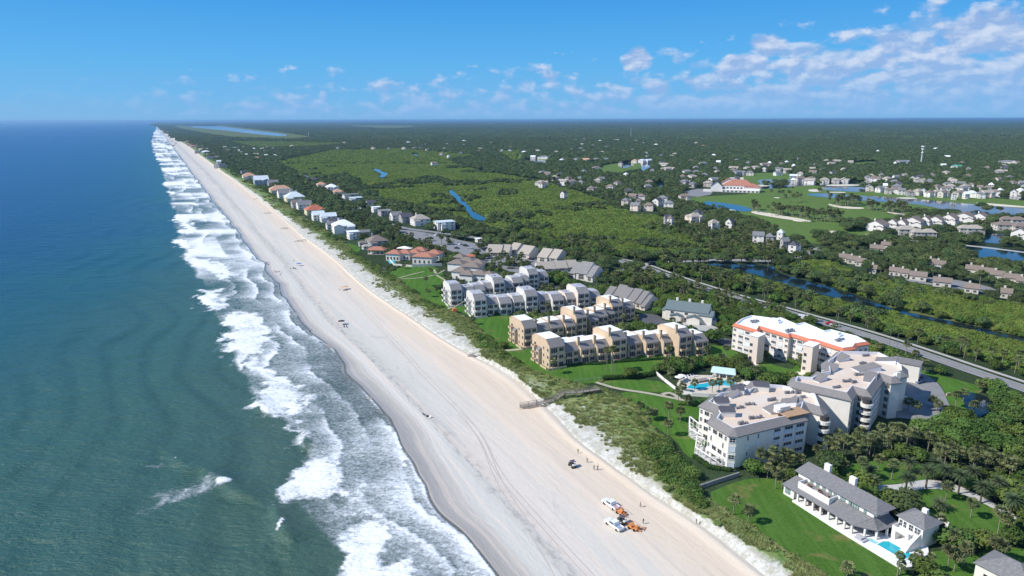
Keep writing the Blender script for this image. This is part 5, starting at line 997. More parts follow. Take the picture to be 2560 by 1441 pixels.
m.add([(-1.0,-4.6,3.1),(22.0,-4.6,3.1),(23.9,.29,5.0),(-.2,.29,5.0)],[(0,1,2,3)]); m.add([(22.0,-4.6,3.1),(26.6,-1.2,3.1),(27.2,6.6,3.1),(24.01,6.4,4.6),(24.01,.29,5.0)],[(0,1,4),(1,2,3,4)]); m.add([(-1.0,-4.6,3.1),(-.2,.29,5.0),(-.2,4,5.0),(-1.0,4.4,3.1)],[(0,1,2,3)])
m.add([(-1.0,-4.6,2.95),(22.0,-4.6,2.95),(26.6,-1.2,2.95),(27.2,6.6,2.95),(24.01,6.4,2.95),(-.2,4,2.95),(-1.0,4.4,2.95)],[(6,5,4,3,2,1,0)]); m.build('lower_roof',M_SLATE,V)
m=MB(); m.box(3.2,13.4,-3.0,.28,3.0,4.55); m.box(3.2,3.45,-3.0,.28,4.55,5.6); m.box(13.15,13.4,-3.0,.28,4.55,5.6); m.box(3.45,13.15,-3.0,-2.75,4.55,5.6); m.build('balcony',M_MARB,V)
m=MB(); m.box(3.46,13.14,-2.74,.27,4.551,4.60); m.build('balcony_floor',mat('balcony_tile',(.60,.50,.42),.9,.1,.8),V)
m=MB(); m.box(-.6,3.0,-4.0,-.2,0,2.95); m.build('end_room_wall',M_WHITE,V); put_win(V,.9,-4.02,.9,1.7,1.5,0,WIN_T)
for i,x in enumerate((4.6,7.1,9.6,12.1,14.6,17.1,19.4,21.6)): m=MB(); m.box(x-.24,x+.24,-4.45,-3.97,.5,2.94); m.build('column',M_WHITE,V)
for p in ((24.2,-2.7),(26.2,-.9),(26.5,2.6),(26.8,6.2)): m=MB(); m.box(p[0]-.22,p[0]+.22,p[1]-.22,p[1]+.22,.5,2.94); m.build('column',M_WHITE,V)
for x,w,h in ((15,1.5,1.5),(17.2,.9,1.5),(18.6,2.4,1.6),(21.6,.8,1.4)): put_win(V,x,.27,4.95,w,h,0,WIN_T)
for x in (5,7,9,11,12.6): put_win(V,x,.27,4.75,1.0,1.6,0,WIN_T,'glass_door')
for x in (6,9,12,15,18,21,24): put_win(V,x,.27,.6,1.9,2.2,0,WIN_B,'glass_door')
put_win(V,24.02,2.2,5.1,.9,1.1,math.pi/2,WIN_T)
# pool house with outside stair
m=MB(); m.box(27.2,33.6,5.6,12.0,0,6.0); m.build('pool_house_wall',M_WHITE,V)
m=MB(); m.add([(26.6,5.0,5.95),(34.3,5.0,5.95),(34.3,12.7,5.95),(26.6,12.7,5.95),(29.8,8.9,8.0),(31.2,8.9,8.0)],[(0,1,5,4),(1,2,5),(2,3,4,5),(3,0,4),(3,2,1,0)]); rf=m.build('pool_house_roof',M_SLATE,V); m=MB(); m.box(30.2,31.5,9.6,10.5,7.0,8.7); m.build('chimney',M_WHITE,rf)
m=MB(); m.box(27.3,31.6,3.2,5.58,2.9,3.2); m.box(27.3,31.6,3.2,3.4,3.2,4.1); m.box(27.3,27.5,3.4,5.58,3.2,4.1); m.box(27.3,28.3,3.2,5.58,.5,2.9); m.box(30.8,31.6,3.2,5.58,.5,2.9); m.build('pool_house_balcony',M_WHITE,V)
m=MB()
for i in range(10): m.box(31.7,33.0,5.5-.52*(i+1),5.5-.52*i,.5,3.1-.27*i)
m.build('outside_stair',M_MARB,V); m=MB(); st=[(33.0,5.6,.4,4.3),(33.0,3.4,.4,3.2),(33.0,1.6,.4,2.2),(33.0,.3,.4,.9)]
for a,b in zip(st[:-1],st[1:]): m.add([(33.02,a[1],.4),(33.3,a[1],.4),(33.3,b[1],.4),(33.02,b[1],.4),(33.02,a[1],a[3]),(33.3,a[1],a[3]),(33.3,b[1],b[3]),(33.02,b[1],b[3])],[(4,7,6,5),(0,4,7,3)[::-1],(1,5,6,2),(0,1,5,4),(2,3,7,6)])
m.build('curved_stair_wall',M_WHITE,V)
for x,w in ((27.9,.8),(29.0,.8),(30.6,1.2),(31.9,.7),(32.7,.7)): put_win(V,x,5.57,3.5,w,1.8,0,WIN_W)
# terrace slab, pool
PO=[(27.7,-2.9),(27.5,-.2),(28.2,1.3),(33.8,1.5),(34.9,1.0),(34.9,-2.7)]
SL=[(3.6,-5.2),(17.6,-5.9),(36.4,-6.0),(37.2,-3.2),(36.2,1.0),(35.9,5.4),(33.9,8),(30,6),(27,5.6),(25,3),(3.6,-1)]
def vl(p): a,b=_rot(p[0],p[1],VR); return (a+vX,b+vY)
m=MB(); m.prism(SL,.0,.5); m.build('terrace',M_MARB,V)
def pool(o,P,z,lab=None):
    m=MB(); Q=inset(P,-.35); ring(m,Q,z,P,z+.0) if False else None; cap(m,P if sum(P[i][0]*P[(i+1)%len(P)][1]-P[(i+1)%len(P)][0]*P[i][1] for i in range(len(P)))>0 else P[::-1],z+.03); m.build('pool_water',M_POOL,o)
    m=MB(); 
    for a,b in zip(P,P[1:]+P[:1]): m.obox(a,b,.3,z-.02,z+.12)
    m.build('pool_coping',M_MARB,o)
pool(V,PO,.5); m=MB(); cap(m,[(24.9,-3.1),(27.5,-2.9),(27.4,-1.4),(25.3,-1.6)],.53); m.build('shallow_basin',M_SHAL,V); m=MB(); cap(m,[(34.9,-1.6),(36.6,-1.3),(36.2,1.0),(34.9,1.0)],.53); m.build('shallow_basin',M_SHAL,V)
FOOT.append([vl(p) for p in [(-3,-7.5),(38,-7.5),(39,0),(37,13),(34,14),(25,13.5),(24,8.5),(-3,8.5)]]); LP['villa']=FOOT[-1]
def seat(x,y,z,rz,label,w=1.9,d=.8,m_=None,name='outdoor_sofa',cat='sofa'):
    o=empty(name,(*vl((x,y)),z),VR+rz,label,cat); m=MB(); m.box(-w/2,w/2,-d/2,d/2,.12,.42); m.build('seat',m_,o); m=MB(); m.box(-w/2,w/2,d/2-.18,d/2,.42,.85); m.build('backrest',m_,o); return o
M_CUSH=mat('grey_cushion',(.45,.45,.47),.9,.1,1); M_TEAK=mat('dark_teak',(.16,.09,.07),.8,.15,1)
for x,y,rz,l in ((24.2,-4.9,0,'pale sofa by the pool end of the terrace'),(25.4,-4.4,1.57,'second pale sofa facing the low table'),(24.0,-3.4,3.14,'third pale sofa with its back to the colonnade')): seat(x,y,.5,rz,l,m_=M_CUSH)
o=empty('low_table',(*vl((24.9,-4.2)),.5),VR,'square low table between the pale terrace sofas','table'); m=MB(); m.box(-.45,.45,-.45,.45,.3,.36); m.build('table_top',M_WHITE,o)
for i,(a,b) in enumerate(((-.4,-.4),(.4,-.4),(.4,.4),(-.4,.4))): m=MB(); m.box(a-.03,a+.03,b-.03,b+.03,0,.3); m.build('leg',M_WHITE,o)
for x,y,rz,l in ((5.5,-1.4,.3,'dark chair at the left end of the villa balcony'),(6.8,-1.9,2.0,'second dark chair on the villa balcony'),(9.0,-1.2,1.0,'brown chair in the middle of the villa balcony'),(10.6,-1.7,3.5,'brown chair right of the balcony table'),(12.1,-1.3,2.4,'chair at the right end of the villa balcony')): seat(x,y,4.6,rz,l,.9,.8,M_TEAK,'balcony_chair','chair')
for x,l in ((8.4,'long dark dining table on the villa terrace'),(11.4,'second dark dining table under the colonnade')):
    o=empty('dining_table',(*vl((x,-3.0)),.5),VR,l,'table'); m=MB(); m.box(-1.1,1.1,-.5,.5,.68,.76); m.build('table_top',M_TEAK,o); m=MB(); m.box(-.9,-.8,-.4,.4,0,.68); m.build('leg',M_TEAK,o); m=MB(); m.box(.8,.9,-.4,.4,0,.68); m.build('leg',M_TEAK,o)
# garden walls
def gwall(name,pts,w,h,m_,label,cat='wall',z=0):
    P=GP(pts,z); o=empty(name,(P[0][0],P[0][1],z),0,label,cat)
    for a,b in zip(P[:-1],P[1:]): m=MB(); m.obox((a[0]-P[0][0],a[1]-P[0][1]),(b[0]-P[0][0],b[1]-P[0][1]),w,0,h); m.build('wall_segment',m_,o)
    return o
gwall('garden_wall',[(1735,1228),(1790,1209),(1847,1191)],.5,1.3,mat('grey_stone_wall',(.24,.235,.23),.9,.2,.8),'grey stone wall along the upper edge of the villa lawn')
gwall('garden_wall',[(2345,1305),(2370,1325)],.3,2.0,M_WHITE,'white garden wall behind the pool house'); gwall('garden_wall',[(2375,1343),(2392,1352),(2410,1356)],.5,1.6,M_WHITE,'short white wall piece right of the pool house')
gwall('brick_wall',[(935,573),(972,588)],.4,1.6,mat('pale_lane_wall',(.60,.56,.42),.9,.1,.5),'long pale wall above the beach club lane'); gwall('brick_wall',[(980,593),(1002,598),(1014,600)],.4,1.6,MATS['pale_lane_wall'],'second length of the pale lane wall')  # lane walls in one even pale colour
def fence(pts,h,sp,m_,label,z=0.0,pw=.08,infill=True,name='fence'):
    P=GP(pts,z); o=empty(name,(P[0][0],P[0][1],z),0,label,'fence'); ox,oy=P[0]
    for a,b in zip(P[:-1],P[1:]):
        L=math.dist(a,b); n=max(1,int(L/sp))
        m=MB(); A=(a[0]-ox,a[1]-oy);B=(b[0]-ox,b[1]-oy); m.obox(A,B,.05,h-.12,h-.02); m.build('rail',m_,o); m=MB(); m.obox(A,B,.05,.25,.35); m.build('rail',m_,o)
        if infill:
            m=MB(); m.obox(A,B,.025,.35,h-.12); m.build('panel',m_,o)
        m=MB()
        for i in range(n+1): t=i/n; x=A[0]+(B[0]-A[0])*t; y=A[1]+(B[1]-A[1])*t; m.box(x-pw,x+pw,y-pw,y+pw,-.3,h)
        q=m.build('posts',m_,o); q['kind']='stuff'
    return o
fence([(1635,933),(1660,955),(1688,977)],1.7,2.0,M_WHITE,'white fence slanting down to the resort pool')
fence([(1437,957),(1480,952),(1515,949)],1.3,2.2,mat('grey_fence',(.40,.42,.38),.8,.1,.8),'grey green wire fence at the lawn end of the hedge',infill=False)
fence([(1752,1243),(1805,1278),(1859,1314),(1925,1356),(1975,1392),(2045,1443)],.9,2.4,mat('tan_fence',(.46,.42,.30),.9,.1,.8),'low weathered fence between villa lawn and dune',infill=False)
fence([(1845,904),(1860,918)],1.0,2,M_WHITE,'tiny white gate by the hedge',name='gate') if False else None
# ------------------------------------------------------------------ resort pool
rx,ry=G(1775,965,0); RP=empty('swimming_pool',(rx,ry,0),0,'free form turquoise resort pool with sandstone deck and palm island','pool')
def rl(l,z=.3): return [(a-rx,b-ry) for a,b in GP(l,z)]
dk=[(1692,960),(1700,948),(1716,943),(1735,938),(1762,938),(1800,940),(1830,944),(1858,950),(1872,962),(1880,975),(1865,985),(1840,984),(1815,990),(1770,988),(1730,985),(1705,980)]
m=MB(); m.prism(rl(dk),0,.3); m.build('pool_deck',mat('sandstone_deck',(.60,.53,.44),.9,.08,.6),RP)
pl=smooth_poly(rl([(1718,967),(1728,960),(1750,961),(1770,957),(1790,954),(1805,951),(1830,951),(1842,958),(1840,966),(1820,967),(1808,964),(1790,966),(1768,968),(1758,976),(1735,974),(1716,972)]),2)
m=MB(); cap(m,pl if sum(pl[i][0]*pl[(i+1)%len(pl)][1]-pl[(i+1)%len(pl)][0]*pl[i][1] for i in range(len(pl)))>0 else pl[::-1],.34); m.build('pool_water',M_POOL,RP)
m=MB(); [m.obox(a,b,.3,.28,.42) for a,b in zip(pl,pl[1:]+pl[:1])]; m.build('pool_coping',M_MARB,RP)
m=MB(); m.prism(rl([(1746,951),(1768,949),(1768,955),(1748,958)]),.3,1.1); m.build('waterfall_rock',mat('grey_rock',(.25,.22,.20),.95,.2,1.0),RP)
m=MB(); [m.obox(a,b,.12,.0,1.6) for a,b in zip(rl([(1705,984),(1730,989),(1770,992),(1812,993)]),rl([(1730,989),(1770,992),(1812,993),(1845,988)]))]; m.build('white_pool_wall',M_WHITE,RP)
FOOT.append([(a+rx,b+ry) for a,b in inset(rl(dk),-1.5 if True else 0)]) ; FOOT.append([(a+rx,b+ry) for a,b in rl(dk)])
cb=empty('pool_cabana',(*G(1808,944,0),0),R(-22),'pool cabana with pale aqua roof behind the resort pool','cabana'); m=MB()
for x in (-4,-1.4,1.4,4): m=MB(); m.box(x-.2,x+.2,-1.9,-1.5,0,2.6); m.build('post',M_WHITE,cb)
m=MB(); m.box(-4.3,4.3,1.2,1.6,0,2.6); m.build('back_wall',M_WHITE,cb); m=MB(); m.add([(-5,-2.6,2.5),(5,-2.6,2.5),(5,2.2,2.9),(-5,2.2,2.9),(-4.4,.6,4.2),(4.4,.6,4.2)],[(0,1,5,4),(1,2,5),(2,3,4,5),(3,0,4),(3,2,1,0)]); m.build('roof',mat('aqua_roof',(.50,.66,.68),.7,.05,.5),cb); FOOT.append([(cb.location.x+a*7,cb.location.y+b*5) for a,b in ((-1,-1),(1,-1),(1,1),(-1,1))])
def umbrella(x,y,z,r,h,m_,label,group=None,name='sun_umbrella'):
    o=empty(name,(x,y,z),0,label,'umbrella',group); m=MB(); m.cyl(0,0,0,h,.04,.03,5); m.build('pole',M_WHITE,o); m=MB(); n=8
    v=[(r*math.cos(6.283*i/n),r*math.sin(6.283*i/n),h-.35) for i in range(n)]+[(0,0,h+.15)]; m.add(v,[(i,(i+1)%n,n) for i in range(n)]+[tuple(reversed(range(n)))]); m.build('canopy',m_,o); return o
for (a,b,l) in ((1696,956,'leftmost white sun umbrella by the resort pool'),(1704,952,'second white umbrella left of the resort pool'),(1873,972,'large white sunshade at the right end of the resort pool')): umbrella(*G(a,b,.3),.3,1.7 if a<1800 else 2.6,2.6,M_WHITE,l)
M_LNG=mat('white_lounger',(.75,.76,.78),.8,.03,1)
for i,(a,b) in enumerate(((1715,946),(1722,944),(1730,942),(1738,941),(1775,943),(1782,943),(1862,958),(1866,963),(1855,979),(1848,981))):
    o=empty('sun_lounger',(*G(a,b,.3),.3),i*.4,'white sun lounger on the resort pool deck','lounger','white loungers round the resort pool'); m=MB(); m.box(-.35,.35,-1.0,.5,.25,.35); m.build('seat',M_LNG,o); m=MB(); m.add([(-.35,.5,.25),(.35,.5,.25),(.35,1.0,.8),(-.35,1.0,.8),(-.35,.5,.35),(.35,.5,.35),(.35,.98,.9),(-.35,.98,.9)],[(0,3,2,1),(4,5,6,7),(0,1,5,4),(1,2,6,5),(2,3,7,6),(3,0,4,7)]); m.build('backrest',M_LNG,o)
# fountain
fx,fy=G(2457,1016,.25); o=empty('fountain',(fx,fy,.25),0,'small white spray fountain in the dark pond','fountain'); m=MB(); rd=random.Random(4)
for i in range(160):
    a=rd.uniform(0,6.28); t=rd.random(); r=.25+1.9*t*rd.random(); z=2.3*(1-t*t)*rd.uniform(.6,1); s=.06; x,y=r*math.cos(a),r*math.sin(a); m.add([(x-s,y,z),(x+s,y,z),(x,y,z+.25)],[(0,1,2)])
m.build('spray',M_WHITE,o)['kind']='stuff'; m=MB(); m.cyl(0,0,0,.3,.3,.2,8); m.build('nozzle',M_HV,o)
# grey roof at the lower right corner and small sign
house(2530,1425,120,3.8,'hip',M_WHITE,M_SLATE,'grey hipped roof of a low house cut off at the lower right corner',rot=-60,ratio=.8,win=2)
house(2315,930,40,3,'flat',M_WHITE,M_ROOFW,'unseen')if False else None
o=empty('entrance_sign',(*G(2370,990,0),.1),.4,'small tan entrance sign beside the parking court','sign'); m=MB(); m.box(-1.0,1.0,-.15,.15,.2,1.1); m.build('board',M_TAN,o); m=MB(); m.box(-1.3,1.3,-.3,.3,0,.2); m.build('plinth',M_TERRA,o)
# lamp posts and thin poles by the road
for i,(a,b,l) in enumerate(((2222,872,'tall thin lamp post on the road by the orange trimmed building'),(2240,882,'second lamp post along the coast road'),(2263,897,'third lamp post where the road passes the parking court'))):
    o=empty('lamp_post',(*G(a,b,0),0),0,l,'lamp post'); m=MB(); m.cyl(0,0,0,9.5,.12,.08,6); m.build('pole',M_HV,o); m=MB(); m.box(-.2,1.4,-.06,.06,9.4,9.55); m.build('arm',M_HV,o)
# ------------------------------------------------------------------ boardwalks
def boardwalk(pts,w,label,zs,rail=True,sp=2.4):
    """pts: photo pixels, zs: deck level at each"""
    P=[(*G(a,b,z),z) for (a,b),z in zip(pts,zs)]; o=empty('boardwalk',P[0],0,label,'boardwalk'); ox,oy,oz=P[0]; pm=MB(); npk=0
    for a,b in zip(P[:-1],P[1:]):
        L=math.dist(a[:2],b[:2]); n=max(1,int(L/sp)); dx,dy=(b[0]-a[0])/L,(b[1]-a[1])/L; rz=math.atan2(dy,dx)
        m=MB()
        for i in range(int(L/.32)):
            t=i*.32; z=a[2]+(b[2]-a[2])*t/L-oz; x=a[0]+dx*t-ox; y=a[1]+dy*t-oy; m.add([(x-dy*w/2,y+dx*w/2,z),(x+dy*w/2,y-dx*w/2,z),(x+dy*w/2+dx*.27,y-dx*w/2+dy*.27,z),(x-dy*w/2+dx*.27,y+dx*w/2+dy*.27,z)],[(0,1,2,3)])
        q=m.build('planks',M_WOOD,o); q['kind']='stuff'
        for s in (-1,1):
            m=MB(); nx,ny=-dy*s*w/2,dx*s*w/2
            for h0,h1,ww in ((-.25,-.02,.08),(.45,.53,.05),(.95,1.05,.06)) if rail else ((-.25,-.02,.08),):
                A=(a[0]-ox+nx,a[1]-oy+ny,a[2]-oz); B=(b[0]-ox+nx,b[1]-oy+ny,b[2]-oz); ex,ey=-dy*ww,dx*ww
                v=[(A[0]-ex,A[1]-ey,A[2]+h0),(B[0]-ex,B[1]-ey,B[2]+h0),(B[0]+ex,B[1]+ey,B[2]+h0),(A[0]+ex,A[1]+ey,A[2]+h0)]; v+= [(c[0],c[1],c[2]+h1-h0) for c in v]
                m.add(v,[(0,3,2,1),(4,5,6,7),(0,1,5,4),(1,2,6,5),(2,3,7,6),(3,0,4,7)])
            m.build('rail',M_WOOD,o)
            for i in range(n+1):
                t=i/n; x=a[0]-ox+(b[0]-a[0])*t+nx; y=a[1]-oy+(b[1]-a[1])*t+ny; z=(b[2]-a[2])*t+a[2]-oz; pm.box(x-.08,x+.08,y-.08,y+.08,z-2.6,z+(1.0 if rail else 0))
    q=pm.build('posts',M_WOOD,o); q['kind']='stuff'; return o
boardwalk([(1300,1016),(1342,1009),(1362,1005)],1.8,'low end of the long boardwalk reaching the open sand',[-.1,.9,1.3]); boardwalk([(1362,1005),(1385,1000),(1408,982),(1440,981),(1498,972)],1.9,'long grey boardwalk climbing over the dune to the lawn',[1.3,1.6,3.0,3.0,2.2])
boardwalk([(1172,889),(1200,888),(1222,891)],3.0,'wide wooden beach deck below the tan rows',[-.2,.3,.6]); boardwalk([(1214,888),(1228,880),(1241,878)],1.6,'short stair walk from the wooden deck to the tan rows',[.5,1.8,1.2])
boardwalk([(1045,785),(1070,784)],2.2,'small dune deck below the white apartment row',[.6,.8]); boardwalk([(930,685),(950,678),(962,672)],1.6,'dark dune walkway below the beach club',[.5,1.2,1.5])
for i,(a,b,c,d) in enumerate(((737,603,764,599),(812,622,840,618),(880,612,900,610),(702,571,718,569),(660,533,676,531),(633,498,645,496),(596,463,606,461),(460,437,476,436))):
    boardwalk([(a,b),(c,d)],1.3,'narrow dune crossover, number unseen' if False else ['dark walkway stub on the pink berm','walkway stub below the turreted house','pale straight walk beside the brown roofed house','walkway stub below the red roof','walkway stub below the metal roofed house','walkway stub below the dormered house','walkway stub below the blue grey house','dark groyne stub at the distant water line'][i],[-.6 if i<7 else -2.8,.5 if i<7 else -2.2],rail=False)
# ------------------------------------------------------------------ plants
def leafmat(name,a,b,rnd=.28,trans=.18,scale=.35): return mat(name,a,.75,scale=scale,col2=b,rnd=rnd,spec=.12,trans=trans,detail=3)
L_MANG=leafmat('mangrove_leaves',(.125,.200,.036),(.215,.285,.062),.22,.28,.05)
L_OAK=leafmat('oak_leaves',(.068,.112,.042),(.135,.180,.062),.30,.25,.12)
L_SCRUB=leafmat('scrub_leaves',(.070,.135,.028),(.135,.200,.048),.32,.25,.15)
L_PALM=leafmat('palm_leaves',(.125,.165,.060),(.215,.230,.105),.22,.3,.8); L_DATE=leafmat('date_palm_leaves',(.060,.095,.045),(.12,.15,.075),.2,.15,.5)
L_DEAD=leafmat('dry_palm_leaves',(.20,.165,.10),(.27,.23,.15),.2,.1,.5); L_DUNE=leafmat('dune_shrub_leaves',(.15,.21,.055),(.27,.30,.11),.28,.28,.3); L_HEDGE=leafmat('hedge_leaves',(.022,.060,.014),(.045,.095,.022),.2,.15,.5)
M_TRUNK=mat('palm_trunk',(.27,.235,.19),.95,.2,2.0); M_BARK=mat('bark',(.13,.105,.08),.95,.2,2.0)
def ico():
    t=(1+5**.5)/2; v=[(-1,t,0),(1,t,0),(-1,-t,0),(1,-t,0),(0,-1,t),(0,1,t),(0,-1,-t),(0,1,-t),(t,0,-1),(t,0,1),(-t,0,-1),(-t,0,1)]
    f=[(0,11,5),(0,5,1),(0,1,7),(0,7,10),(0,10,11),(1,5,9),(5,11,4),(11,10,2),(10,7,6),(7,1,8),(3,9,4),(3,4,2),(3,2,6),(3,6,8),(3,8,9),(4,9,5),(2,4,11),(6,2,10),(8,6,7),(9,8,1)]
    return [Vector(q).normalized() for q in v],f
def crown(name,lobes,n,ls,m,seed,hull=.80,flat=.5):
    """leaf clumps spread over the outside of several lobes, with rough inner masses"""
    rd=random.Random(seed); V=[];F=[]
    tot=sum(l[3]*l[3] for l in lobes)
    for (cx,cy,cz,r,rz) in lobes:
        iv,if_=ico(); b=len(V)
        for q in iv:
            k=hull*rd.uniform(.85,1.08); V.append((cx+q.x*r*k,cy+q.y*r*k,cz+q.z*rz*k))
        F+=[(a+b,c+b,d+b) for a,c,d in if_]
        k=int(n*r*r/tot)
        for _ in range(k):
            z=rd.uniform(-.45,1); a=rd.uniform(0,6.283); s=math.sqrt(max(0,1-z*z)); d=Vector((s*math.cos(a),s*math.sin(a),z)); rr=rd.uniform(.86,1.14)
            p=Vector((cx+d.x*r*rr,cy+d.y*r*rr,cz+d.z*rz*rr)); nn=(d*flat+Vector((rd.gauss(0,1),rd.gauss(0,1),rd.gauss(0,1))).normalized()*(1-flat)+Vector((0,0,.35))).normalized()
            u=nn.orthogonal().normalized(); w=nn.cross(u); an=rd.uniform(0,6.283); u,w=u*math.cos(an)+w*math.sin(an),w*math.cos(an)-u*math.sin(an); s1=ls*rd.uniform(.6,1.3); s2=s1*rd.uniform(.6,1.0); b=len(V)
            V+= [tuple(p+u*s1),tuple(p+w*s2-nn*s1*.25),tuple(p-u*s1),tuple(p-w*s2-nn*s1*.25)]; F.append((b,b+1,b+2)); F.append((b,b+2,b+3))
    me=bpy.data.meshes.new(name); me.from_pydata([tuple(q) for q in V],[],F); me.materials.append(m); me.update(); return me
def rlobes(seed,n,R_,h,rl,sq=.8):
    rd=random.Random(seed); L=[(0,0,h,rl*1.15,rl*sq*1.1)]
    for i in range(n-1):
        a=6.283*i/(n-1)+rd.uniform(-.4,.4); q=R_*rd.uniform(.7,1.05); r=rl*rd.uniform(.7,1.0); L.append((q*math.cos(a),q*math.sin(a),h+rd.uniform(-.8,.25)*rl*.6,r,r*sq))
    return L
OAKC=[crown('oak_crown',rlobes(s,7,2.9,5.6,2.5,.75),620,.46,L_OAK,s) for s in range(4)]
SCRC=[crown('scrub_crown',rlobes(s+9,6,1.9,3.0,1.7,.85),520,.34,L_SCRUB,s+9) for s in range(4)]
OAKF=[crown('far_oak_crown',rlobes(s+20,6,2.8,5.2,2.6,.8),150,.85,L_OAK,s+20) for s in range(4)]
MANGN=[crown('mangrove_bush',rlobes(s+30,5,1.5,1.6,1.35,.9),300,.30,L_MANG,s+30) for s in range(4)]
MANGF=[crown('far_mangrove_bush',rlobes(s+40,6,3.0,1.9,2.1,.8),170,.62,L_MANG,s+40) for s in range(4)]
def patch(seed,m,n,size,hh,rr):
    rd=random.Random(seed); L=[]
    for i in range(n): r=rr*rd.uniform(.75,1.25); L.append((rd.uniform(-size,size),rd.uniform(-size,size),hh*rd.uniform(.6,1.1),r,r*1.0))
    return crown('canopy_patch',L,n*16,rr*.34,m,seed,.95)
PATCHF=[patch(60+i,L_OAK,26,26,5.5,5.2) for i in range(3)]; PATCHM=[patch(70+i,L_MANG,26,24,1.0,4.2) for i in range(2)]
def trunk_mesh(name,h,r0,r1,bend,m,limbs=0,seed=0):
    rd=random.Random(seed); b=MB(); pts=[(bend*(t*t),0,h*t) for t in (0,.3,.6,1)]; b.tube(pts,[r0,r0*.8,(r0+r1)/2*.9,r1],6)
    for i in range(limbs):
        a=6.283*i/limbs+rd.random(); z=h*.55; b.tube([(bend*.3,0,z),(bend*.3+math.cos(a)*1.2,math.sin(a)*1.2,z+h*.25),(bend*.3+math.cos(a)*2.4,math.sin(a)*2.4,z+h*.38)],[r1*.8,r1*.6,r1*.35],5)
    return b.mesh(name,m,True)
OAKT=trunk_mesh('oak_trunk',5.2,.34,.2,.3,M_BARK,4,1); SCRT=trunk_mesh('scrub_trunk',2.6,.16,.1,.2,M_BARK,3,2)
def palm_crown(name,seed,nl=38,r=1.12):
    rd=random.Random(seed); V=[];F=[]
    def fan(d,up,L,W,droop,seg=6):
        b=len(V); base=d*.25; st=d*L*.42+Vector((0,0,droop*-.1)); side=d.cross(Vector((0,0,1))).normalized() if abs(d.z)<.98 else Vector((1,0,0)); nrm=side.cross(d).normalized()
        V.append(tuple(base)); V.append(tuple(st+side*.05)); V.append(tuple(st-side*.05)); F.append((b,b+1,b+2))
        c=len(V); V.append(tuple(st)); k=seg*2
        for i in range(k+1):
            a=-1.25+2.5*i/k; rr=W*(1.0 if i%2==0 else .62)*rd.uniform(.85,1.1); p=st+d*math.cos(a)*rr+side*math.sin(a)*rr-nrm*(.18*abs(math.sin(a))*rr); p.z-=droop*.30*rr*rr; V.append(tuple(p))
        for i in range(k): F.append((c,c+1+i,c+2+i))
    for i in range(nl):
        z=rd.uniform(-.45,.98); a=i*2.399+rd.uniform(-.3,.3); s=math.sqrt(1-z*z); fan(Vector((s*math.cos(a),s*math.sin(a),z)),0,rd.uniform(1.5,2.0)*r,rd.uniform(.85,1.15)*r,1.0 if z<.5 else .5,4)
    me=bpy.data.meshes.new(name); me.from_pydata(V,[],F); me.materials.append(L_PALM); me.update()
    V2=V; V=[];F=[]
    def fan2(d,W):
        c=len(V); side=d.cross(Vector((0,0,1))).normalized(); V.append((d.x*.3,d.y*.3,-.25)); V.append(tuple(d*W+side*.35+Vector((0,0,-1.1)))); V.append(tuple(d*W-side*.35+Vector((0,0,-1.1)))); F.append((c,c+1,c+2))
    for i in range(11): a=i*6.283/11+rd.random()*.3; fan2(Vector((math.cos(a),math.sin(a),0)),rd.uniform(.5,.95))
    m2=bpy.data.meshes.new(name+'_skirt'); m2.from_pydata(V,[],F); m2.materials.append(L_DEAD); m2.update()
    return me,m2
def date_crown(name,seed,n=46,L=2.9):
    rd=random.Random(seed); V=[];F=[]
    for i in range(n):
        t=i/n; el=1.35-t*1.75+rd.uniform(-.12,.12); a=i*2.399; d=Vector((math.cos(a),math.sin(a),0)); side=Vector((-d.y,d.x,0)); pts=[]; p=Vector((0,0,0)); e=el; K=10
        for k in range(K+1): pts.append(p.copy()); p=p+(d*math.cos(e)+Vector((0,0,math.sin(e))))*(L/K); e-=.105+.05*k/K
        for k in range(1,K+1):
            ll=.52*math.sin(math.pi*min(1,(k+1.2)/(K+1.6)))+.08; f=(pts[k]-pts[k-1]).normalized()
            for s in (1,-1):
                for h_ in (0,.5):
                    o=pts[k-1].lerp(pts[k],h_); tip=o+side*s*ll*.85+f*ll*.5+Vector((0,0,-.10+.16)); b=len(V); V+= [tuple(o),tuple(o+f*.13),tuple(tip)]; F.append((b,b+1,b+2))
    me=bpy.data.meshes.new(name); me.from_pydata(V,[],F); me.materials.append(L_DATE); me.update(); return me
PALMS=[palm_crown('palm_crown_%d'%s,s) for s in range(4)]; PALMS=[(a,b) for a,b in PALMS]
for a,b in PALMS: a.name='palm_crown'; b.name='dry_skirt'
DATES=[date_crown('date_palm_crown',s) for s in (3,5)]
PTR=[trunk_mesh('palm_trunk',1.0,.17,.13,b,M_TRUNK) for b in (0,.25,-.2)]; DTR=trunk_mesh('date_palm_trunk',1.0,.32,.27,0,M_BARK)
def palm(x,y,h,label,group=None,sc=1.0,kind='sabal',z=0.0):
    o=empty('palm_tree' if kind=='sabal' else 'date_palm',(x,y,z),random.uniform(0,6.28),label,'palm tree',group)
    k=random.randrange(4); t=random.choice(PTR) if h>5 else PTR[0]
    bend={PTR[0].name:0,PTR[1].name:.25,PTR[2].name:-.2}
    if kind=='sabal':
        bx={0:0,1:.25,2:-.2}[PTR.index(t)]; inst('trunk',t,o,sc=(1,1,h)); inst('crown',PALMS[k][0],o,(bx,0,h),random.uniform(0,6),(sc,sc,sc)); inst('dry_skirt',PALMS[k][1],o,(bx,0,h),0,(sc,sc,sc))
    else:
        inst('trunk',DTR,o,sc=(1,1,h)); inst('crown',random.choice(DATES),o,(0,0,h),random.uniform(0,6),(sc,sc,sc))
    return o
NP=0
PALML=[]
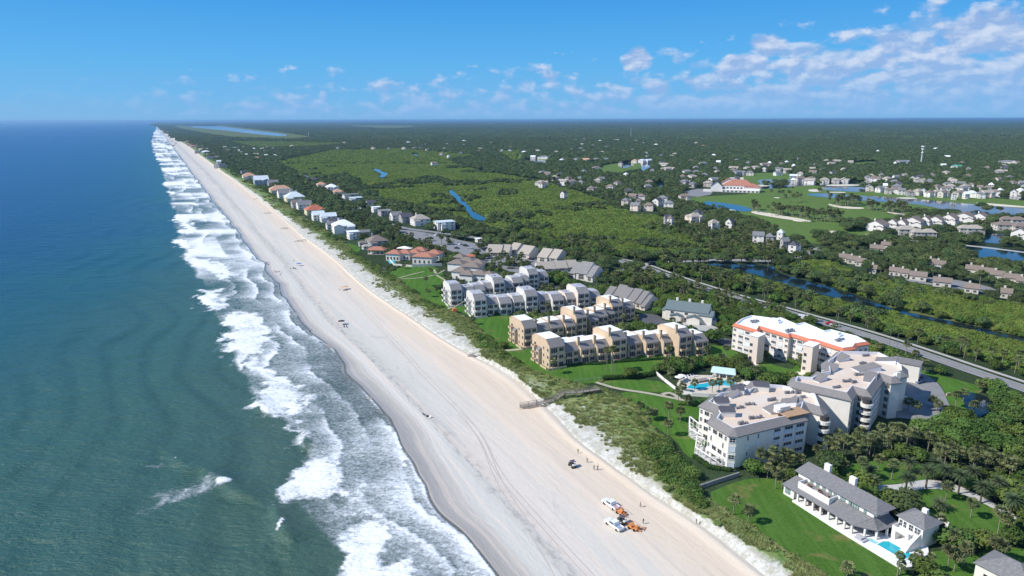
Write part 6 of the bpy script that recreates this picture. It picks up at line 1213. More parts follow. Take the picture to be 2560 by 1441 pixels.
def palm_px(bx,by,cy,label,**k):
    """palm whose foot shows at bx,by and whose crown centre shows at row cy"""
    z=k.pop('z',0); x,y=G(bx,by,z); lo,hi=1.0,25.0
    for _ in range(25):
        m=(lo+hi)/2
        if PX(x,y,z+m)[1]>cy: lo=m
        else: hi=m
    palm(x,y,lo,label,z=z,**k); PALML.append((x,y))
for bx,by,cy,l in ((1382,935,902,'short lone palm at the corner of the nearest tan row'),(1517,927,874,'tall slim palm, left of three on the tan row lawn'),(1529,932,872,'tall slim palm, middle of three on the tan row lawn'),(1533,926,873,'tall slim palm, right of three on the tan row lawn'),
  (1671,903,870,'left palm of the pair before the tan row\'s right end'),(1676,901,872,'right palm of the pair before the tan row\'s right end'),(1677,948,928,'short palm beside the white pool fence'),
  (1670,1090,1057,'lower left lone palm on the cream building lawn'),(1671,1053,1013,'tall lone palm on the cream building lawn'),(1700,1057,1026,'palm in a round mulch bed on the cream building lawn'),(1600,1037,1013,'lone palm at the dune edge of the lawn'),(1622,1052,1026,'palm with two trunks\' shade near the dune scrub'),(1634,1048,1030,'small palm right of the dune edge pair'),
  (1833,1288,1247,'nearest lone palm on the villa lawn'),(1870,1309,1273,'second lone palm on the villa lawn'),(2116,1446,1418,'palm at the bottom edge of the villa lawn'),
  (2151,1202,1152,'straight palm behind the villa chimney'),(2228,1201,1159,'palm between villa roof and driveway'),(2107,1185,1160,'palm just behind the villa roof ridge'),(2195,1180,1147,'slender palm deep in the villa back garden'),(1938,1223,1180,'curved palm at the villa\'s left corner'),(1954,1223,1196,'short palm at the villa\'s left corner'),
  (2343,1347,1297,'palm with pale trunk beside the pool house'),(2426,1295,1258,'palm on the round lawn casting a long shadow'),(2364,1249,1214,'palm beside the curved driveway'),(2274,1264,1244,'bushy palm at the driveway mouth'),(2243,1441,1388,'palm standing before the villa pool\'s corner'),(2250,1438,1410,'shorter palm beside the pool corner palm'),
  (2280,1420,1396,'thin dark palm right of the villa pool'),(2292,1434,1386,'leaning palm right of the villa pool'),(2323,1430,1391,'slim palm below the white paving'),(2310,1438,1411,'low palm below the white paving'),(2368,1428,1375,'tall palm in the lower right cluster'),(2385,1430,1388,'second tall palm in the lower right cluster'),(2405,1417,1367,'third tall palm in the lower right cluster'),
  (2382,1379,1337,'palm near the white garden wall'),(2493,1340,1277,'tall palm at the edge of the round lawn'),(2510,1350,1298,'twin trunk palm at the edge of the round lawn'),(2483,1399,1357,'palm beside the small grey lane'),(2498,1405,1360,'second palm beside the small grey lane'),
  (1707,981,965,'palm left of the resort pool'),(1736,976,956,'palm on the resort pool deck\'s lower edge'),(1780,983,957,'first palm on the island of the resort pool'),(1797,978,953,'second palm on the island of the resort pool'),(1825,971,952,'palm at the right bay of the resort pool'),(1841,966,948,'palm beside the pool sunshade'),(1695,1011,976,'palm in the shrub bed below the resort pool'),(1720,1016,995,'rounded palm in the shrub bed below the resort pool'),
  (1865,948,928,'palm in the yellow green hedge'),(1875,951,930,'second palm in the yellow green hedge'),(1899,896,874,'palm against the orange trimmed building'),(2001,915,893,'palm by the right tower of the orange trimmed building'),(2052,922,905,'palm squeezed between the two pale buildings'),
  (1065,716,696,'lone palm in the middle of the club lawn'),(1071,743,727,'lone palm low on the club lawn'),(1091,735,721,'palm near the white row on the club lawn'),(1077,687,675,'palm beside the winding club path'),(1096,690,677,'second palm beside the winding club path'),(1010,673,662,'palm at the club lawn\'s upper edge'),(1182,812,797,'small palm on the dune by the white row'),
  (2299,937,905,'first roadside palm behind the parking court'),(2312,931,908,'second roadside palm behind the parking court'),(2432,1045,1010,'drooping palm on the near shore of the fountain pond'),(2407,1006,980,'slim palm left of the fountain pond'),(2388,1020,985,'thin palm between parking court and pond'),(2263,892,860,'tall thin palm by the road'),(2450,982,962,'palm behind the fountain pond'),
  (2269,1030,1003,'palm in the shade of the rear cream building'),(2287,1040,1012,'palm at the foot of the parking court'),(2343,1030,1008,'broad palm at the end of the parking court'),(2330,1020,998,'palm beside the pale dead branches')):
    palm_px(bx,by,cy,l,**({'sc':.66} if 2240<=bx<2330 and by>1400 else {}))
for bx,by,cy,l in ((2180,1234,1205,'date palm at the near edge of the driveway loop'),(2174,1196,1178,'date palm on the villa back lawn'),(2271,1183,1158,'date palm above the driveway loop'),(2314,1222,1178,'date palm at the crest of the driveway'),(2357,1211,1176,'date palm behind the driveway crest'),(2395,1236,1190,'date palm where the driveway turns'),(2426,1216,1180,'date palm beyond the driveway turn'),
   (2450,1259,1218,'date palm on the driveway\'s lower edge'),(2488,1250,1207,'date palm against the scrub'),(2524,1293,1250,'date palm near the right edge of the driveway'),(2263,1234,1196,'date palm inside the driveway loop'),(2348,1276,1262,'low spreading date palm in a mulch bed'),(2338,1181,1160,'date palm among the garden shrubs'),(2554,1266,1235,'date palm at the right edge of the photo')):
    palm_px(bx,by,cy,l,kind='date')
# regions -----------------------------------------------------------
def rg(l): return GP(l,0)
MANG=[rg(q) for q in ([(690,408),(830,378),(1000,374),(1200,392),(1120,404),(1210,430),(1350,452),(1500,498),(1560,525),(1640,540),(1700,555),(1740,585),(1880,610),(1900,640),(1800,648),(1640,650),(1450,632),(1320,600),(1250,585),(1160,560),(1060,525),(960,505),(900,478),(900,455),(860,440),(780,450),(720,425)],
  [(1945,672),(1990,655),(2080,660),(2170,695),(2300,715),(2400,735),(2560,770),(2700,800),(2700,880),(2560,845),(2400,803),(2230,766),(2050,706)],[(1690,670),(1760,668),(1850,690),(1980,722),(2200,780),(2440,833),(2560,862),(2700,895),(2700,985),(2560,935),(2440,895),(2300,850),(2140,800),(2000,752),(1850,715)],
  [(1240,380),(1300,378),(1310,400),(1280,410)],[(560,354),(720,356),(900,360),(780,370),(640,372)])]
PALMB=[rg(q) for q in ([(1885,1180),(1940,1150),(2020,1135),(2120,1118),(2250,1098),(2330,1105),(2345,1130),(2200,1145),(2080,1160),(2010,1172),(1975,1200),(1900,1205)],[(2330,1130),(2380,1150),(2560,1200),(2560,1225),(2420,1190),(2330,1165)])]
PALMR=[rg(q) for q in ([(1330,800),(1600,768),(1640,800),(1600,850),(1400,855)],[(1180,735),(1400,715),(1440,740),(1420,765),(1200,775)],[(1560,780),(1700,800),(1700,880),(1600,850)],[(1690,900),(1800,890),(1840,915),(1700,935)],[(1500,700),(1640,690),(1800,740),(2000,800),(2180,850),(2300,890),(2440,940),(2560,990),(2560,1010),(2300,910),(2100,840),(1900,790),(1800,780),(1650,740),(1560,720)],[(1590,655),(1700,675),(1860,715),(2080,780),(2300,850),(2560,930),(2560,955),(2300,880),(2080,805),(1850,740),(1640,690)],[(960,545),(1160,575),(1420,612),(1600,645),(1500,650),(1280,595),(1060,565),(950,560)],
  [(960,585),(1100,590),(1350,650),(1350,700),(1250,690),(1100,650),(985,612)],[(2330,1350),(2600,1350),(2600,1480),(2290,1480)],[(1640,560),(1760,560),(2000,640),(1960,655),(1780,640)],[(930,650),(1010,655),(960,680),(900,655)])]
SCRB=[rg(q) for q in ([(2150,1120),(2200,1060),(2280,1050),(2380,1040),(2440,1060),(2500,1015),(2560,1000),(2760,1040),(2760,1330),(2560,1290),(2450,1220),(2330,1180),(2200,1170)],[(1550,740),(1700,750),(1850,790),(1830,870),(1790,900),(1700,800),(1640,775)],[(1500,690),(1580,690),(1640,740),(1560,730)],[(2260,900),(2560,990),(2560,1030),(2440,985),(2300,930)],[(1690,985),(1850,985),(1860,960),(1880,930),(1810,905),(1700,915),(1640,935),(1700,940),(1860,905),(1870,990),(1750,1010)],[(1850,870),(2040,925),(2040,960),(1880,905)],[(1320,690),(1460,680),(1440,735),(1340,720)])]
def near_road(x,y):
    r=np.zeros(x.shape,bool)
    for P,w in ROADS:
        A=np.array([(p.x,p.y) for p in P]); lo=A.min(0)-w-4; hi=A.max(0)+w+4; s=(x>lo[0])&(x<hi[0])&(y>lo[1])&(y<hi[1])
        if not s.any(): continue
        xs,ys=x[s],y[s]; q=np.zeros(xs.shape,bool)
        for a,b in zip(A[:-1],A[1:]):
            d=b-a; L=(d*d).sum() or 1; t=np.clip(((xs-a[0])*d[0]+(ys-a[1])*d[1])/L,0,1); q|= (xs-a[0]-t*d[0])**2+(ys-a[1]-t*d[1])**2<(w/2+1.9)**2
        r[s]|=q
    return r
def anyin(PL,x,y,grow=0):
    r=np.zeros(x.shape,bool)
    for P in PL:
        A=np.asarray(P); s=(x>A[:,0].min())&(x<A[:,0].max())&(y>A[:,1].min())&(y<A[:,1].max())
        if s.any(): q=r[s]; q|=inpoly(A,x[s],y[s]); r[s]=q
    return r
BARE=[rg([(1840,1172),(1900,1145),(2020,1100),(2060,1085),(2140,1080),(2300,1060),(2330,1080),(2250,1095),(2120,1113),(2020,1130),(1935,1148),(1885,1178)])]
OPEN=BARE+list(LP.values())+WP+PARK+[DRV]+BK
def jgrid(sp,y0,y1,xmax=.80,x0=-2500):
    """jittered grid inside the view wedge"""
    out=[]; y=y0; n=0
    Yr=np.arange(y0,y1,sp)
    for i,y in enumerate(Yr):
        xr=np.arange(float(shore(7,y))-2*0+1.0, y*xmax+30, sp); xr=xr+(i%2)*sp*.5
        out.append(np.stack([xr,np.full(xr.shape,y)],1))
    P=np.concatenate(out); P=P+(RNG.random(P.shape)-.5)*sp*.75; return P[:,0],P[:,1]
def frus(x,y,m=60): return (np.abs(x)<y*.765+m)
def scatter(name,protos,x,y,z,sc,label,par=None,zs=None,kind='stuff'):
    n=len(x); me=bpy.data.meshes.new(name); me.vertices.add(n); me.vertices.foreach_set('co',np.stack([x,y,z+np.zeros(n)],1).astype(np.float32).ravel())
    a=me.attributes.new('rz','FLOAT','POINT'); a.data.foreach_set('value',(RNG.random(n)*6.283).astype(np.float32))
    a=me.attributes.new('idx','INT','POINT'); a.data.foreach_set('value',RNG.integers(0,len(protos),n).astype(np.int32))
    s3=np.stack([sc,sc,sc*(zs if zs is not None else 1.0)],1).astype(np.float32); a=me.attributes.new('sc','FLOAT_VECTOR','POINT'); a.data.foreach_set('vector',s3.ravel())
    o=inst(name,me); tag(o,label,kind=kind)
    col=bpy.data.collections.new(name+'_sources')
    for i,p in enumerate(protos):
        q=bpy.data.objects.new('source_%d'%i,p); col.objects.link(q)
    ng=bpy.data.node_groups.new(name,'GeometryNodeTree'); ng.interface.new_socket('Geometry',in_out='INPUT',socket_type='NodeSocketGeometry'); ng.interface.new_socket('Geometry',in_out='OUTPUT',socket_type='NodeSocketGeometry')
    N=ng.nodes; L=ng.links; gi=N.new('NodeGroupInput'); go=N.new('NodeGroupOutput'); ip=N.new('GeometryNodeInstanceOnPoints'); ci=N.new('GeometryNodeCollectionInfo'); ci.inputs['Collection'].default_value=col; ci.inputs['Separate Children'].default_value=True; ci.inputs['Reset Children'].default_value=True
    def at(nm,t): q=N.new('GeometryNodeInputNamedAttribute'); q.data_type=t; q.inputs['Name'].default_value=nm; return q.outputs['Attribute']
    cx=N.new('ShaderNodeCombineXYZ'); L.new(at('rz','FLOAT'),cx.inputs[2]); L.new(gi.outputs[0],ip.inputs['Points']); L.new(ci.outputs[0],ip.inputs['Instance']); ip.inputs['Pick Instance'].default_value=True
    L.new(at('idx','INT'),ip.inputs['Instance Index']); L.new(cx.outputs[0],ip.inputs['Rotation']); L.new(at('sc','FLOAT_VECTOR'),ip.inputs['Scale']); L.new(ip.outputs[0],go.inputs[0])
    md=o.modifiers.new('scatter','NODES'); md.node_group=ng; return o
def open_far(x,y,h=3.5):
    r=anyin(OPEN+GFW,x,y)|anyin(FOOT,x,y)|near_road(x,y)
    for f in (.5,1.0):       # plants keep back from the near banks as well, as they do in the place
        k=H_CAM/(H_CAM-h*f); far_=y>190
        r|=far_&(anyin(WP+PARK,x*k,y*k)|anyin(FOOT,x*k,y*k)|(near_road(x*k,y*k)&(y<335)&(x>120)))
    return r
# 1 near and middle trees, to 1700 m
x,y=jgrid(4.6,95,1700); k=frus(x,y); x,y=x[k],y[k]; xb,yb=jgrid(2.9,120,300); k=frus(xb,yb)&anyin(PALMB,xb,yb); k2=~anyin(PALMB,x,y); x=np.concatenate([x[k2],xb[k]]); y=np.concatenate([y[k2],yb[k]]); k=~open_far(x,y); x,y=x[k],y[k]
mg=anyin(MANG,x,y); pb=anyin(PALMB,x,y); pr=anyin(PALMR,x,y)&~pb; sb=anyin(SCRB,x,y)&~pr&~pb&~mg
nz=fbm(x*.012,y*.012,3,51); clump=fbm(x*.02,y*.02,3,88)
dist=np.hypot(x,y); u=RNG.random(len(x))
# keep the seaward strip low: shrubs only near the dune
sea=(x-shore(7,y))
lowz=(sea<14+10*clump)&(y<2500)
forest=~mg&~pb&~pr&~sb
# small clearings so that houses and ground show in the lake villages
is_palm=(pb&(u<.97))|(pr&(u<.42))|(sb&(u<.05)&(dist>300))|(forest&(u<.05)&(dist<1300)&(dist>230))
is_palm&=~lowz
is_scr=((sb)|(pr)|((forest)&(dist<420)))&~is_palm&(RNG.random(len(x))<.80)
is_oak=forest&~is_palm&~is_scr&(RNG.random(len(x))<.42)&~lowz
is_mg=mg&~is_palm; oakin=is_mg&(nz>.66)&(RNG.random(len(x))<.35); 
def top_obj(mask,n,fn):
    idx=np.where(mask)[0]; idx=idx[np.argsort(dist[idx])]; a,b=idx[:n],idx[n:]
    for i in a: fn(float(x[i]),float(y[i]))
    return b
LM=[(1780,965,'the resort pool'),(1890,1170,'the front cream building'),(2000,1150,'the palm belt'),(2120,1130,'the villa garden\'s rear'),(2250,1105,'the belt\'s right end'),(2340,1120,'the scrub edge'),(2200,900,'the rear cream building'),(2340,950,'the curved parking court'),(2440,1010,'the fountain pond'),(2400,930,'the roadside pond bank'),(2000,820,'the orange trimmed building'),(1850,760,'the white van'),(1700,700,'the road junction'),(1600,680,'the junction'),(1450,640,'the beige condominiums'),(1560,740,'the slanted grey roofs'),(1720,790,'the slate green roofed house'),(1620,800,'the shaded court'),(1500,820,'the second tan row'),(1700,900,'the tan row\'s end'),(1300,770,'the white row'),(1150,700,'the brown hip roofed block'),(1040,650,'the beach club'),(1250,640,'the club car park'),(1000,580,'the pale lane wall'),(940,540,'the grey cubic house'),(860,540,'the turreted white house'),(1100,570,'the aqua roofed house'),(2400,1150,'the driveway top'),(2500,1120,'the right scrub woods'),(2300,1070,'the left scrub woods'),(2450,1380,'the grey lane'),(2350,1400,'the garden wall'),(2540,1230,'the right photo edge'),(2150,860,'the coast road bend'),(2450,950,'the right hand road'),(1900,900,'the clipped garden beds'),(2080,1190,'the villa\'s back wall'),(1950,1200,'the villa\'s left end'),(2540,1040,'the pond woods'),(1800,640,'the canal head'),(1980,640,'the embankment road'),(2100,690,'the canal bank'),(1400,690,'the rear white row')]
def near(X,Y):
    p=PX(X,Y,0); return 'near '+min(LM,key=lambda q:math.hypot(q[0]-p[0],(q[1]-p[1])*1.6))[2]
def where(X,Y):
    p=PX(X,Y,0); 
    if p[0]>1850 and p[1]>1080 and p[1]<1215: return 'between the cream building and the white villa'
    if p[1]>=1215: return 'in the lower right garden woods'
    if p[0]>2150 and p[1]>880: return 'by the curved parking court'
    if p[0]>1600: return 'in the road side belt'
    return 'around the apartment rows'
def mk_palm(X,Y):
    p=PX(X,Y,0); w=near(X,Y); h=random.uniform(3.8,7.0) if p[1]>1000 else random.uniform(4,8); c=random.uniform(.85,1.15); palm(X,Y,h,('tall' if h>6.2 else 'short' if h<4.8 else 'mid-height')+(' broad crowned sabal palm ' if c>1 else ' small crowned sabal palm ')+w,'sabal palms '+where(X,Y),c)
rest=top_obj(is_palm,max(0,298-len(PALML)),mk_palm)
PALMALL=[]
for a_,b_ in PALMS:
    t=MB(); t.cyl(0,0,0,5.6,.17,.13,5,False); tm=t.mesh('t',M_TRUNK); import bmesh
    bm=bmesh.new(); bm.from_mesh(tm); n0=len(bm.faces)
    for src,mi in ((a_,1),(b_,2)):
        b0=bmesh.new(); b0.from_mesh(src); bmesh.ops.translate(b0,vec=(0,0,5.6),verts=b0.verts); tmp=bpy.data.meshes.new('x'); b0.to_mesh(tmp); b0.free(); q=len(bm.faces); bm.from_mesh(tmp); bm.faces.ensure_lookup_table()
        for f in bm.faces[q:]: f.material_index=mi
    me=bpy.data.meshes.new('palm_whole'); bm.to_mesh(me); bm.free(); [me.materials.append(q) for q in (M_TRUNK,L_PALM,L_DEAD)]; PALMALL.append(me)
scatter('distant_palms',PALMALL,x[rest],y[rest],0,RNG.uniform(.8,1.35,len(rest)),'sabal palms of the road side belts and far groves')
def mk_oak(X,Y,dk=False):
    w=near(X,Y); s=random.uniform(.65,1.1); o=empty('oak_tree',(X,Y,0),random.uniform(0,6.28),('large' if s>.95 else 'small' if s<.78 else 'middle sized' if s<.87 else 'medium')+' dark round oak '+w,'tree','oak trees '+where(X,Y)); inst('trunk',OAKT,o,sc=(s,s,s)); inst('crown',random.choice(OAKC),o,sc=(s,s,s*random.uniform(.85,1.1)))
def mk_scr(X,Y):
    w=near(X,Y); s=random.uniform(.8,1.4); o=empty('broadleaf_tree',(X,Y,0),random.uniform(0,6.28),('large' if s>1.2 else 'small' if s<.95 else 'smallish' if s<1.07 else 'medium')+' leafy green tree '+w,'tree','bushy trees '+where(X,Y)); inst('trunk',SCRT,o,sc=(s,s,s)); inst('crown',random.choice(SCRC),o,sc=(s,s,s*random.uniform(.85,1.15)))
rest=top_obj(is_scr&~lowz,300,mk_scr); scatter('broadleaf_thicket',SCRC,x[rest],y[rest],-.3,RNG.uniform(.75,1.35,len(rest)),'bright green broadleaf thicket along the road and gardens')
rest=top_obj(is_oak,300,mk_oak); d_=dist[rest]; nr=rest[d_<800]; fr_=rest[d_>=800]
scatter('oak_wood',OAKC,x[nr],y[nr],-.4,RNG.uniform(.6,1.1,len(nr)),'dark oak woods behind the beach houses'); scatter('far_oak_wood',OAKF,x[fr_],y[fr_],-.4,RNG.uniform(.65,1.2,len(fr_)),'dark oak woods further inland')
idx=np.where(oakin)[0]; scatter('mangrove_islands_of_oak',OAKF,x[idx],y[idx],-1.0,RNG.uniform(.5,.9,len(idx)),'dark tree islands in the mangrove flats')
# mangrove: finer grid near, coarser far
x2,y2=jgrid(2.7,200,640); k=frus(x2,y2)&anyin(MANG,x2,y2); x2,y2=x2[k],y2[k]; k=~open_far(x2,y2,2.5); x2,y2=x2[k],y2[k]
n2=fbm(x2*.05,y2*.05,3,5); scatter('mangrove_thicket',MANGN,x2,y2,-.4,RNG.uniform(.65,1.15,len(x2))*(.75+.5*n2),'bright green mangrove thicket beside the canal')
idx=np.where(is_mg&(dist>600))[0]; n3=fbm(x[idx]*.03,y[idx]*.03,3,5); scatter('far_mangrove_thicket',MANGF,x[idx],y[idx],-.6,RNG.uniform(.7,1.15,len(idx))*(.55+.8*n3),'bright green mangrove flats stretching inland',zs=.72)
# 2 far woods in patches
x4,y4=jgrid(9.0,1700,3600); k=frus(x4,y4); x4,y4=x4[k],y4[k]; k=~open_far(x4,y4); x4,y4=x4[k],y4[k]; mg=anyin(MANG,x4,y4); 
a=~mg; scatter('distant_wood',OAKF,x4[a],y4[a],-.6,RNG.uniform(.8,1.5,a.sum())*(.75+.5*fbm(x4[a]*.004,y4[a]*.004,3,7)),'distant dark woods across the flat land'); a=mg; scatter('distant_mangrove',MANGF,x4[a],y4[a],-.8,RNG.uniform(1.2,1.9,a.sum()),'distant bright marsh shrubs')
x5,y5=jgrid(46,3600,15000); k=frus(x5,y5,200); x5,y5=x5[k],y5[k]; k=~anyin(OPEN+GFW,x5,y5); x5,y5=x5[k],y5[k]; nn=fbm(x5*.0012,y5*.0012,4,19)
MARSHF=[rg(q) for q in ([(420,311),(520,309),(700,328),(800,344),(720,352),(560,345),(450,325)],[(820,308),(900,307),(1020,311),(1050,320),(960,323),(880,317)])]
k=~anyin(MARSHF,x5,y5); x5,y5,nn=x5[k],y5[k],nn[k]
scatter('horizon_wood',PATCHF,x5,y5,-1.0,RNG.uniform(.95,1.2,len(x5)),'blue green woods running to the horizon',zs=(.5+1.1*nn))
x6,y6=jgrid(240,15000,60000); k=frus(x6,y6,500); scatter('outer_wood',PATCHF,x6[k],y6[k],-2.0,RNG.uniform(4.5,5.5,k.sum()),'last line of woods on the horizon',zs=RNG.uniform(.2,.45,k.sum()))
# golf palms and island trees
def strip_pts(poly,n):
    P=rg(poly); A=np.asarray(P); out=[]
    while len(out)<n:
        q=RNG.uniform(A.min(0),A.max(0)); 
        if inpoly(A,np.array([q[0]]),np.array([q[1]]))[0]: out.append(q)
    return np.array(out)
gp=np.concatenate([strip_pts(q,n) for q,n in (([(1877,524),(1960,534),(2030,548),(2020,556),(1960,545),(1880,532)],44),([(2068,505),(2140,508),(2160,518),(2110,520),(2075,514)],34),([(2165,522),(2185,522),(2180,530),(2163,530)],9),([(2213,524),(2265,528),(2262,536),(2215,532)],18),([(2040,540),(2110,550),(2100,560),(2030,556)],26),([(1900,480),(2000,478),(2100,500),(1950,510)],14),([(2190,520),(2330,545),(2320,552),(2180,535)],20))])
scatter('golf_palms',PALMALL,gp[:,0],gp[:,1],.3,RNG.uniform(1.1,1.9,len(gp)),'clusters of palms on the golf course islands and banks')
gt=np.concatenate([strip_pts(q,n) for q,n in (([(1908,460),(1960,455),(1978,468),(1930,474),(1905,470)],30),([(2290,535),(2380,538),(2400,546),(2330,552),(2280,548)],44),([(2090,565),(2170,560),(2200,575),(2110,582)],40),([(1770,530),(1850,552),(1950,580),(1900,580),(1800,556)],70),([(2030,595),(2130,600),(2140,615),(2050,612)],30),([(2440,520),(2500,530),(2490,538),(2430,530)],8),([(2035,458),(2050,456),(2050,466),(2038,466)],4),([(2390,640),(2440,655),(2400,670),(2330,660)],26),([(2460,548),(2480,548),(2500,560),(2470,570)],10))])
scatter('golf_trees',OAKC,gt[:,0],gt[:,1],-.3,RNG.uniform(.7,1.25,len(gt)),'dark tree clumps around the golf course and lakes')
cp=strip_pts([(1000,578),(1080,588),(1190,612),(1320,638),(1340,668),(1300,682),(1200,655),(1100,618)],230); ck=~anyin(FOOT,cp[:,0],cp[:,1])&(fbm(cp[:,0]*.05,cp[:,1]*.05,2,3)>.50); cp=cp[ck]
scatter('car_park_palms',PALMALL,cp[::2,0],cp[::2,1],.3,RNG.uniform(.8,1.3,len(cp[::2])),'palms on the planted islands of the club car park'); scatter('car_park_trees',OAKC,cp[1::2,0],cp[1::2,1],-.3,RNG.uniform(.45,.75,len(cp[1::2])),'small trees on the planted islands of the club car park')
# pool side and building planting: hedges
def hedge(pts,w,h,label,m=None,z=0):
    P=GP(pts,z); V=[];F=[]; rd=random.Random(len(label)); lob=[]
    for a,b in zip(P[:-1],P[1:]):
        L=math.dist(a,b); n=max(1,int(L/(w*.5)))
        for i in range(n): t=i/n; lob.append((a[0]+(b[0]-a[0])*t,a[1]+(b[1]-a[1])*t,h*.5,w*.55*rd.uniform(.9,1.15),h*.55))
    me=crown('hedge',lob,len(lob)*70,.24,m or L_HEDGE,7,.95,.5); o=inst('hedge',me,loc=(0,0,z)); tag(o,label,'hedge'); return o
hedge([(1512,950),(1545,948),(1580,946),(1625,941),(1645,932)],2.2,1.9,'clipped dark hedge dividing the two lawns')
hedge([(1645,925),(1680,918),(1720,910),(1750,905),(1760,915)],3.2,2.6,'tall dark hedge left of the resort pool')
hedge([(1700,935),(1740,920),(1790,912),(1850,918),(1890,930),(1915,932)],4.0,2.6,'broad planting mass behind the resort pool')
hedge([(1378,922),(1412,917),(1450,913),(1495,912),(1530,908),(1570,905),(1610,902),(1650,899),(1690,898)],1.2,1.0,'low hedge along the foot of the nearest tan row')
hedge([(1183,793),(1220,789),(1262,786),(1310,783),(1350,779)],1.2,1.0,'low hedge along the foot of the white row')
hedge([(1900,886),(1935,893),(1965,903),(2000,915),(2008,922)],3.0,2.0,'shrub bed under the orange trimmed building',L_SCRUB)
hedge([(1836,872),(1860,878),(1885,884)],3.0,2.2,'shrub bed at the left end of the orange trimmed building',L_SCRUB)
hedge([(1700,1012),(1730,1014),(1770,1004),(1800,998)],2.2,1.4,'mixed shrub bed below the resort pool',L_SCRUB)
hedge([(2008,955),(2030,930),(2050,915)],2.2,1.6,'shrubs beside the rear cream building',L_SCRUB)
hedge([(1738,1146),(1775,1172),(1822,1178),(1865,1168),(1895,1150)],1.6,1.2,'low hedge round the foot of the front cream building')
# dune cover ----------------------------------------------------------
def dune_pts(c0,c1,n,y0,y1,bias=1.0):
    Y=y0*(y1/y0)**RNG.random(n)**bias; C=RNG.uniform(c0,c1,n); b=[shore(k,Y) for k in range(8)]; b=np.array(b); i=np.clip(C.astype(int),0,6); t=C-i
    X=b[i,np.arange(n)]*(1-t)+b[np.minimum(i+1,7),np.arange(n)]*t; z=np.array(LZ)[i]*(1-t)+np.array(LZ)[np.minimum(i+1,7)]*t
    z=zd(X[None],Y[None],z[None],C[None])[0]; return X,Y,z,C
def tuft_mesh(seed,n,r,h,m):
    rd=random.Random(seed); V=[];F=[]
    for i in range(n):
        a=rd.uniform(0,6.28); q=rd.uniform(0,r); x_,y_=q*math.cos(a),q*math.sin(a); d=rd.uniform(0,6.28); w=.06; hh=h*rd.uniform(.6,1.1); lx,ly=math.cos(a)*hh*.5,math.sin(a)*hh*.5; b=len(V)
        V+= [(x_-w*math.sin(d),y_+w*math.cos(d),0),(x_+w*math.sin(d),y_-w*math.cos(d),0),(x_+lx,y_+ly,hh)]; F.append((b,b+1,b+2))
    me=bpy.data.meshes.new('grass_tuft'); me.from_pydata(V,[],F); me.materials.append(m); me.update(); return me
L_GRASS=leafmat('dune_grass_blades',(.26,.32,.11),(.40,.42,.18),.3,.2,.3)
TF=[tuft_mesh(i,60,.55,.75,L_GRASS) for i in range(3)]; LOWS=[crown('dune_bush',rlobes(s+80,4,.8,.35,.75,.7),150,.16,L_DUNE,s+80) for s in range(3)]; SCL=[crown('dune_scrub',rlobes(s+90,4,.9,.5,.9,.75),170,.18,L_SCRUB,s+90) for s in range(2)]
X,Y,z,C=dune_pts(5.35,7.0,26000,105,900,1.0); nzs=fbm(X*.09,Y*.09,4,33); k=RNG.random(len(X))<np.clip((nzs+np.clip(C-6,-1,.3)*.35-.36)*2.2,0,.42); scatter('dune_grass',TF,X[k],Y[k],z[k],RNG.uniform(.6,1.3,k.sum()),'tufts of sea oats and dune grass')
X,Y,z,C=dune_pts(6.0,7.0,17000,110,1600,1.0); nzs=fbm(X*.05,Y*.05,4,37); k=RNG.random(len(X))<np.clip((nzs+np.clip(C-6.5,-.5,.5)*.3-.42)*.9,0,.16); scatter('dune_bushes',LOWS,X[k],Y[k],z[k]-.1,RNG.uniform(.55,1.5,k.sum()),'low olive green dune bushes',zs=.8)
X,Y,z,C=dune_pts(6.35,7.02,9000,115,2600,1.0); nzs=fbm(X*.045,Y*.045,3,71); k=(nzs>.52)&(RNG.random(len(X))<np.where(Y<270,.5,.28)); scatter('dune_scrub_cover',SCL+LOWS[:1],X[k],Y[k],z[k]-.1,RNG.uniform(.8,1.9,k.sum()),'denser green scrub on the landward side of the dune')
idx=np.where(lowz&~(mg[:0].any() if False else False)&(y>330)&(RNG.random(len(x))<np.where(y<900,.22,.6)))[0]; scatter('back_dune_shrubs',SCRC,x[idx],y[idx],-1.4,RNG.uniform(.5,.8,len(idx)),'shrubs between the dune and the beach houses')
for i,(a,b,s) in enumerate(((1258,868,1.5),(1200,845,1.3),(1187,842,1.2),(1035,760,1.3),(1060,758,1.1),(1010,742,1.0),(1228,886,1.3),(1255,895,1.1),(1665,1135,1.5),(1690,1160,1.6),(1710,1170,1.4),(1730,1190,1.5),(1645,1120,1.2),(1600,1065,1.2),(1570,1040,1.0),(1470,975,1.0),(1380,965,1.1),(930,668,1.4),(945,672,1.5),(915,660,1.3),(960,690,1.2))):
    X_,Y_=G(a,b,.6); o=empty('dune_shrub',(X_,Y_,.3),i,'','shrub','rounded shrubs on the dune'); o['label']='rounded green shrub on the dune, '+('below the front cream building' if a>1560 else 'above the boardwalk' if a>1300 else 'before the tan rows' if a>1170 else 'on the club lawn edge' if a>1000 else 'below the beach club'); inst('crown',SCRC[i%4],o,(0,0,-1.2),0,(s*.62,)*3)
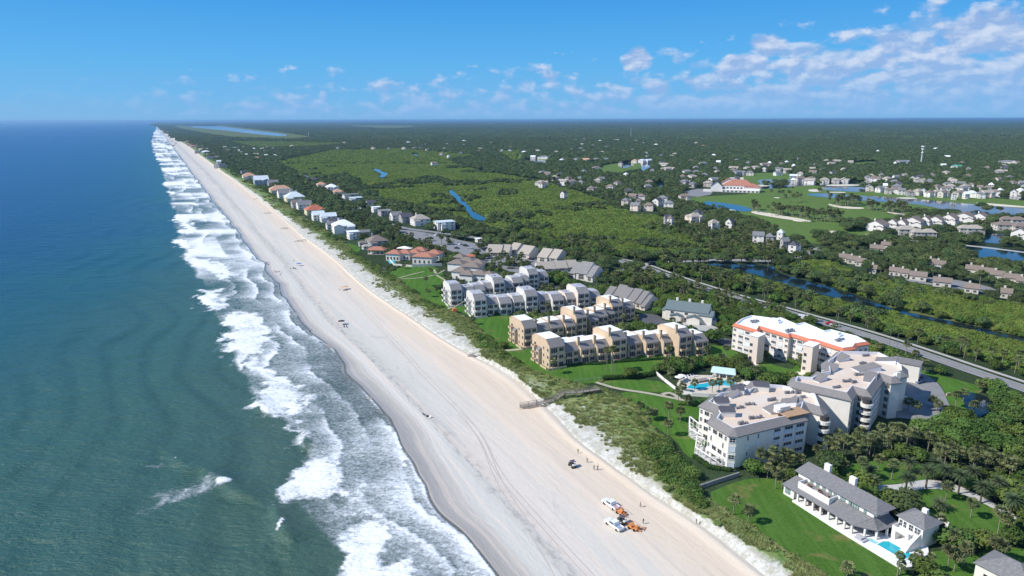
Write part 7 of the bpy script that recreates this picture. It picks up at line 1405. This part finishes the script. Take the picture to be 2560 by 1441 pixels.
# ------------------------------------------------------------------ vehicles, people and beach things
M_CARW=mat('white_car_paint',(.78,.79,.80),.3,.02,1,spec=.5); M_TYRE=mat('black_rubber',(.02,.02,.02),.9,.1,1); M_RUST=mat('orange_scaffold_paint',(.62,.26,.09),.8,.2,2.0); M_BLK=mat('black_fabric',(.015,.017,.03),.9,.1,1); M_SKIN=mat('skin',(.45,.27,.19),.7,.05,1)
def carmesh(kind,paint):
    b=MB(); 
    if kind=='pickup':
        L,Wd=5.8,1.95; prof=[(-2.9,.45),(-2.9,1.0),(-2.75,1.08),(-1.45,1.16),(-.75,1.82),(.95,1.86),(1.15,1.14),(1.16,1.12),(1.16,.62),(2.78,.62),(2.78,1.12),(2.9,1.12),(2.9,.45)]
    elif kind=='suv': Wd=1.9; prof=[(-2.35,.4),(-2.35,.9),(-2.2,1.0),(-1.2,1.1),(-.6,1.68),(1.8,1.70),(2.3,1.1),(2.35,.4)]
    elif kind=='van': Wd=2.1; prof=[(-3,.4),(-3,1.1),(-2.4,1.35),(-1.9,2.5),(2.9,2.55),(3,.4)]
    else: Wd=1.8; prof=[(-2.25,.35),(-2.25,.75),(-2.1,.85),(-1.1,.95),(-.45,1.42),(.9,1.44),(1.6,.98),(2.2,.92),(2.25,.35)]
    extrude(b,[(a,c) for a,c in prof],-Wd/2,Wd/2)
    b.v=[(y,x,z) for x,y,z in b.v]; b.f=[tuple(reversed(f)) for f in b.f]
    if kind=='pickup':
        b.box(1.17,2.78,-Wd/2,-Wd/2+.1,.62,1.12); b.box(1.17,2.78,Wd/2-.1,Wd/2,.62,1.12)
    g=MB(); z0,z1={'pickup':(1.2,1.74),'suv':(1.12,1.58),'van':(1.5,2.2),'car':(.98,1.36)}[kind]; x0,x1={'pickup':(-.85,.85),'suv':(-.6,1.7),'van':(-1.9,-.6),'car':(-.6,1.0)}[kind]
    g.box(x0,x1,-Wd/2-.012,Wd/2+.012,z0,z1); xs={'pickup':(-1.38,-.80,1.2,1.80),'suv':(-1.15,-.62,1.13,1.64),'van':(-2.36,-1.95,1.45,2.38),'car':(-1.05,-.47,.99,1.40)}[kind]
    a,c,d,e=xs; g.add([(a-.02,-Wd/2+.12,d),(a-.02,Wd/2-.12,d),(c-.03,Wd/2-.15,e),(c-.03,-Wd/2+.15,e)],[(0,3,2,1),(0,1,2,3)])
    w=MB(); w.cyl(0,0,-.12,.12,.36,.36,12); w.v=[(x,z,y) for x,y,z in w.v]
    return b.mesh('body',paint),g.mesh('windows',M_GLASS),w.mesh('wheel',M_TYRE),{'pickup':1.85,'suv':1.45,'van':1.9,'car':1.4}[kind],Wd
CM={}
def car(px,py,z,rz,kind,paint,label,group=None,world=None):
    k=(kind,paint.name)
    if k not in CM: CM[k]=carmesh(kind,paint)
    b,g,w,wb,Wd=CM[k]; x,y=world or G(px,py,z); o=empty({'pickup':'pickup_truck','van':'delivery_van','suv':'parked_suv','car':'parked_car'}[kind],(x,y,z),rz,label,{'pickup':'pickup truck','van':'van','suv':'car','car':'car'}[kind],group)
    inst('body',b,o); inst('windows',g,o)
    for sx in (-1,1):
        for sy in (-1,1): inst('wheel',w,o,(sx*wb,sy*(Wd/2-.08),.36))
    return o
def bz(px,py,z0=-1.2):
    z=z0
    for _ in range(4): x,y=G(px,py,z); z=beach_z(x,y)
    return x,y,z
def dirang(a,b,z=-1.3):
    A=G(*a,z);B=G(*b,z); return math.atan2(B[1]-A[1],B[0]-A[0])
x,y,z=bz(1527,1266); o=car(0,0,z,dirang((1508,1252),(1546,1278)),'pickup',M_CARW,'upper white pickup truck on the sand hitched to an orange cart',world=(x,y)); m=MB(); m.box(1.3,2.6,-.7,.7,.64,.95); m.build('load',mat('pinkish_load',(.45,.30,.36),.9,.3,2.0),o)
x,y,z=bz(1535,1317); o=car(0,0,z,dirang((1518,1304),(1550,1326)),'pickup',M_CARW,'lower white pickup truck beside the dark buggy',world=(x,y)); m=MB(); m.box(1.4,2.5,-.6,.5,.64,1.05); m.build('load',mat('blue_grey_load',(.30,.36,.48),.9,.3,2.0),o)
def cart(px,py,rz,n,label):
    x,y,z=bz(px,py); o=empty('equipment_cart',(x,y,z),rz,label,'trailer'); m=MB(); m.box(-1.5,1.5,-.9,.9,.45,.6); m.build('bed',M_RUST,o)
    w=MB(); w.cyl(0,0,-.12,.12,.33,.33,10); w.v=[(a,c,b) for a,b,c in w.v]; wm=w.mesh('wheel',M_TYRE)
    for sx in (-.8,.8):
        for sy in (-1,1): inst('wheel',wm,o,(sx,sy*.95,.33))
    rd=random.Random(n)
    for i in range(n): m=MB(); a=rd.uniform(-1.3,.9);b=rd.uniform(-.85,.4); m.box(a,a+rd.uniform(.3,.7),b,b+rd.uniform(.25,.6),.6,.6+rd.uniform(.3,1.1)); m.build('orange_box' ,M_RUST,o,rz=0)
    for s in (-.85,.85): m=MB(); m.tube([(-1.45,s,.6),(-1.45,s,1.6),(1.45,s,1.6),(1.45,s,.6)],.05,5); m.build('frame',M_RUST,o)
    m=MB(); m.box(1.5,2.6,-.06,.06,.4,.5); m.build('tow_bar',M_RUST,o); return o
cart(1553,1285,dirang((1545,1278),(1564,1292)),6,'orange equipment cart behind the upper pickup'); cart(1583,1322,dirang((1570,1316),(1596,1328)),14,'orange equipment cart piled high beside the dark buggy')
M_STUFFO=mat('pale_orange_bundle',(.60,.35,.22),.85,.2,2)
for i,(a,b,l) in enumerate(((1604,1322,'small orange bundle right of the loaded cart'),(1612,1324,'outermost orange bundle on the sand'),(1598,1327,'dark orange bundle below the loaded cart'))):
    x,y,z=bz(a,b); o=empty('gear_bundle',(x,y,z),i,l,'bundle'); m=MB(); m.tube([(-.8,0,.15),(.8,.1,.18)],.14,6); m.build('roll',M_STUFFO,o); m=MB(); m.tube([(-.5,.3,.15),(.7,.35,.15)],.11,6); m.build('roll',M_RUST,o)
def buggy(px,py,rz,label):
    x,y,z=bz(px,py); o=empty('utility_buggy',(x,y,z),rz,label,'buggy'); M_G=mat('buggy_dark_green',(.07,.08,.055),.6,.15,1); m=MB(); m.box(-1.4,1.4,-.65,.65,.45,.85); m.box(-1.4,-.7,-.65,.65,.85,1.05); m.build('body',M_G,o)
    m=MB(); m.box(-.6,.9,-.72,.72,1.95,2.03); m.build('roof',mat('dark_purple_grey_roof',(.10,.09,.13),.7,.1,1),o)
    for a,b in ((-.55,-.65),(-.55,.65),(.85,-.65),(.85,.65)): m=MB(); m.tube([(a,b,.85),(a,b,1.95)],.04,5); m.build('roll_bar',M_HV,o)
    w=MB(); w.cyl(0,0,-.14,.14,.34,.34,10); w.v=[(a,c,b) for a,b,c in w.v]; wm=w.mesh('wheel',M_TYRE)
    for sx in (-1,1):
        for sy in (-1,1): inst('wheel',wm,o,(sx,sy*.68,.34))
    m=MB(); m.box(-.3,.3,-.6,.6,.85,1.1); m.build('seat',M_BLK,o); m=MB(); m.box(.7,1.35,-.5,.5,.85,1.2); m.build('cargo',M_WHITE,o); return o
buggy(1431,1167,dirang((1424,1160),(1438,1173)),'dark utility buggy parked near the line of surveyors'); buggy(1556,1307,dirang((1550,1302),(1566,1314)),'dark green buggy between the lower pickup and the loaded cart')
# ---- people: one skinned body per pose
def body_mesh(name,pose,shirt,pants):
    import bmesh
    sp=pose.get('spread',.16); arm=pose.get('arm',((.30,0,.85),(.30,.0,.85))); st=pose.get('step',.12)
    J=[(0,0,.95,.14),(0,0,1.15,.13),(0,0,1.38,.15),(0,0,1.50,.06),(0,.02,1.66,.10),
       (.10,0,.90,.10),(.12,st,.50,.075),(.12,st*.6,.07,.05),(.12,st*.6+.16,.03,.04),(-.10,0,.90,.10),(-.12,-st,.50,.075),(-.12,-st*1.3,.07,.05),(-.12,-st*1.3+.16,.03,.04),
       (.19,0,1.42,.06),(.27,0,1.14,.05),(arm[0][0],arm[0][1],arm[0][2],.038),(-.19,0,1.42,.06),(-.27,0,1.14,.05),(-arm[1][0],arm[1][1],arm[1][2],.038)]
    E=[(0,1),(1,2),(2,3),(3,4),(0,5),(5,6),(6,7),(7,8),(0,9),(9,10),(10,11),(11,12),(2,13),(13,14),(14,15),(2,16),(16,17),(17,18)]
    bm=bmesh.new(); sk=bm.verts.layers.skin.verify(); vs=[bm.verts.new(j[:3]) for j in J]; [bm.edges.new((vs[a],vs[b])) for a,b in E]
    for v,j in zip(vs,J): v[sk].radius=(j[3],j[3]*.8); v[sk].use_root=False
    vs[0][sk].use_root=True
    me=bpy.data.meshes.new('tmp'); bm.to_mesh(me); bm.free(); ob=bpy.data.objects.new('tmp',me); COL.objects.link(ob); a=ob.modifiers.new('s','SKIN'); a.use_smooth_shade=True; b=ob.modifiers.new('u','SUBSURF'); b.levels=1; b.render_levels=1
    dg=bpy.context.evaluated_depsgraph_get(); out=bpy.data.meshes.new_from_object(ob.evaluated_get(dg)); out.name=name; bpy.data.objects.remove(ob); out.materials.clear()
    for q in (M_SKIN,shirt,pants,mat('dark_hair',(.05,.035,.025),.8,.1,1)): out.materials.append(q)
    for p in out.polygons:
        z=p.center.z; x=abs(p.center.x); p.material_index=3 if (z>1.68 or (z>1.6 and p.center.y<-.02)) else 0 if z>1.5 or z<.05 or (x>.24 and z<1.2) else 1 if z>.93 else 2
    return out
mk=lambda n,c: mat(n,c,.85,.08,1)
POSE=[body_mesh('body',{'step':.14,'arm':((.34,.25,1.12),(.30,.02,.85))},mk('dark_red_shirt',(.22,.06,.06)),mk('black_shorts',(.04,.04,.05))),body_mesh('body',{'step':.04,'arm':((.36,.32,1.25),(.25,.28,1.1))},mk('olive_shirt',(.14,.15,.07)),mk('khaki_trousers',(.22,.19,.13))),
      body_mesh('body',{'step':.22,'arm':((.30,-.15,.88),(.30,.22,.9))},mk('navy_shirt',(.05,.07,.13)),mk('grey_trousers',(.15,.15,.16))),body_mesh('body',{'step':.08},mk('white_shirt',(.6,.6,.6)),mk('blue_shorts',(.06,.12,.28)))]
def person(px,py,k,label,staff=False,rz=0.0,hair=True):
    x,y,z=bz(px,py); o=empty('person',(x,y,z),rz,label,'person'); inst('body',POSE[k],o)
    if staff:
        s=empty('survey_staff',(x+.45*math.cos(rz+.9),y+.45*math.sin(rz+.9),z),0,'tall thin staff held by the '+label.replace('person','figure').replace(' holding a tall staff',''),'staff'); m=MB(); m.tube([(0,0,0),(0,0,2.4)],.035,5); m.build('rod',M_BLK,s)
    return o
person(1445,1134,1,'person in olive top at the left end of the survey line',False,.5); person(1469,1157,1,'person holding a tall staff, second along the survey line',True,2.0); person(1485,1175,2,'person in navy top bending by the survey line',False,1.0); person(1494,1176,1,'person holding a tall staff at the right end of the survey line',True,.3)
person(1601,1268,0,'person in dark red shirt alone above the trucks',False,1.4); person(1608,1310,2,'person in navy shirt walking right of the carts',False,3.9); person(1741,1310,1,'person in olive shirt walking by the dune toe',False,.8)
person(704,684,3,'person in white shirt among the beach chairs',False,0); person(735,655,0,'person standing left of the blue beach tent'); person(777,832,2,'person wading at the water\'s edge'); person(692,683,0,'person in dark red near the wet sand',False,2); person(672,658,3,'person near the far beach chairs',False,1); person(686,681,2,'person beside the pink beach group',False,2.4); person(727,674,0,'person left of the dark wind screen',False,2.4)
def shade(px,py,w,d,h,m_,label,rz=0.0,name='beach_canopy'):
    x,y,z=bz(px,py); o=empty(name,(x,y,z),rz,label,'beach tent'); m=MB(); m.add([(-w/2,-d/2,h),(w/2,-d/2,h),(w/2,d/2,h),(-w/2,d/2,h),(0,0,h+.6)],[(0,1,4),(1,2,4),(2,3,4),(3,0,4),(3,2,1,0)]); m.build('canopy',m_,o)
    for a,b in ((-1,-1),(1,-1),(1,1),(-1,1)): m=MB(); m.tube([(a*w*.47,b*d*.47,0),(a*w*.47,b*d*.47,h)],.03,5); m.build('pole',M_HV,o)
    return o
shade(854,812,3.2,2.6,2.0,M_BLK,'black beach canopy near the wrack line',.1); shade(748,665,3.6,2.4,1.8,mat('blue_canvas',(.08,.16,.45),.8,.1,1),'blue beach tent in the middle of the beach',.2)
shade(862,724,4.0,3.0,1.8,mat('orange_canvas',(.62,.34,.20),.85,.15,1),'faded orange beach tent with gear on the open sand',.2)
def bchair(px,py,m_,label,rz=0.0):
    x,y,z=bz(px,py); o=empty('beach_chair',(x,y,z),rz,label,'beach chair'); m=MB(); m.box(-.3,.3,-.3,.3,.25,.32); m.build('seat',m_,o); m=MB(); m.add([(-.3,.3,.28),(.3,.3,.28),(.3,.6,1.0),(-.3,.6,1.0),(-.3,.36,.28),(.3,.36,.28),(.3,.66,1.0),(-.3,.66,1.0)],[(0,3,2,1)[::-1],(4,5,6,7),(0,1,5,4),(1,2,6,5),(2,3,7,6),(3,0,4,7)]); m.build('backrest',m_,o)
    for a in (-.28,.28): m=MB(); m.tube([(a,-.3,0),(a,.0,.28),(a,.4,0)],.025,4); m.build('leg_frame',M_HV,o)
M_BL=mat('dark_blue_canvas',(.05,.08,.16),.8,.1,1); M_PK=mat('pink_canvas',(.5,.25,.27),.85,.1,1)
for i,(a,b,m_,l) in enumerate(((666,659,M_BL,'upper dark beach chair at the wet sand'),(671,663,M_BL,'lower dark beach chair at the wet sand'),(690,681,M_PK,'left pink chair of the beach group'),(694,680,M_PK,'middle pink chair of the beach group'),(698,681,M_PK,'right pink chair of the beach group'),(700,688,M_BL,'dark chair below the pink group'),(733,672,M_BL,'chair at the end of the dark wind screen'),(860,819,M_BL,'left dark chair beside the black canopy'),(868,819,M_BL,'right dark chair beside the black canopy'),(850,726,M_RUST,'low orange chair left of the orange tent'),(1060,1038,M_BLK,'left folding chair of the wrack line group'),(1068,1043,M_BLK,'right folding chair of the wrack line group'),(1064,1041,M_HV,'middle grey chair of the wrack line group'),(1073,1046,M_WHITE,'pale chair at the wrack line group'))): bchair(a,b,m_,l,i*.9)
def screen(a,b,label,h=.8):
    A=bz(*a); B=bz(*b); o=empty('wind_screen',A,0,label,'wind screen'); m=MB(); m.obox((0,0),(B[0]-A[0],B[1]-A[1]),.05,.1,h); m.build('cloth',M_BL,o)
    for t in (0,.5,1): m=MB(); m.cyl((B[0]-A[0])*t,(B[1]-A[1])*t,0,h+.1,.04,.04,5); m.build('stake',M_HV,o)
screen((732,671),(741,674),'short dark wind screen among the beach groups')
x,y,z=bz(864,726); 
for i,(dx,l) in enumerate(((-.8,'dark cooler box under the orange tent'),(.9,'black cooler box at the orange tent\'s right pole'))):  # right hand box is a dark stand-in where the tent's shadow falls
    o=empty('cooler_and_shade_box',(x+dx,y-.5,z),0,l,'cooler box'); m=MB(); m.box(-.5,.5,-.3,.3,0,.45); m.build('box',M_BLK,o); m=MB(); m.box(-.52,.52,-.32,.32,.45,.52); m.build('lid',M_HV,o)
# driftwood / weed specks on the dune face are part of the sand; far dredge plant
for i,(a,b,w,h,l) in enumerate(((421,363,14,4,'long dark dredge pipe float at the far water line'),(434,365,9,5,'brown excavator on the far beach'),(416,357,7,6,'dark crane like machine at the far surf'),(430,354,5,5,'small bulldozer on the far berm'),(440,359,5,4,'distant yellow loader on the far berm'))):
    x,y,z=bz(a,b,-2); s=y/FPX; o=empty('construction_machine',(x,y,z),0,l,'machine'); W_=w*s*.8; m=MB(); m.box(-W_/2,W_/2,-2,2,.8,2.4); m.build('body',M_TERRA if i in (1,3) else M_GWALL if i==0 else M_HV,o); m=MB(); m.box(-W_*.2,W_*.15,-1.5,1.5,2.4,4.2); m.build('cab',M_HV,o); m=MB(); m.box(-W_*.45,W_*.45,-2.3,2.3,0,.8); m.build('track',M_BLK,o)
    if i in (1,2): m=MB(); m.tube([(0,0,3),(W_*.5,0,9),(W_*.9,0,3)],.35,5); m.build('arm',M_HV,o)
# boom lift
x,y=G(1137,782,0); o=empty('boom_lift',(x,y,.1),.3,'orange boom lift on the lawn reaching to the white apartment row','boom lift'); M_OL=mat('lift_orange',(.70,.22,.08),.6,.1,1); m=MB(); m.box(-1.5,1.5,-1,1,.6,1.5); m.build('chassis',M_OL,o); m=MB(); m.box(-1.1,.8,-.8,.8,1.5,2.3); m.build('turret',M_OL,o); m=MB(); m.tube([(-.6,0,2.2),(-.2,.2,3.0),(7.0,3.4,5.4)],[.22,.2,.14],6); m.build('boom',mat('lift_boom_tan',(.62,.55,.36),.7,.05,1),o); m=MB(); m.box(6.8,7.9,2.9,4.0,5.1,5.2); m.box(6.8,7.9,2.9,2.96,5.2,6.1); m.box(6.8,6.86,2.9,4,5.2,6.1); m.box(7.84,7.9,2.9,4,5.2,6.1); m.build('basket',M_OL,o)
w=MB(); w.cyl(0,0,-.2,.2,.5,.5,10); w.v=[(a,c,b) for a,b,c in w.v]; wm=w.mesh('wheel',M_TYRE); [inst('wheel',wm,o,(sx,sy,.5)) for sx in (-1.1,1.1) for sy in (-1,1)]
# parked and moving cars
PC=[mat('silver_car_paint',(.50,.52,.54),.35,.03,1,spec=.5),M_CARW,mat('dark_car_paint',(.04,.045,.055),.35,.05,1,spec=.5),mat('red_car_paint',(.42,.03,.04),.35,.05,1,spec=.5),mat('blue_car_paint',(.07,.13,.26),.35,.05,1,spec=.5)]
for (a,b,k,c,rz,l) in ((2005,799,'van',1,-.45,'white delivery van on the coast road above the orange trimmed building'),(2076,812,'suv',3,-.5,'dark red car behind the orange trimmed building'),(2086,816,'suv',0,-.5,'silver car following on the coast road'),(1782,788,'car',1,.1,'white car in the shaded court by the tan rows'),
  (2283,938,'suv',3,.5,'bright red car in the curved parking court'),(2288,945,'suv',2,.5,'dark car beside the red one in the parking court'),(2293,951,'suv',2,.5,'black car third in the parking court row'),(2299,957,'car',4,.5,'blue car at the shadow edge of the parking court'),(2262,1002,'car',0,1.2,'silver car in the building shade of the court'),
  (1630,663,'van',2,.3,'dark truck stopped at the road junction'),(1792,808,'car',3,.8,'reddish car on the pale driveway apron'),(1895,864,'suv',3,.4,'red car at the court beside the orange trimmed building'),(1912,852,'suv',0,.4,'silver car at the court beside the orange trimmed building'),(2340,672,'suv',1,.2,'white car between courtyard homes'),(2358,592,'suv',1,.1,'white car by the lake home')): car(a,b,.27,rz,k,PC[c],l)
nc=0
for i,(a,b,c) in enumerate(((1200,612,1),(1196,611,2),(1222,629,1),(1216,628,2),(1246,634,2),(1258,636,3),(1284,646,1),(1292,648,0),(1330,650,2),(1326,649,3),(1305,660,1),(1316,661,2),(1230,659,1),(1238,668,4),(1120,600,1),(1128,603,0),(1090,590,1),(1100,592,2),(1062,588,0),(1150,612,1),(1164,616,2),(1175,622,0),(1188,628,4),(1142,622,2),(1210,640,0),(1225,645,1),(1262,660,0),(1270,664,2))):
    car(a,b,.30,R(-20+(i%3)*90),'car' if i%2 else 'suv',PC[c],('silver','white','dark','red','blue')[c]+' car in the beach club car park','cars parked in the beach club lot')
# pine like bare trees? thin light poles in the car park
# ------------------------------------------------------------------ labels told apart by place where nothing else does
def ordinals():
    d={}
    for o in COL.objects:
        if o.parent is None and o.get('label') and o.get('category'): d.setdefault(o['label'],[]).append(o)
    W_=['first','second','third','fourth','fifth','sixth','seventh','eighth','ninth','tenth','eleventh','twelfth','thirteenth','fourteenth','fifteenth','sixteenth','seventeenth','eighteenth','nineteenth','twentieth']
    for l,os_ in d.items():
        if len(os_)<2 or len(os_)>20 or len(l.split())>12 or 'palm' in l.split(' ')[1:2]: continue
        os_.sort(key=lambda o:PX(o.location.x,o.location.y,0)[0])
        for i,o in enumerate(os_):
            n=len(os_); o['label']=l+(', leftmost of its kind' if i==0 else ', rightmost of its kind' if i==n-1 else ', %s from the left'%W_[i])
ordinals()
# ------------------------------------------------------------------ haze
def haze():
    m=MB(); m.box(-110000,110000,-3000,120000,-5.6,H_CAM+9); hm=bpy.data.materials.new('haze_air'); hm.use_nodes=True; nt=hm.node_tree
    for n in list(nt.nodes):
        if n.type=='BSDF_PRINCIPLED': nt.nodes.remove(n)
    pv=nt.nodes.new('ShaderNodeVolumePrincipled'); pv.inputs['Density'].default_value=4.6e-5; pv.inputs['Color'].default_value=(.38,.68,1.0,1); pv.inputs['Anisotropy'].default_value=0.3
    nt.links.new(pv.outputs[0],nt.nodes['Material Output'].inputs['Volume']); o=m.build('haze',hm); o['kind']='stuff'; o['label']='thin blue sea haze over the far coast and woods'
haze()
